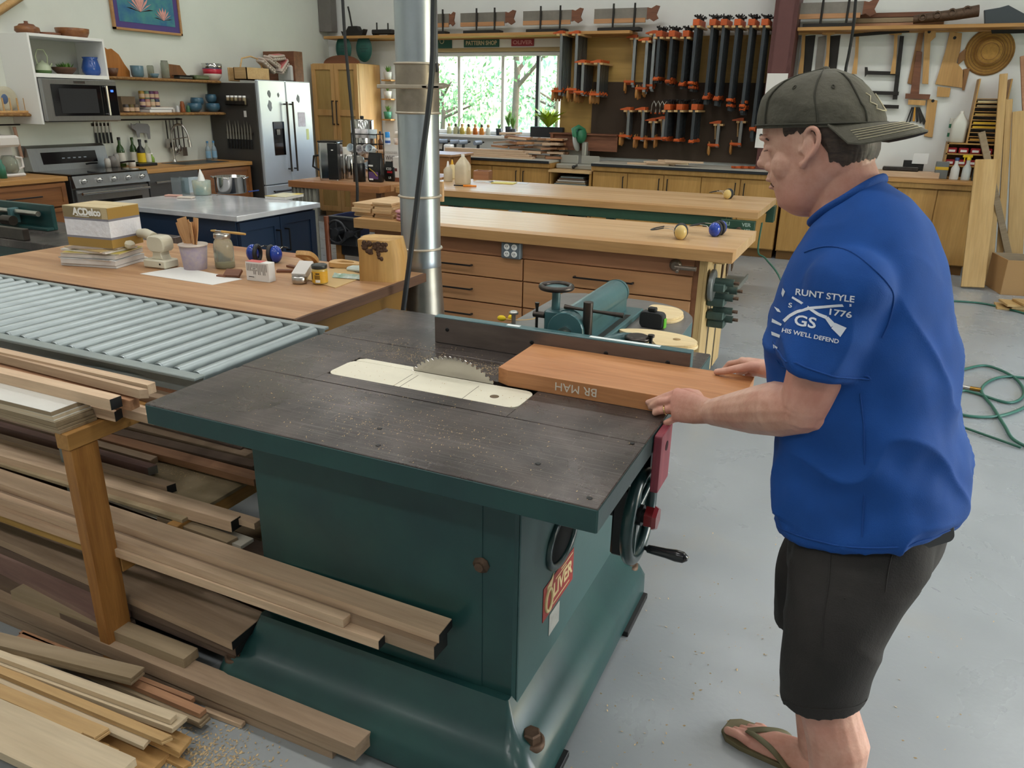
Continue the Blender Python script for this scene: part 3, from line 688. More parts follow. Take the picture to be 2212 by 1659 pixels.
plank('pale strip at the very back of the rack shelf', (500, 945), .50, .05, M_mapledk, (290, 892), w=.06, L=2.0)
plank('clear plastic strip lying along the maple boards on the rack', (520, 1180), .41, .012, mat('milky_plastic', '#b9b4a6', .3, spec=.6), (200, 1065), w=.05, L=1.2, name='plastic_strip', cat='strip')
plank('gnarled live edge offcut poking out beside the maple boards', (490, 1172), .42, .03, M_taupe, (430, 1150), fr=(513, 1160), L=.3)
# the maple stack in front of the cabinet
plank('topmost wide maple board crossing in front of the saw cabinet', (948, 1372), .43, .0245, M_maple, (282, 1142), fr=(976, 1337), L=2.5, end=M_endp)
plank('maple board directly under the topmost wide one with black end', (937, 1398), .404, .038, M_mapledk, (300, 1172), w=.062, L=2.4, end=M_endp)
plank('short upper maple board on the near side of the maple stack', (741, 1339), .414, .0245, M_maple, (236, 1161), fr=(757, 1326), L=2.3)
plank('lower near maple board with black end in front of the cabinet', (817, 1385), .388, .026, M_maple, (232, 1181), fr=(838, 1363), L=2.4, end=M_endp)
# lower level, dark boards
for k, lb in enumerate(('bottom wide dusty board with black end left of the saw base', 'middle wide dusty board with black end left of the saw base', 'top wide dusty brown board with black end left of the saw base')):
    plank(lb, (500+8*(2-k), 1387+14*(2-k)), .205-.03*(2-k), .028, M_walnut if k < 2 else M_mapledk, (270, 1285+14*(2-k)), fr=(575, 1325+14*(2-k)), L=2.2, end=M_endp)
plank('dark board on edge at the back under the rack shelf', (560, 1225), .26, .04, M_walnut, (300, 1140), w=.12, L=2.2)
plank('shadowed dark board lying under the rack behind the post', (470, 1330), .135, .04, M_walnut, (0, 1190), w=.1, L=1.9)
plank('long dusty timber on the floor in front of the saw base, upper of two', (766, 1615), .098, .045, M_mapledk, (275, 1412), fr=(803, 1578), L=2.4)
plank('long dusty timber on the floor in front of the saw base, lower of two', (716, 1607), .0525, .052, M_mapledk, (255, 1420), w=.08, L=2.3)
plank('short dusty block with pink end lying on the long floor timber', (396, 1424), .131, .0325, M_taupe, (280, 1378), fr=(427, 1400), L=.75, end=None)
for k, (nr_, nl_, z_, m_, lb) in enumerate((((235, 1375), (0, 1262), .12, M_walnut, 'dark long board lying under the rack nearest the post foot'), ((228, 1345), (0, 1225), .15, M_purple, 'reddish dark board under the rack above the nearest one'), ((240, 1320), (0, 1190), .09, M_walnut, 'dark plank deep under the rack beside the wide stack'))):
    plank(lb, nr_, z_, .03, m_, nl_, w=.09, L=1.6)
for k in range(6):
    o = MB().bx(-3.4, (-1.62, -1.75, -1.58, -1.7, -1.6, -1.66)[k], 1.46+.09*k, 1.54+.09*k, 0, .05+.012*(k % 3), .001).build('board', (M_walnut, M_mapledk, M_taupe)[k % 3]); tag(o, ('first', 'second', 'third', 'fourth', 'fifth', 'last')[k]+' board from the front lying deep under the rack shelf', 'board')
# plywood strips on the floor in front
plank('grey-brown plywood strips stacked beside the rack post foot', (282, 1465), .115, .026, M_taupe, (0, 1395), fr=(311, 1441), L=1.4, layers=3, name='plywood_offcut')
plank('pale strip with square end lying on top of the plywood offcuts', (367, 1555), .112, .016, M_pale, (0, 1420), fr=(381, 1542), L=1.3, name='plywood_offcut')
plank('pale plywood strip just under the square-ended strip', (372, 1574), .094, .018, M_pale, (0, 1436), fr=(405, 1547), L=1.3, layers=2, name='plywood_offcut')
plank('honey coloured plywood strip with angled end in the floor pile', (349, 1600), .09, .016, M_honey, (0, 1455), fr=(373, 1589), L=1.3, layers=2, name='plywood_offcut')
plank('pinkish white strip with slanted end in the floor pile', (309, 1613), .073, .012, M_pale, (0, 1475), fr=(325, 1594), L=1.3, name='plywood_offcut')
plank('widest honey birch plywood panel at the lower left of the pile', (134, 1611), .092, .02, M_honey, (0, 1556), fr=(182, 1582), L=1.2, layers=2, name='plywood_offcut')
plank('narrow plywood strip pushed out beside the widest panel', (205, 1594), .09, .018, M_honey, (60, 1533), fr=(237, 1573), L=1.1, layers=2, name='plywood_offcut')
plank('short block end sticking out under the widest plywood panel', (203, 1637), .052, .02, M_pine, (120, 1602), fr=(236, 1608), L=.6, layers=2, name='plywood_offcut')
plank('pine board lying under the front of the plywood pile', (200, 1668), .032, .02, M_pine, (60, 1600), w=.08, L=.9)
plank('pine board end at the bottom edge of the floor pile', (300, 1690), .022, .02, M_pine, (180, 1640), w=.1, L=.9)
plank('nearest pale board at the very bottom left of the pile', (200, 1720), .14, .025, M_pale, (0, 1625), w=.12, L=1.0)
plank('short pink cherry strip on the right of the plywood pile', (431, 1542), .062, .016, M_cherry, (294, 1484), fr=(445, 1530), L=.75, name='plywood_offcut')
plank('thin cherry edging strip behind the short pink one', (412, 1512), .062, .018, M_cherry, (300, 1468), w=.014, L=.7, name='plywood_offcut')
plank('dusty offcut with square end at the right tip of the pile', (431, 1562), .043, .018, M_taupe, (340, 1522), fr=(452, 1543), L=.6, layers=2, name='plywood_offcut')
plank('plywood offcut ends buried under the pale strips', (385, 1625), .05, .022, M_pine, (250, 1560), fr=(412, 1592), L=.7, layers=3, name='plywood_offcut')
plank('slim light offcut lying on the sawdust beside the timbers', (521, 1566), .016, .014, M_maple, (452, 1540), w=.016, L=.14, name='offcut')
plank('small loose pine offcut on the bare floor near the frame bottom', (395, 1658), .012, .011, M_pine, (366, 1644), fr=(413, 1646), L=.07, name='offcut')
# sawdust
M_dust = mat('sawdust', '#c3a97f', .9, objvar=0, var=.2, scale=60)
def dust(label, spots, n, zf, seed, smin=.0012, smax=.004):
    rnd = random.Random(seed); mb = MB()
    for cx, cy, sx, sy, k in spots:
        for _ in range(int(n*k)):
            x, y = rnd.gauss(cx, sx), rnd.gauss(cy, sy); z = zf(x, y)
            if z is None: continue
            s = rnd.uniform(smin, smax); a = rnd.uniform(0, 6.28); c, q = math.cos(a)*s, math.sin(a)*s
            mb.add([(x-c, y-q, z), (x+q*.5, y-c*.5, z+.0002), (x+c, y+q, z+s*.5), (x-q*.4, y+c*.4, z+s*.35)], [(0, 1, 2), (0, 2, 3), (1, 3, 2), (0, 3, 1)])
    o = mb.build('sawdust', M_dust); tag(o, label, 'sawdust', kind='stuff'); return o
def onsaw(x, y):
    if TX0+.01 < x < TX1-.01 and TY0+.01 < y < FY-.01 and not (-.93 < x and 1.862 < y): return TZ+.0008 if not (IX0 < x < IX1 and IY0 < y < IY1) else TZ+.001
dust('fine sawdust scattered over the dark saw table', [(-1.05, 1.97, .16, .035, 1), (-1.0, 1.62, .4, .2, .5), (-.95, 1.47, .18, .08, .45), (-1.3, 2.05, .2, .08, .3), (-1.45, 1.95, .12, .2, .2)], 1700, onsaw, 1, .0008, .0026)
dust('loose shavings and sawdust on the grey floor round the saw', [(-1.38, 1.07, .09, .07, 1), (-1.1, 1.1, .15, .03, .5), (-.78, 1.16, .04, .02, .25), (-.35, 2.0, .3, .5, .12), (.1, 2.2, .5, .6, .12), (-1.35, .98, .04, .02, .2), (-.38, 1.55, .12, .3, .08)], 1500, lambda x, y: .001 if not (-1.52 < x < -.5 and 1.26 < y < 2.4) else None, 2, .0015, .006)
dust('sawdust heaped on the rack shelf beside the saw', [(-2.0, 1.72, .08, .06, 1)], 700, lambda x, y: .4425 if x < -1.74 else None, 3)
# ------------------------------------------------------------------ wooden desk and what stands on it
DZ0 = .87
M_butch = wood('oiled_butcher_block', '#bd946c', '#9a6f49', 'x', 9, .5, .02, coat=.1)
M_butdk = wood('dark_end_grain', '#6b4a30', '#4b3020', 'y', 20, .6, .02)
dk = thing('work_desk', 'oiled butcher block desk behind the roller conveyor', 'desk', (-2.9, 2.65, 0))
DX0, DX1, DYa, DYb = -3.925, -1.872, 2.176, 3.12
rows = 9
for k in range(rows):
    y0 = DYa+.006+(DYb-DYa-.012)*k/rows; y1 = DYa+.006+(DYb-DYa-.012)*(k+1)/rows
    MB().bx(DX0, DX1-.012, y0, y1-.0004, DZ0-.042, DZ0, .0006).build('board', M_butch, dk, True)
MB().bx(DX0, DX1-.012, DYa, DYa+.0055, DZ0-.042, DZ0-.0005, .001).build('front_edge', M_butdk, dk, True)
MB().bx(DX1-.0115, DX1, DYa, DYb, DZ0-.042, DZ0, .002).build('end_edge', M_butdk, dk, True)
M_ochre = mat('ochre_painted_wood', '#7d5a24', .5, var=.06, scale=5)
mb = MB(); mb.bx(DX1-.09, DX1-.04, DYa+.08, DYb-.12, 0, DZ0-.0425, .002); mb.build('end_panel', M_ochre, dk, True)
MB().bx(DX0+.06, DX1-.09, DYa+.08, DYa+.1, .1, DZ0-.043).build('front_panel', M_ochre, dk, True)
MB().bx(DX0+.04, DX0+.09, DYa+.08, DYb-.12, 0, DZ0-.0425, .002).build('end_panel', M_ochre, dk, True)
def D(px, py, z=DZ0): return G(px, py, z)
M_paper = mat('white_paper', '#d9d7d3', .7); M_paper2 = mat('grey_paper', '#c4bfb8', .7)
# stack of magazines
st = [(.30, .225, .012, '#d4d2d0', .18), (.29, .22, .022, '#cfcac6', .2), (.285, .215, .004, '#e6e4e0', .14), (.285, .215, .018, '#c9c2bb', .22), (.28, .21, .006, '#d9cfae', .3), (.27, .2, .008, '#dcd6d0', .05), (.26, .19, .004, '#c9b99a', -.1), (.24, .18, .006, '#b9aca4', .35)]
z = DZ0+.0005; names = ['white thin catalogue at the bottom of the magazine stack', 'thick grey catalogue second from the bottom of the magazine stack', 'thin white booklet in the lower middle of the magazine stack', 'thick beige manual in the middle of the magazine stack', 'yellowish booklet above the thick beige manual', 'white magazine with curled corner under the car-parts box', 'thin tan leaflet near the top of the magazine stack', 'grey flyer on top of the magazine stack under the box']
ctr = D(224, 568).xy
for k, (lx, ly, t_, cl, an) in enumerate(st):
    o = thing('magazine', names[k], 'magazine', (ctr.x+.006*math.sin(k*2.1), ctr.y+.008*math.cos(k*1.7), z), an+.05, 'magazines stacked under the box')
    MB().bx(-lx/2, lx/2, -ly/2, ly/2, 0, t_, .0012).build('pages', mat('magazine_paper_%d' % k, cl, .6, var=.05, scale=30), o)
    MB().bx(-lx/2-.001, lx/2+.001, -ly/2-.001, ly/2+.001, t_, t_+.0007).build('cover', mat('magazine_cover_%d' % k, ('#b8b4b0', '#d8d8d8', '#8f8f90', '#a9a196', '#c6b457', '#d8d3cb', '#b39a6a', '#a99c93')[k], .4, var=.15, scale=14), o)
    z += t_+.0012
# car parts carton
bx_ = thing('cardboard_carton', 'gold and white printed carton reading ACDelco on the magazines', 'box', (ctr.x+.005, ctr.y+.03, z), .12)
M_gold = mat('carton_gold', '#9c7c3f', .45); M_cart = mat('carton_tan', '#c6b48d', .6); M_wht = mat('carton_white', '#dcdce2', .55, var=.05, scale=30, bump=.4, bscale=45); M_gs = mat('carton_grey', '#7b7a85', .5)
bw, bd, bh = .262, .195, .185
for nm, z0, z1, m_ in (('carton_base', 0, .04, M_gold), ('carton_stripe', .04, .05, M_gs), ('carton_band', .05, .125, M_wht), ('carton_stripe', .125, .135, M_gs), ('carton_top', .135, bh, M_gold)):
    MB().bx(-bw/2, bw/2, -bd/2, bd/2, z0, z1).build(nm, m_, bx_)
MB().bx(-bw/2-.0008, bw/2-.002, -bd/2, bd/2, .1355, bh).build('carton_side', M_cart, bx_)
mb = MB(); mb.bx(-bw/2, bw/2, -bd/2, -.002, bh, bh+.003); mb.bx(-bw/2, bw/2, .002, bd/2, bh, bh+.003); mb.build('flap', M_cart, bx_)
M_let = mat('carton_lettering', '#ecebe6', .5)
B = mw(bx_)
text('ACDelco', B @ frame((.01, -bd/2-.001, .162), (1, 0, 0), (0, 0, 1)), M_let, bx_, .045, bold=.002, width=.165)
MB().bx(-.06, .02, -bd/2-.0012, -bd/2, .1415, .144).build('lettering', M_let, bx_)
text('ACDelco', B @ frame((-bw/2-.0012, .0, .16), (0, -1, 0), (0, 0, 1)), M_let, bx_, .032, bold=.0015, width=.11)
# loose paper under the telephone
tag(MB().prism([(-3.0, 2.46), (-2.55, 2.45), (-2.52, 2.6), (-2.96, 2.66)], DZ0+.0003, DZ0+.0012).build('paper_sheet', M_paper), 'white sheet of paper under the clamp arm and plastic tub', 'paper')
tag(MB().prism([(-3.5, 2.62), (-3.28, 2.5), (-3.2, 2.72), (-3.4, 2.8)], DZ0+.0003, DZ0+.0012).build('paper_sheet', M_paper), 'white sheet poking out behind the magazine stack', 'paper')
# cream desk clamp arm
M_cream2 = mat('cream_plastic', '#c9c3ae', .4, var=.04, scale=9)
ph = thing('lamp_arm', 'cream plastic articulated lamp arm folded on the desk', 'lamp arm', (D(352, 577).x, D(352, 577).y, DZ0+.0015), .06)
MB().bx(-.075, .06, -.045, .045, 0, .04, .006).build('base_block', M_cream2, ph)
MB().prism([(-.035, .04), (.035, .04), (.026, .06), (.024, .085), (-.024, .085), (-.026, .06)], -.028, .028, 'xz', b=.004).build('neck', M_cream2, ph)
MB().prism(rrect(-.05, .055, .075, .15, .03, 5), -.035, .035, 'xz', b=.006).build('joint_housing', M_cream2, ph)
mb = MB(); mb.tube([(-.05, .02, .135), (-.13, .05, .142), (-.2, .07, .135)], [.022, .024, .02], 10); mb.build('upper_arm', M_cream2, ph)
MB().box((-.235, -.015, .11), (.15, .05, .035), .01, R=(0, .32, .12)).build('lower_arm', M_cream2, ph)
MB().lathe([(.005, 0), (.005, .001)], 10, M=Matrix.Translation((.03, -.0455, .022)) @ Matrix.Rotation(PI/2, 4, 'X')).build('screw', M_black, ph)
# plastic tub with wooden spatulas
def solid_tub(o, r0, r1, h, m, wall=.003, n=28, name='tub'):
    return MB().lathe([(r0, 0), (r1, h), (r1-wall, h), (r0-wall, wall), (0, wall)], n).build(name, m, o)
tb = thing('plastic_tub', 'cloudy plastic mixing tub holding wooden spatulas', 'tub', tuple(D(423, 580)))
M_tub = mat('cloudy_plastic', '#b9a9a6', .4, trans=.25, alpha=1, col2='#a292a8', scale=40)
solid_tub(tb, .052, .064, .115, M_tub); MB().lathe([(.064, .11), (.067, .112), (.067, .118), (.063, .118)], 28).build('rim', mat('tub_rim', '#c9bdb2', .4), tb)
rnd = random.Random(4)
M_spat = wood('beech_spatula', '#c79a6b', '#b38253', 'z', 20, .6, .1)
for k in range(8):
    a = k*.8; r_ = .03; tx = .5*math.cos(a)*.6; ty = .5*math.sin(a)*.45
    if k in (0, 1): tx = -.55-.1*k
    if k == 2: tx = .32
    o = thing('wooden_spatula', ('leftmost wooden spatula leaning out of the plastic tub', 'second wooden spatula from the left in the tub', 'wooden spatula leaning right out of the tub', 'wooden spatula at the middle front of the tub', 'wooden spatula behind the middle one in the tub', 'shorter wooden spatula in the tub', 'wooden spatula at the back of the tub', 'narrow wooden spatula at the right of the tub')[k], 'spatula', (tb.location.x+r_*.4*math.cos(a), tb.location.y+r_*.4*math.sin(a), DZ0+.006), 0, 'spatulas in the tub', rot=(ty*.4, tx*.62, rnd.uniform(-.6, .6)))
    hh = .215+.03*rnd.random()
    MB().prism([(-.008, 0), (.008, 0), (.011, hh*.5), (.022, hh*.75), (.022, hh), (-.022, hh*.97), (-.022, hh*.75), (-.011, hh*.5)], -.002, .002, 'xz').build('blade', M_spat, o)
# mason jar with a brush laid on it
M_cork = mat("cork", "#a8845a", .8)
M_glass = mat('cloudy_glass', '#c9cdbf', .12, trans=.75, ior=1.3)
jr = thing('mason_jar', 'tall cloudy glass mason jar with metal lid on the desk', 'jar', tuple(D(487, 578)))
MB().lathe([(.0, 0), (.04, 0), (.046, .006), (.046, .105), (.04, .128), (.035, .135), (.035, .15)], 28).build('glass', M_glass, jr)
MB().lathe([(.0, .002), (.043, .004), (.043, .03), (0, .03)], 24).build('residue', mat('yellowish_residue', '#b8ad84', .6), jr)
MB().lathe([(.0375, .142), (.039, .145), (.039, .162), (.037, .165), (0, .165)], 28).build('lid', M_steel, jr)
br_ = thing('paint_brush', 'thin wooden brush laid across the mason jar lid', 'brush', (jr.location.x+.03, jr.location.y-.01, DZ0+.174), 0)
MB().tube([(-.02, 0, 0), (.03, 0, 0), (.08, 0, 0), (.125, 0, 0)], [.006, .0055, .0065, .005], 10).build('handle', mat('brush_handle', '#c49a55', .4), br_)
MB().tube([(-.055, 0, 0), (-.018, 0, 0)], .007, 10, flat=.7).build('ferrule', M_steel, br_); MB().tube([(-.085, 0, -.001), (-.055, 0, 0)], [.004, .007], 8).build('bristles', mat('bristle', '#b89a62', .8), br_)
# ear muffs
M_blue = mat('glossy_blue_plastic', '#123a9e', .12, coat=.6); M_cushion = mat('black_cushion', '#26272a', .5); M_muffcream = mat('cream_muff', '#c9ad6b', .35, coat=.2)
def earmuffs(label, loc, rz, cup, gap=.075):
    o = thing('ear_muffs', label, 'ear muffs', loc, rz)
    for s in (-1, 1):
        MB().ball((s*gap, 0, .043), (.03, .036, .043), 20).build('cup', cup, o)
        MB().tube([(s*(gap-.026), .03*math.cos(2*PI*k/20), .043+.036*math.sin(2*PI*k/20)) for k in range(20)], .011, 8, closed=True).build('cushion', M_cushion, o)
        MB().tube([(s*gap, .034, .045), (s*gap, .05, .06), (s*(gap-.01), .10, .062)], .0022, 6).build('wire_arm', M_steel, o)
    MB().tube(spline([(-gap+.01, .1, .062), (-gap*.75, .15, .05), (0, .17, .045), (gap*.75, .15, .05), (gap-.01, .1, .062)], 6), .011, 8, flat=.35).build('headband', M_cushion, o)
    return o
e1 = D(552, 575); earmuffs('blue ear muffs lying behind the small white carton on the desk', (e1.x-.03, e1.y+.1, DZ0), .25, M_blue, .062)
# small white carton with print
sc_ = thing('small_carton', 'small white carton with red top and fine print on the desk', 'box', tuple(D(564, 606)), .06)
MB().bx(-.062, .062, -.02, .025, 0, .085, .0015).build('carton', mat('small_carton_white', '#d9d6d2', .55), sc_)
MB().bx(-.06, .02, -.019, .024, .085, .0858).build('red_top', mat('carton_red', '#c4605c', .5), sc_)
M_print = mat('grey_print', '#8d8985', .7)
for k in range(13): MB().bx(-.055+.0085*k, -.055+.0085*k+.0045, -.0208, -.0202, (.03 if 3 < k < 12 and k % 3 else .045), .078).build('print', M_print, sc_)
MB().bx(-.052, -.01, -.0208, -.0202, .012, .026).build('print_label', M_paper, sc_); MB().bx(-.048, -.018, -.0214, -.0209, .017, .02).build('print', M_black, sc_)
MB().bx(-.028, .0, -.0216, -.0209, .052, .06).build('print_label', M_paper, sc_); text('KKEYPAK'[1:5], mw(sc_) @ frame((-.014, -.0218, .056), (1, 0, 0), (0, 0, 1)), M_black, sc_, .007)
# wood scraps by the carton
def scrap(label, px, py, dims, rz, m, rx=0, z=DZ0, ry=0, cat='wood scrap'):
    p = D(px, py, z); o = MB().box((0, 0, dims[2]/2), dims, .001).build('wood_scrap', m)
    o.location = (p.x, p.y, z+max(abs(math.sin(rx))*dims[1]/2, abs(math.sin(ry))*dims[0]/2)+.0006); o.rotation_euler = (rx, ry, rz)
    return tag(o, label, cat)
M_wal2 = wood('walnut_scrap', '#7d4f36', '#5d3723', 'x', 20, .6, .05)
scrap('dark walnut scrap leaning beside the small white carton', 505, 598, (.075, .045, .014), .3, M_wal2, .5)
scrap('tiny walnut sliver left of the leaning walnut scrap', 480, 598, (.05, .02, .008), .1, M_wal2)
scrap('walnut strip lying behind the silver tin', 622, 588, (.1, .03, .012), .5, M_wal2)
scrap('second walnut strip crossing behind the silver tin', 640, 580, (.12, .025, .01), -.2, M_wal2)
# tan card mat under tin, jar etc.
tag(MB().prism([tuple(D(640, 598))[:2], tuple(D(724, 623))[:2], tuple(D(790, 598))[:2], tuple(D(735, 578))[:2]], DZ0+.0004, DZ0+.0035).build('card_mat', mat('tan_card', '#bd9f6d', .7, var=.05)), 'tan cardboard mat under the tin and the yellow jar', 'mat')
zt_ = DZ0+.004
tn = thing('round_tin', 'flat round silver tin in front of the yellow jar', 'tin', tuple(G(648, 610, zt_)))
MB().lathe([(0, 0), (.032, 0), (.033, .002), (.033, .014)], 32).build('base', M_steel, tn); MB().lathe([(.0345, .0125), (.0345, .026), (.032, .029), (0, .0285)], 32).build('lid', M_steel, tn)
wb = thing('small_carton', 'plain small white carton tilted on the silver tin', 'box', (tn.location.x-.012, tn.location.y+.045, zt_+.034), .25, rot=(.42, 0, .25))
MB().bx(-.033, .033, -.05, .05, 0, .03, .001).build('carton', mat('plain_white_card', '#c9c4bf', .6), wb); MB().bx(-.005, .02, -.0506, -.0502, .006, .02).build('print', M_print, wb)
yj = thing('wax_jar', 'squat jar with black lid and yellow label on the desk', 'jar', tuple(G(692, 611, zt_)))
MB().lathe([(0, 0), (.031, 0), (.034, .004), (.034, .062), (.03, .068)], 32).build('glass', mat('honey_wax', '#b39a52', .25, coat=.3), yj)
MB().lathe([(.0345, .006), (.0345, .056)], 32).build('label_band', mat('label_yellow', '#c9992a', .5), yj); MB().lathe([(.033, .066), (.0345, .068), (.0345, .08), (.033, .083), (0, .083)], 32).build('lid', mat('black_lid', '#2c2f2d', .4), yj)
for k, (a0, w_, z0, h_, m_) in enumerate(((-1.2, .3, .008, .012, M_paper), (-1.25, .36, .024, .003, M_black), (-1.25, .36, .03, .003, M_black), (-1.25, .36, .036, .003, M_black), (-1.2, .26, .044, .005, M_black), (-2.2, .2, .02, .03, M_black))):
    mb = MB(); vs = []
    for i in range(6):
        for zz_ in (z0, z0+h_): a = a0-w_+2*w_*i/5; vs.append((.0351*math.cos(a), .0351*math.sin(a), zz_))
    mb.add(vs, [(2*i, 2*i+2, 2*i+3, 2*i+1) for i in range(5)]); mb.build('print', m_, yj)
# saw handle blanks
def sawblank(label, loc, rz, ry=0, s=1):
    o = thing('saw_handle_blank', label, 'saw handle', loc, rz, rot=(0, ry, rz))
    ou = [(-.08, -.03), (-.03, -.045), (.03, -.04), (.075, -.03), (.10, -.005), (.085, .015), (.06, .012), (.02, .03), (-.02, .042), (-.06, .05), (-.085, .03)]
    inn = [(-.05, -.012), (.0, -.02), (.03, -.01), (.02, .008), (-.01, .018), (-.045, .02)]
    so = [V((p[0]*s, p[1]*s, 0)) for p in ou]; so = spline(so, 4, True); si = spline([V((p[0]*s, p[1]*s, 0)) for p in inn], 4, True)
    n = 36; R_ = lambda c, pts: [pts[int(i*len(pts)/n) % len(pts)] for i in range(n)]
    A = R_(0, so); Bn = R_(0, si); mb = MB()
    # start both loops at the same angle
    vs = []
    for z_ in (0, .022): vs += [(p.x, p.y, z_) for p in A]+[(p.x, p.y, z_) for p in Bn]
    fs = []
    for i in range(n):
        j = (i+1) % n
        fs += [(i, j, 2*n+j, 2*n+i), (n+i, 3*n+i, 3*n+j, n+j), (2*n+i, 2*n+j, 3*n+j, 3*n+i), (i, n+i, n+j, j)]
    mb.add(vs, fs); mb.build('blank', M_handle, o); return o
M_handle = wood('beech_handle', '#cda56c', '#b98c52', 'x', 14, .55, .05)
p = G(745, 578, zt_+.0005); sawblank('open beech saw handle blank beside the live edge block', (p.x, p.y+.03, zt_+.001), .2, 0, 1.1)
p = G(665, 575, zt_); sawblank('beech handle blank leaning behind the tilted white carton', (p.x-.01, p.y+.02, DZ0+.03), 1.9, .5, .9)
bg_ = thing('plastic_bag', 'crumpled clear bag with green print beside the yellow jar', 'bag', tuple(G(755, 600, zt_)), .2)
rnd = random.Random(2); mb = MB(); vs = []; fs = []
for j in range(7):
    for i in range(11): vs.append((-.075+.015*i, -.025+.009*j, .002+.016*max(0, math.sin(PI*j/6))*(.5+rnd.random()*.6)))
fs = [(j*11+i, j*11+i+1, j*11+i+12, j*11+i+11) for j in range(6) for i in range(10)]
mb.add(vs, fs, smooth=False); mb.build('film', mat('clear_film', '#c5ccc6', .15, col2='#7fa088', scale=18, spec=.8), bg_)
# live edge block
le = thing('live_edge_block', 'tall spalted wood block with bark edge at the desk corner', 'wood block', (-1.98, 2.935, DZ0), .35)
ou = [(-.1, -.075), (.055, -.095), (.095, -.02), (.09, .07), (-.06, .09), (-.1, .05)]
MB().loft([[(p[0], p[1], 0) for p in ou], [(p[0]*.99+.001, p[1]*.99, .11) for p in ou], [(p[0]*.93-.01, p[1]*.97+.004, .185) for p in ou]]).build('block', wood('spalted_wood', '#c7a162', '#a5793f', 'z', 9, .6, 0), le)
mb = MB(); rnd = random.Random(9)
for k in range(34):
    u = rnd.random(); a_ = V((-.093, -.073)).lerp(V((.043, -.092)), .15+.85*u); hh_ = .186-rnd.random()*(.03+.06*u)
    mb.ball((a_.x, a_.y-.0, hh_-.012), (rnd.uniform(.008, .016), .005, rnd.uniform(.007, .014)), 6, m=4)
mb.build('bark', mat('rough_bark', '#5c4332', .9, col2='#3a281d', scale=60, bump=.6, bscale=120), le)
tag(MB().box((0, 0, .011), (.11, .07, .022), .008).build('soap_box', mat('pale_green_plastic', '#b9c4bd', .4)), 'pale plastic case lying behind the beech handle blank', 'case').location = (-2.17, 3.0, DZ0)
# ------------------------------------------------------------------ dust collection duct and hose
M_galv = mat('galvanised_duct', '#a8b0b6', .3, .85, var=.12, scale=4, bump=.02, bscale=8)
M_band = mat('duct_band', '#b5aa99', .4, .6, var=.1)
du = thing('dust_duct', 'tall galvanised round dust duct rising beside the desk', 'duct', (GY(905, 330, 3.24).x, 3.24, 0))
R0 = .096
for z0, z1 in ((.92, 1.21), (1.214, 1.585), (1.589, 1.795), (1.799, CEIL)):
    MB().cyl((0, 0, z0), (0, 0, z1), R0, n=40, caps=False).build('pipe_section', M_galv, du)
for z0 in (.965, 1.212, 1.587, 1.795):
    MB().lathe([(R0, -.006), (R0+.008, -.004), (R0+.0095, 0), (R0+.008, .004), (R0, .006)], 40, c=(0, 0, z0)).build('clamp_ring', M_band, du)
MB().lathe([(R0-.001, .875), (R0+.002, .88), (R0-.001, .92)], 40).build('collar', M_galv, du)
MB().lathe([(.0, .02), (.135, .02), (.135, .06), (.118, .5), (R0+.002, .84), (R0, .9)], 40).build('tapered_hood', mat('bare_galvanised', '#a29f98', .32, .85, col2='#8d8a84', scale=7, bump=.05, bscale=18), du)
MB().lathe([(R0+.003, 1.592), (R0+.0035, 1.79)], 40).build('blast_gate_sleeve', mat('stained_galvanised', '#9a8f80', .4, .7, col2='#7e7468', scale=9), du)
mb = MB(); mb.bx(-.145, .18, -.115, -.108, 1.688, 1.706, .003); mb.bx(.09, .2, -.115, -.105, 1.69, 1.704, .003); mb.prism([(.14, 1.692), (.2, 1.692), (.235, 1.704), (.2, 1.714), (.15, 1.712)], -.11, -.102, 'xz'); mb.ball((.125, -.11, 1.698), .012, 8); mb.build('gate_lever', M_band, du)
mb = MB(); mb.tube([(R0+.01, -.03, 1.79), (R0+.03, -.04, 1.795), (R0+.03, -.04, 1.76)], .006, 8); mb.build('latch', M_black, du)
hs = spline([GY(938, -60, 2.83), GY(936, 40, 2.83), GY(934, 140, 2.83), GY(925, 240, 2.83), GY(912, 340, 2.83), GY(900, 440, 2.83), GY(888, 540, 2.83), GY(875, 640, 2.83), GY(868, 700, 2.83), GY(862, 790, 2.83), GY(856, 960, 2.83)], 5)
tag(MB().tube(hs, .0115, 12).build('black_hose', mat('black_rubber_hose', '#2e3134', .45)), 'thick black cable hanging in front of the galvanised duct', 'hose')
hs = spline([GY(738, -40, 4.9), GY(745, 80, 4.9), GY(755, 190, 4.9), GY(764, 290, 4.9), GY(770, 380, 4.9), GY(772, 420, 4.9), GY(770, 520, 4.9)], 5)
tag(MB().tube(hs, .011, 10).build('black_cable', mat('black_cable_rubber', '#232426', .5)), 'thin black cable hanging in front of the coffee bench', 'cable')
# ------------------------------------------------------------------ benches
def turned(name, label, cat, loc, parts, n=20, group=None, rot=None):
    o = thing(name, label, cat, tuple(loc), 0, group, rot)
    for pn, prof, m in parts: MB().lathe(prof, n).build(pn, m, o)
    return o
def boxy(name, label, cat, loc, parts, rz=0, group=None, rot=None):
    o = thing(name, label, cat, tuple(loc), rz, group, rot)
    for pn, d, m in parts:
        MB().bx(*d[:6], b=d[6] if len(d) > 6 else .002).build(pn, m, o)
    return o
M_top = wood('bench_maple_top', '#cfae84', '#bc9567', 'x', 6, .42, .02, coat=.15)
M_edge = wood('bench_edge', '#c09766', '#ad8250', 'x', 8, .5, .02)
M_alder = wood('alder_drawer', '#b98a60', '#a87850', 'x', 5, .5, .05)
M_alderd = wood('alder_apron', '#a0704f', '#8f6040', 'x', 5, .55, .02)
M_cream3 = wood('pale_ash', '#c9ae7c', '#b89a66', 'z', 9, .55, .03)
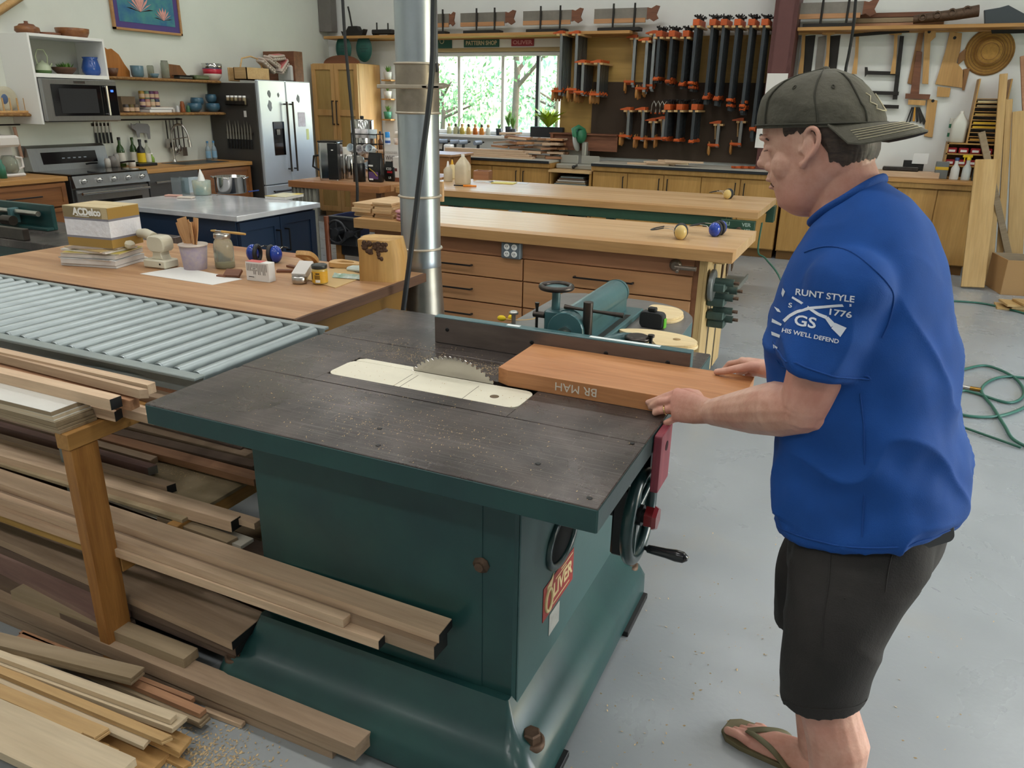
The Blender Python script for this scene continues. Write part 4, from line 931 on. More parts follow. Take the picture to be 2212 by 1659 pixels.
def handle(parent, x0, x1, y, z, name='handle', r=.006, off=.03):
    MB().bx(x0, x1, y-off-.006, y-off+.004, z-.005, z+.005, .002).bx(x0, x0+.01, y-off, y, z-.005, z+.005).bx(x1-.01, x1, y-off, y, z-.005, z+.005).build(name, M_black, parent, True, 'black bar handle')
b2 = thing('drawer_bench', 'maple topped workbench with alder drawers behind the saw', 'workbench', (-1.9, 4.7, 0))
BZ = .90; BX0, BX1, BYa, BYb = -3.11, -.637, 4.262, 5.13
for k in range(8):
    y0 = BYa+(BYb-BYa)*k/8; y1 = BYa+(BYb-BYa)*(k+1)/8
    MB().bx(BX0, BX1, y0, y1-.0005, BZ-.062, BZ, .0008).build('top_board', M_top if k else M_edge, b2, True)
FYb = 4.318
MB().bx(-3.0, -.82, FYb+.025, 5.08, .09, BZ-.0625).build('carcass', M_alderd, b2, True)
MB().bx(-2.98, -.85, FYb+.012, FYb+.026, .736, BZ-.063).build('apron', M_alderd, b2, True)
for c, (x0, x1) in enumerate(((-2.96, -1.902), (-1.892, -.852))):
    zs = [.733, .592, .425, .26, .1]
    for r in range(4):
        d_ = MB().bx(x0, x1, FYb, FYb+.024, zs[r+1]+.005, zs[r]-.003, .002).build('drawer_front', M_alder, b2, True)
        handle(d_, (x0+x1)/2-.185, (x0+x1)/2+.185, FYb, (zs[r]+zs[r+1])/2, off=.028)
MB().bx(-2.95, -.87, FYb+.05, 5.04, 0, .09).build('kick_plate', M_black, b2, True)
ep = MB().bx(-.819, -.79, FYb+.0, 5.08, .06, BZ-.0635).build('end_panel', M_cream3, b2, True)
for k in range(3): MB().bx(-.79, -.772, FYb+.0+.26*k, FYb+.2+.26*k, .06, BZ-.064, .002).build('track_strip', M_cream3, ep, True)
for k in range(2): MB().bx(-.79, -.776, FYb+.2+.26*k, FYb+.26+.26*k, .06, BZ-.064).build('steel_track', M_dsteel, ep, True)
ot = MB().bx(-2.035, -1.905, FYb-.03, FYb+.012, .733, .835, .006).build('outlet_box', mat('grey_outlet_box', '#6f7a82', .45, .3), b2, True, 'grey metal quadruple outlet box')
for dx in (-.025, .025):
    for dz in (-.022, .022):
        mb = MB(); mb.lathe([(.019, 0), (.019, .003), (.016, .004)], 16, M=Matrix.Translation((-1.97+dx, FYb-.03, .784+dz)) @ Matrix.Rotation(PI/2, 4, 'X')); mb.build('socket', M_white, ot, True)
        MB().bx(-1.977+dx, -1.974+dx, FYb-.036, FYb-.033, .783+dz, .791+dz).bx(-1.966+dx, -1.963+dx, FYb-.036, FYb-.033, .783+dz, .791+dz).bx(-1.9715+dx, -1.9685+dx, FYb-.036, FYb-.033, .776+dz, .779+dz).build('socket_slot', M_black, ot, True)
mb = MB(); mb.lathe([(.035, 0), (.035, .01), (.02, .02)], 16, M=Matrix.Translation((-.955, FYb+.012, .79)) @ Matrix.Rotation(PI/2, 4, 'X')); mb.cyl((-.95, FYb-.03, .785), (-.83, FYb-.03, .785), .013, n=10); mb.cyl((-.93, FYb-.03, .785), (-.93, FYb-.06, .765), .01, n=8); mb.build('air_valve', mat('old_brass', '#7d7266', .4, .6, var=.1), b2, True)
# vices and tools hung on the bench end
M_vise = mat('grimy_green_cast', '#3d4f49', .5, .2, var=.25, scale=20, bump=.1)
rnd = random.Random(3)
for k, (y_, z_, lb) in enumerate(((4.38, .68, 'upper green cast clamp head hung on the bench end'), (4.42, .585, 'second green cast clamp head on the bench end'), (4.45, .50, 'lowest green cast clamp head on the bench end'), (4.55, .60, 'green cast clamp head behind the second one'), (4.5, .44, 'small green clamp foot at the bottom of the bench end'))):
    o = thing('cast_clamp_head', lb, 'clamp', (-.771, y_, z_), 0, 'clamp heads on the bench end')
    MB().bx(.002, .1, -.05, .05, -.02, .025, .006).build('jaw', M_vise, o)
    MB().cyl((.03, 0, .03), (.14, 0, .03), .022, n=14).build('barrel', M_vise, o)
    MB().cyl((.14, 0, .03), (.17, 0, .03), .01, n=8).cyl((.158, -.02, .03), (.158, .02, .03), .005, n=6).build('screw', M_rust, o)
o = thing('tool_shelf', 'small grey metal ledge with hanging bits on the bench end', 'shelf', (-.771, 4.82, .62)); MB().bx(.002, .13, -.22, .22, -.012, 0, .002).bx(.12, .13, -.22, .22, 0, .02).build('ledge', mat('grey_ledge', '#6c6e68', .5, .3), o); MB().bx(.002, .03, .1, .14, -.1, -.012).build('bracket', M_vise, o)
for k in range(5):
    o = thing('drill_bit', 'rusty drill bit hanging under the bench top end, number counted from the front', 'drill bit', (-.72+.01*(k % 2), 4.5+.09*k, .70), 0, 'bits hanging on the bench end')
    o['label'] = ['frontmost', 'second', 'middle', 'fourth', 'rearmost'][k]+' rusty drill bit hanging under the bench top end'
    MB().tube([(0, 0, 0), (0, 0, .05), (0, 0, .09), (0, 0, .136)], [.003, .007, .006, .008], 8).build('shank', M_rust, o)
tag(MB().bx(-.771, -.70, 4.45, 5.0, .795, .8365, .003).build('bit_rack', M_cream3), 'pale wooden strip that the drill bits hang from', 'rack')
o = thing('grinding_wheel', 'grey disc wheel leaning on the bench end panel', 'wheel', (-.745, 4.36, .60)); MB().lathe([(0, -.012), (.085, -.012), (.09, -.008), (.09, .008), (.085, .012), (0, .012)], 24, M=Matrix.Translation((0, 0, .09)) @ Matrix.Rotation(PI/2, 4, 'Y')).build('disc', mat('grey_disc', '#6f726f', .4, .4, var=.1), o)
# quick vice on the left end of the bench
vc = thing('end_vice', 'black and blue cast woodworking vice on the bench left end', 'vice', (-3.2, 4.5, .62))
M_vblk = mat('black_cast', '#2a2c30', .45, .3, var=.15, scale=15); M_vblu = mat('blue_cast', '#27345c', .4, .2)
fx = 4.30
MB().bx(-3.36, -3.12, fx, fx+.055, .70, .892, .008).bx(-3.36, -3.12, fx-.006, fx+.001, .875, .892).build('front_jaw', M_vblk, vc, True)
MB().bx(-3.368, -3.361, fx, fx+.5, .70, .89, .004).build('side_plate', M_vblu, vc, True)
mb = MB(); hc = V((-3.245, fx-.05, .80))
mb.tube([(hc.x+.075*math.cos(2*PI*k/24), hc.y, hc.z+.075*math.sin(2*PI*k/24)) for k in range(24)], .008, 8, closed=True)
for k in range(5):
    a = 2*PI*k/5+.3; mb.cyl((hc.x, hc.y, hc.z), (hc.x+.074*math.cos(a), hc.y, hc.z+.074*math.sin(a)), .007, n=6)
mb.cyl((hc.x, hc.y-.02, hc.z), (hc.x, fx, hc.z), .028, n=14); mb.build('handwheel', M_vblk, vc, True)
MB().cyl((-3.31, fx-.06, .50), (-3.315, fx-.06, .90), .017, n=10).build('wooden_lever', mat('red_brown_stain', '#6e3d27', .4), vc, True)
mb = MB(); mb.cyl((-3.15, fx-.01, .79), (-3.15, fx-.06, .79), .022, n=12)
for a in (.5, 2.4, 3.9, 5.6): mb.bx(-3.15, -3.14, fx-.004, fx+.001, .79, .80); mb.cyl((-3.15, fx-.005, .79), (-3.15+.1*math.cos(a), fx-.005, .79+.08*math.sin(a)), .006, n=5)
mb.build('spindle', M_vblk, vc, True)
MB().bx(-3.30, -3.12, fx+.06, 4.7, .62, .70, .01).build('rear_housing', M_vblk, vc, True)
MB().bx(-3.34, -3.30, fx+.06, fx+.1, 0, .70).build('wooden_post', M_fir, vc, True)
# stacked blank boards, upright board, towels on the bench
M_blank = wood('pale_ash_blank', '#d2b288', '#c29e72', 'x', 7, .6, .06)
for col, (x0, n_) in enumerate(((-3.1, 6), (-2.935, 7))):
    for k in range(n_):
        o = MB().bx(-.075, .075, -.23, .23, 0, .0135, .0008).build('wood_blank', M_blank); o.location = (x0+.01*math.sin(k*2), 4.58+.012*math.cos(k*1.3), BZ+.0145*k); o.rotation_euler = (0, 0, .02*math.sin(k))
        nth = ['lowest', 'second', 'third', 'fourth', 'fifth', 'sixth', 'topmost'][k if k < n_-1 else 6]
        tag(o, f'{nth} pale wood blank of the {"left" if col == 0 else "right"} stack beside the end vice', 'wood blank', 'wood blanks stacked on the bench')
tag(MB().bx(-2.84, -2.62, 4.6, 4.622, BZ+.104, BZ+.235, .001).build('wood_blank', M_blank), 'upright wood blank standing on the stacks behind the duct', 'wood blank')
def cloth(name, label, cat, loc, sx, sy, h, m, seed, layers=3):
    o = thing(name, label, cat, loc)
    for k in range(layers):
        rings = []; rnd = random.Random(seed+k)
        for j in range(5):
            s = (.86, 1, 1.02, 1, .82)[j]; z = h*(k+j/4.2)/layers
            rings.append([(sx*s*math.cos(a)*(1+.06*math.sin(3*a+k)), sy*s*math.sin(a)*(1+.08*math.cos(2*a+k*2)), z) for a in [2*PI*i/20 for i in range(20)]])
        MB().loft(rings).build('fold', m, o)
    return o
cloth('folded_towel', 'pink folded towel on the bench behind the duct', 'towel', (-2.72, 4.36, BZ), .11, .075, .07, mat('pink_terry', '#c08a8e', .9, var=.12, scale=30, bump=.3, bscale=200), 1)
cloth('rag', 'white and grey rag on top of the pink towel', 'rag', (-2.69, 4.40, BZ+.072), .07, .05, .05, mat('grey_rag', '#c9c9c8', .9, col2='#4a4a4c', scale=18), 5, 2)
p = G(1466, 515, BZ); em = earmuffs('tan and black ear muffs lying on the near bench', (p.x+.01, p.y, BZ), PI/2+.2, M_muffcream, .045)
p = G(1545, 512, BZ); earmuffs('blue ear muffs lying at the near bench corner', (p.x, p.y+.06, BZ), 1.4, M_blue, .055)
# far shop bench
b1 = thing('shop_bench', 'long green framed maple shop bench in the middle of the room', 'workbench', (-2.5, 7.0, 0))
Z1 = .85; EX0, EX1, EYa, EYb = -4.22, -.81, 6.49, 7.66
for k in range(9):
    y0 = EYa+(EYb-EYa)*k/9; y1 = EYa+(EYb-EYa)*(k+1)/9
    MB().bx(EX0, EX1, y0, y1-.0006, Z1-.055, Z1, .0008).build('top_board', M_top if k else M_edge, b1, True)
M_gbench = mat('bench_green_paint', '#2c4a3a', .45, var=.1, scale=8)
MB().bx(EX0+.05, EX1-.25, EYa+.02, EYa+.06, Z1-.14, Z1-.056, .003).build('front_rail', M_gbench, b1, True)
MB().bx(EX0+.05, EX1-.05, EYb-.06, EYb-.02, Z1-.14, Z1-.056, .003).build('back_rail', M_gbench, b1, True)
MB().cyl((EX0+.1, EYa-.01, Z1-.185), (EX1-.3, EYa-.01, Z1-.185), .017, n=10).build('conduit', M_steel, b1, True)
MB().bx(-3.0, -2.88, EYa-.03, EYa+.02, Z1-.215, Z1-.135, .004).build('outlet_box', mat('grey_box2', '#7d858a', .5, .3), b1, True)
for lx in (EX0+.08, -2.4, EX1-.45):
    for ly in (EYa+.1, EYb-.16): MB().bx(lx, lx+.09, ly, ly+.06, 0, Z1-.0555, .004).build('leg', M_gbench, b1, True)
for ly in (EYa+.12, EYb-.15): MB().bx(EX0+.1, EX1-.4, ly, ly+.03, .18, .26).build('stretcher', M_gbench, b1, True)
vz = MB(); vz.prism([(-1.09, Z1-.07), (-.82, Z1-.07), (-.82, Z1-.16), (-.87, Z1-.205), (-1.05, Z1-.205), (-1.09, Z1-.17)], EYa-.05, EYa+.02, 'xz', b=.004)
vj = vz.build('vice_jaw', M_gbench, b1, True, 'green vice jaw cast with maker name')
M_castl = mat('cast_letters', '#9db0a3', .5)
text('OLI', frame((-1.045, EYa-.051, Z1-.1), (1, 0, 0), (0, 0, 1)), M_castl, vj, .04, bold=.001)
text('VER', frame((-.885, EYa-.051, Z1-.1), (1, 0, 0), (0, 0, 1)), M_castl, vj, .04, bold=.001)
text('VISE', frame((-1.045, EYa-.051, Z1-.145), (1, 0, 0), (0, 0, 1)), M_castl, vj, .03)
text('153', frame((-.875, EYa-.051, Z1-.145), (1, 0, 0), (0, 0, 1)), M_castl, vj, .034, bold=.001)
MB().prism([(-1.0, Z1-.195), (-.955, Z1-.13), (-.92, Z1-.13), (-.87, Z1-.195)], EYa-.07, EYa-.05, 'xz').cyl((-.937, EYa-.11, Z1-.14), (-.937, EYa-.05, Z1-.14), .022, n=10).build('vice_screw', M_rust, vj, True)
MB().bx(-.86, -.79, 7.45, 7.58, Z1-.2, Z1-.056, .004).build('end_vice', M_gbench, b1, True)
hs = spline([G(1646, 482, .72), V((-.77, 6.45, .55)), GY(1655, 560, 6.3), GY(1690, 615, 5.9), V((-.35, 5.6, .02)), V((.0, 5.0, .012)), V((.6, 4.6, .012)), V((.9, 4.4, .012))], 8)
tag(MB().tube(hs, .007, 8).build('air_hose', mat('green_hose', '#2c5c4c', .4)), 'thin green air hose hanging from the far bench corner', 'hose')
p = G(1575, 428, Z1); earmuffs('cream ear muffs lying on the far shop bench', (p.x, p.y-.05, Z1), 1.5, M_muffcream, .05)
# things on the far bench
M_hdpe = mat('milky_jug', '#c9bda4', .45, var=.08, scale=8)
def jug(label, loc, s=1, m=None, capc='#d8d6cc'):
    o = thing('plastic_jug', label, 'jug', tuple(loc)); m = m or M_hdpe
    w = .078*s; h = .2*s
    rings = [[(p[0], p[1], z) for p in rrect(-w*k, w*k, -w*k, w*k, w*k*.45, 4)] for z, k in ((0, .9), (.008, 1), (h, 1), (h+.03*s, .85), (h+.095*s, .3), (h+.1*s, .27))]
    MB().loft(rings).build('body', m, o); MB().lathe([(.021*s, 0), (.021*s, .03*s), (.018*s, .034*s), (0, .034*s)], 16, c=(0, 0, h+.095*s)).build('cap', mat('jug_cap', capc, .4), o)
    MB().tube([(w*.6, 0, h+.045*s), (w*.98, 0, h+.01*s), (w*1.02, 0, h-.05*s)], .013*s, 8).build('grip', m, o)
    return o
jug('milky plastic gallon jug on the far bench right of the duct', G(1000, 397, Z1), .88)
o = boxy('square_wood_box', 'small open square brown wood box on the far bench', 'box', G(1043, 387, Z1), [('front', (-.085, .085, -.085, -.075, 0, .09), M_alderd), ('back', (-.085, .085, .075, .085, 0, .09), M_alderd), ('side', (-.085, -.075, -.075, .075, 0, .09), M_alderd), ('side', (.075, .085, -.075, .075, 0, .09), M_alderd), ('bottom', (-.075, .075, -.075, .075, 0, .008), M_alderd)], .2)
p = G(1060, 395, Z1)
for k, (dx, dy, rz, c_, lb, z_) in enumerate(((-.1, .1, .2, '#d6d6d4', 'white paper lying left on the far bench', 0), (.06, .05, -.1, '#dedcd8', 'white paper under the yellow pad on the far bench', 0), (.24, .12, .3, '#d2d2d0', 'white paper poking out right of the yellow pad', .001), (.14, .03, .15, '#d8cc74', 'yellow note pad on the far bench', .002))):
    o = MB().bx(-.12, .12, -.08, .08, 0, .002 if k < 3 else .008).build('paper_sheet' if k < 3 else 'note_pad', mat('paper_%d' % k, c_, .7)); o.location = (p.x+dx, p.y+dy, Z1+z_); o.rotation_euler = (0, 0, rz); tag(o, lb, 'paper')
p = G(1005, 404, Z1); o = thing('orange_marker', 'orange handled marker lying on the far bench', 'marker', (p.x, p.y, Z1+.012), .1)
MB().cyl((-.12, 0, 0), (-.02, 0, 0), .007, n=8).build('barrel', M_black, o); MB().cyl((-.02, 0, 0), (.11, .02, 0), .011, .009, n=10).build('grip', mat('orange_plastic', '#dd8320', .4), o)
o = turned('glue_bottle', 'white glue bottle with nozzle beside the duct', 'bottle', G(968, 392, Z1), [('body', [(0, 0), (.045, 0), (.047, .01), (.046, .12), (.02, .15)], M_hdpe), ('nozzle', [(.017, .15), (.014, .165), (.006, .205), (0, .207)], M_white)])
o = turned('glue_bottle', 'yellow capped glue bottle behind the milky jug', 'bottle', G(977, 386, Z1), [('body', [(0, 0), (.04, 0), (.042, .01), (.042, .13), (.018, .15)], mat('cream_bottle', '#cbb98c', .45)), ('cap', [(.016, .15), (.013, .17), (.005, .2), (0, .2)], mat('yellow_cap', '#d9a52b', .4))])
# ------------------------------------------------------------------ coffee bench
cb = thing('coffee_bench', 'butcher block coffee bench with a grey curtain skirt', 'bench', (-4.75, 6.8, 0))
ZC = .87
for k in range(8):
    MB().bx(-5.315, -4.235, 6.235+.2*k, 6.4345+.2*k, ZC-.06, ZC, .001).build('top_board', wood('walnut_block_%d' % k, '#9c6a3e', '#7d4d2a', 'x', 9, .5, .02) if k in (0, 3, 6) else M_butch, cb, True)
for lx in (-5.28, -4.32):
    for ly in (6.3, 7.7): MB().bx(lx, lx+.06, ly, ly+.06, 0, ZC-.0605, .003).build('leg', mat('brown_leg', '#5d3c24', .5), cb, True)
rings = []; pts = []
for i in range(60):
    u = i/59; pts.append((-5.30+.30*u+.0, 6.262+.012*math.sin(u*40)))
mb = MB(); vs = [(x, y, z) for z in (.06, ZC-.062) for x, y in pts]; mb.add(vs, [(i, i+1, 61+i, 60+i) for i in range(59)], smooth=True)
vs = [(x, y+.003, z) for z in (.06, ZC-.062) for x, y in pts]; mb.add(vs, [(i, 60+i, 61+i, i+1) for i in range(59)], smooth=True)
mb.build('curtain', mat('grey_linen', '#77756b', .9, var=.12, scale=25, stretch=(6, 1, 1), bump=.2, bscale=80), cb, True)
C_ = lambda px, py: G(px, py, ZC)
M_chrome = mat('polished_chrome', '#c6c4c2', .1, 1); M_blkp = mat('black_plastic', '#17181a', .3)
o = thing('coffee_maker', 'chrome and black drip coffee maker at the bench left end', 'coffee maker', tuple(C_(718, 388)), .35)
MB().prism(rrect(-.1, .1, -.11, .11, .03, 4), 0, .365, b=.004).build('chrome_body', M_chrome, o); MB().bx(.0, .104, -.114, -.02, .01, .36, .004).build('black_front', M_blkp, o); MB().bx(-.1, .1, -.11, .11, .366, .38, .004).build('lid', M_blkp, o)
mb = MB(); mb.tube([(-.1, -.05, .24), (-.16, -.05, .23), (-.175, -.05, .13), (-.1, -.05, .09)], .011, 8); mb.build('carafe_handle', M_blkp, o); MB().bx(.04, .06, -.116, -.114, .29, .3).build('badge', M_white, o)
turned('steel_thermos', 'tall chrome thermos right of the coffee maker', 'thermos', C_(757, 386), [('body', [(0, 0), (.055, 0), (.057, .01), (.057, .2), (.05, .225), (.05, .24), (0, .243)], M_chrome)])
turned('white_canister', 'white plastic canister behind the thermos', 'canister', C_(752, 372), [('body', [(0, 0), (.07, 0), (.075, .01), (.078, .26), (.07, .27), (0, .272)], mat('offwhite_canister', '#c9c6bc', .4))])
turned('coffee_grinder', 'black coffee grinder with clear dome behind the cable', 'grinder', C_(777, 392), [('body', [(0, 0), (.062, 0), (.062, .17), (.058, .18)], M_blkp), ('dome', [(.058, .18), (.058, .2), (.05, .235), (.02, .25), (0, .252)], mat('smoky_dome', '#8c8a86', .12, trans=.5))])
o = thing('mug_rack', 'black wire mug rack holding white mugs', 'rack', tuple(C_(790, 382)))
mb = MB()
for z in (.18, .33, .43):
    mb.tube([(-.16, 0, z), (.16, 0, z)], .005, 6); mb.tube([(-.16, .12, z), (.16, .12, z)], .005, 6)
for x in (-.16, .16):
    for y in (0, .12): mb.tube([(x, y, 0), (x, y, .44)], .005, 6)
mb.build('frame', M_black, o)
M_mug = mat('white_mug', '#cfccca', .3, col2='#bab6b8', scale=14); Mr = mw(o)
for k, (dx, dz, lb) in enumerate(((-.11, .27, 'white mug hanging at the left of the upper mug rack row'), (-.03, .26, 'white mug with open mouth in the upper row of the mug rack'), (.045, .27, 'white mug in the middle of the upper mug rack row'), (.12, .27, 'white and blue mug at the right of the upper mug rack row'), (-.06, .09, 'white mug with brown picture in the lower mug rack row'), (.04, .1, 'white mug with open mouth in the lower mug rack row'), (.11, .1, 'white mug at the right of the lower mug rack row'), (-.12, .39, 'upturned white mug at the left on top of the mug rack'), (-.02, .39, 'upturned white mug in the middle on top of the rack'), (.09, .39, 'upturned white mug at the right on top of the rack'))):
    q = Mr @ V((dx, -.02 if dz < .35 else .04, dz)); m_ = thing('mug', lb, 'mug', tuple(q), 0, 'mugs on the rack', rot=(PI/2-.35, 0, .5*math.sin(k)) if dz < .35 else (0, 0, k))
    MB().lathe([(0, 0), (.036, 0), (.04, .005), (.041, .09), (.038, .09), (.037, .008), (0, .008)], 18).build('cup', M_mug if k % 3 else mat('blue_mug_%d' % k, '#b9c6cc', .3), m_)
    MB().tube([(.04, 0, .075), (.066, 0, .07), (.07, 0, .035), (.04, 0, .02)], .006, 8).build('handle', M_mug, m_)
turned('steel_urn', 'tall polished steel urn with black knob behind the mug rack', 'urn', G(787, 368, ZC), [('body', [(0, 0), (.125, 0), (.13, .01), (.13, .545), (.125, .555), (0, .565)], M_chrome), ('knob', [(.02, .565), (.022, .58), (.02, .595), (0, .597)], M_black)], 28)
def pouch(label, loc, w, h, m, rz=0, t=.07, name='pouch'):
    o = thing(name, label, 'pouch', tuple(loc), rz)
    rings = []
    for z, kx, ky in ((0, .9, .8), (.02, 1, 1), (h*.5, 1, 1), (h*.8, .98, .55), (h*.93, .95, .12), (h, .93, .1)):
        rings.append([(p[0], p[1], z) for p in rrect(-w/2*kx, w/2*kx, -t/2*ky, t/2*ky, min(w, t)*.2*ky, 3)])
    MB().loft(rings).build('bag', m, o); return o
o = pouch('glossy black coffee pouch with purple label', C_(813, 393), .16, .28, mat('glossy_black_foil', '#1a1a1c', .2))
MB().bx(-.06, .05, -.039, -.0365, .03, .1, .001).build('purple_label', mat('purple_print', '#5a3f6e', .4), o); MB().bx(-.055, -.01, -.0395, -.037, .02, .035).build('print', M_white, o); MB().tube([(-.05, -.039, .13), (0, -.039, .1), (.04, -.039, .06)], .006, 6).build('gold_print', mat('gold_print', '#b49a4b', .3, .6), o); MB().bx(-.06, -.01, -.0385, -.034, .15, .165).build('print', M_white, o)
o = pouch('white protein powder pouch reading WHEY', G(850, 372, ZC), .2, .3, mat('white_foil', '#cac7c3', .35)); text('WHEY', mw(o) @ frame((-.0, -.0365, .155), (1, 0, 0), (0, 0, 1)), mat('brown_print', '#4a4040', .5), o, .07, width=.15); text('DESIGNER', mw(o) @ frame((0, -.034, .215), (1, 0, 0), (0, 0, 1)), mat('silver_print', '#a8a6a2', .5), o, .04, width=.16); MB().ball((.02, -.037, .11), (.03, .002, .018), 8).build('print', mat('chocolate_print', '#5b2f22', .5), o)
o = pouch('small black pouch with red and white lettering', C_(845, 391), .13, .19, mat('black_foil', '#1c1d1d', .35)); text('ICED', mw(o) @ frame((.0, -.0365, .12), (1, 0, 0), (0, 0, 1)), M_white, o, .035, width=.06); MB().bx(-.02, .04, -.0375, -.0358, .08, .1).build('red_print', mat('red_print', '#a3262c', .4), o); text('LB', mw(o) @ frame((.01, -.0365, .035), (1, 0, 0), (0, 0, 1)), M_white, o, .03)
boxy('carton', 'white carton with dark label right of the black pouch', 'box', C_(870, 392), [('carton', (-.08, .08, -.05, .05, 0, .24, .003), mat('white_card2', '#cfcbc5', .5)), ('print', (-.06, -.03, -.052, -.0502, .1, .13), mat('dark_red_print', '#5c2a2a', .5)), ('print', (-.08, .08, -.0515, -.0501, .0, .04), mat('brown_picture', '#7a4a34', .5))])
# side counter behind the coffee bench with cleaning things
sb = boxy('side_cabinet', 'brown wood side cabinet behind the coffee bench', 'cabinet', (-5.5, 8.8, 0), [('body', (-.75, .75, -.28, .28, 0, 1.0, .004), wood('brown_cabinet', '#9c6b3c', '#82552c', 'x', 6, .5, .03)), ('top', (-.78, .78, -.3, .3, 1.001, 1.03, .004), M_butch)])
SZ = 1.03; Q = lambda px, y=8.62: GY(px, 318, y)
q = GY(838, 322, 8.6); o = turned('spray_can', 'white spray can with bright blue cap', 'can', (q.x, 8.6, SZ), [('body', [(0, 0), (.032, 0), (.034, .006), (.034, .15), (.028, .165)], mat('white_can', '#c9d0d8', .3)), ('cap', [(.03, .165), (.03, .225), (.026, .232), (0, .232)], mat('bright_blue', '#2f8fd6', .35)), ('label_band', [(.0345, .1), (.0345, .13)], mat('navy_label', '#35589c', .4))])
q = GY(853, 322, 8.6); boxy('plastic_tray', 'pale blue plastic tray beside the blue capped can', 'tray', (q.x+.03, 8.6, SZ), [('tray', (-.1, .1, -.06, .06, 0, .07, .006), mat('pale_blue_plastic', '#b9cbd9', .4))])
turned('paper_cup', 'orange and white paper cup on the pale blue tray', 'cup', (q.x+.03, 8.6, SZ+.0705), [('cup', [(0, 0), (.03, 0), (.04, .09), (.037, .09), (.028, .004), (0, .004)], mat('orange_cup', '#c98a4e', .5, col2='#d9d4ce', scale=14))])
o = turned('white_kettle', 'white and grey electric kettle half hidden by the duct', 'kettle', (q.x+.09, 8.95, SZ+.0), [('body', [(0, 0), (.08, 0), (.085, .01), (.07, .26), (.05, .29), (0, .3)], mat('white_kettle', '#c5c9d0', .25))]); MB().tube([(-.07, 0, .27), (-.13, 0, .28), (-.13, 0, .1), (-.08, 0, .06)], .014, 8).build('handle', mat('grey_handle', '#8f959c', .3), o)
turned('brown_bottle', 'small brown bottle behind the mug rack', 'bottle', (GY(827, 318, 8.9).x, 8.85, SZ), [('body', [(0, 0), (.03, 0), (.03, .11), (.012, .14), (.012, .2), (0, .2)], mat('brown_glass', '#5b3a22', .2)), ('cap', [(.014, .2), (.014, .225), (0, .225)], M_black)])
# ------------------------------------------------------------------ kitchen island
isl = thing('kitchen_island', 'navy kitchen island with white marble top', 'island', (-4.35, 4.35, 0))
IXa, IXb, IYa, IYb, IZ = -4.985, -3.72, 3.845, 4.70, .915
M_navy = mat('navy_paint', '#1f2f46', .4, var=.04)
def marble():
    m = mat('white_marble', '#c9cacd', .12, col2='#a9acb1', scale=3, coat=.3); return m
MB().bx(IXa, IXb, IYa, IYb, IZ-.035, IZ, .003).build('marble_top', marble(), isl, True)
MB().bx(IXa+.03, IXb-.05, IYa+.03, IYb-.03, .1, IZ-.0355).build('body', M_navy, isl, True); MB().bx(IXa+.06, IXb-.1, IYa+.06, IYb-.06, 0, .1).build('plinth', M_black, isl, True)
for y0, y1, hy in ((IYa+.04, (IYa+IYb)/2-.003, (IYa+IYb)/2-.045), ((IYa+IYb)/2+.003, IYb-.04, (IYa+IYb)/2+.045)):
    d_ = MB().bx(IXb-.05, IXb-.03, y0, y1, .12, IZ-.05, .002).build('door', M_navy, isl, True)
    MB().bx(IXb-.03, IXb-.022, y0, y0+.06, .12, IZ-.05).bx(IXb-.03, IXb-.022, y1-.06, y1, .12, IZ-.05).bx(IXb-.03, IXb-.022, y0+.06, y1-.06, .12, .18).bx(IXb-.03, IXb-.022, y0+.06, y1-.06, IZ-.11, IZ-.05).build('door_frame', M_navy, d_, True)
    MB().bx(IXb+.012, IXb+.022, hy-.005, hy+.005, .62, .78, .002).bx(IXb-.022, IXb+.015, hy-.005, hy+.005, .62, .63).bx(IXb-.022, IXb+.015, hy-.005, hy+.005, .77, .78).build('handle', M_black, d_, True, 'black bar handle')
I_ = lambda px, py: G(px, py, IZ)
o = turned('ceramic_crock', 'blue green glazed crock with a tissue on the island', 'crock', I_(438, 421), [('pot', [(0, 0), (.06, 0), (.066, .008), (.07, .11), (.066, .112), (.06, .012), (0, .012)], mat('swirl_glaze', '#7f9a98', .25, col2='#a9a58e', scale=9, coat=.4)), ('filling', [(.0655, .10), (0, .10)], M_paper)], 24)
MB().loft([[(-.02, -.02, .1), (.03, -.015, .1), (.028, .02, .1), (-.02, .02, .1)], [(-.015, -.008, .15), (.02, -.004, .15), (.018, .012, .15), (-.015, .012, .15)], [(-.004, 0, .195), (.002, 0, .195), (.002, .003, .195), (-.004, .003, .195)]]).build('tissue', M_white, o)
o = turned('stock_pot', 'polished steel stock pot with ring handles on the island', 'pot', I_(500, 416), [('pot', [(0, 0), (.115, 0), (.12, .008), (.12, .125), (.124, .13), (.118, .13), (.114, .012), (0, .012)], M_chrome)], 32)
for a in (.4, 2.2, 3.6, 5.2): MB().tube([(.12*math.cos(a-.2), .12*math.sin(a-.2), .115), (.15*math.cos(a), .15*math.sin(a), .125), (.12*math.cos(a+.2), .12*math.sin(a+.2), .115)], .006, 6).build('handle', M_chrome, o)
o = boxy('clear_bin', 'clear plastic bin on the island left of the crock', 'bin', I_(392, 420), [('front', (-.05, .05, -.04, -.038, 0, .13, .0005), mat('clear_acrylic', '#c6ced2', .1, trans=.8, ior=1.1)), ('back', (-.05, .05, .038, .04, 0, .13, .0005), mat('clear_acrylic2', '#bfc7cb', .1, trans=.8, ior=1.1)), ('side', (-.05, -.048, -.038, .038, 0, .13, .0005), M_pane), ('side', (.048, .05, -.038, .038, 0, .13, .0005), M_pane)])
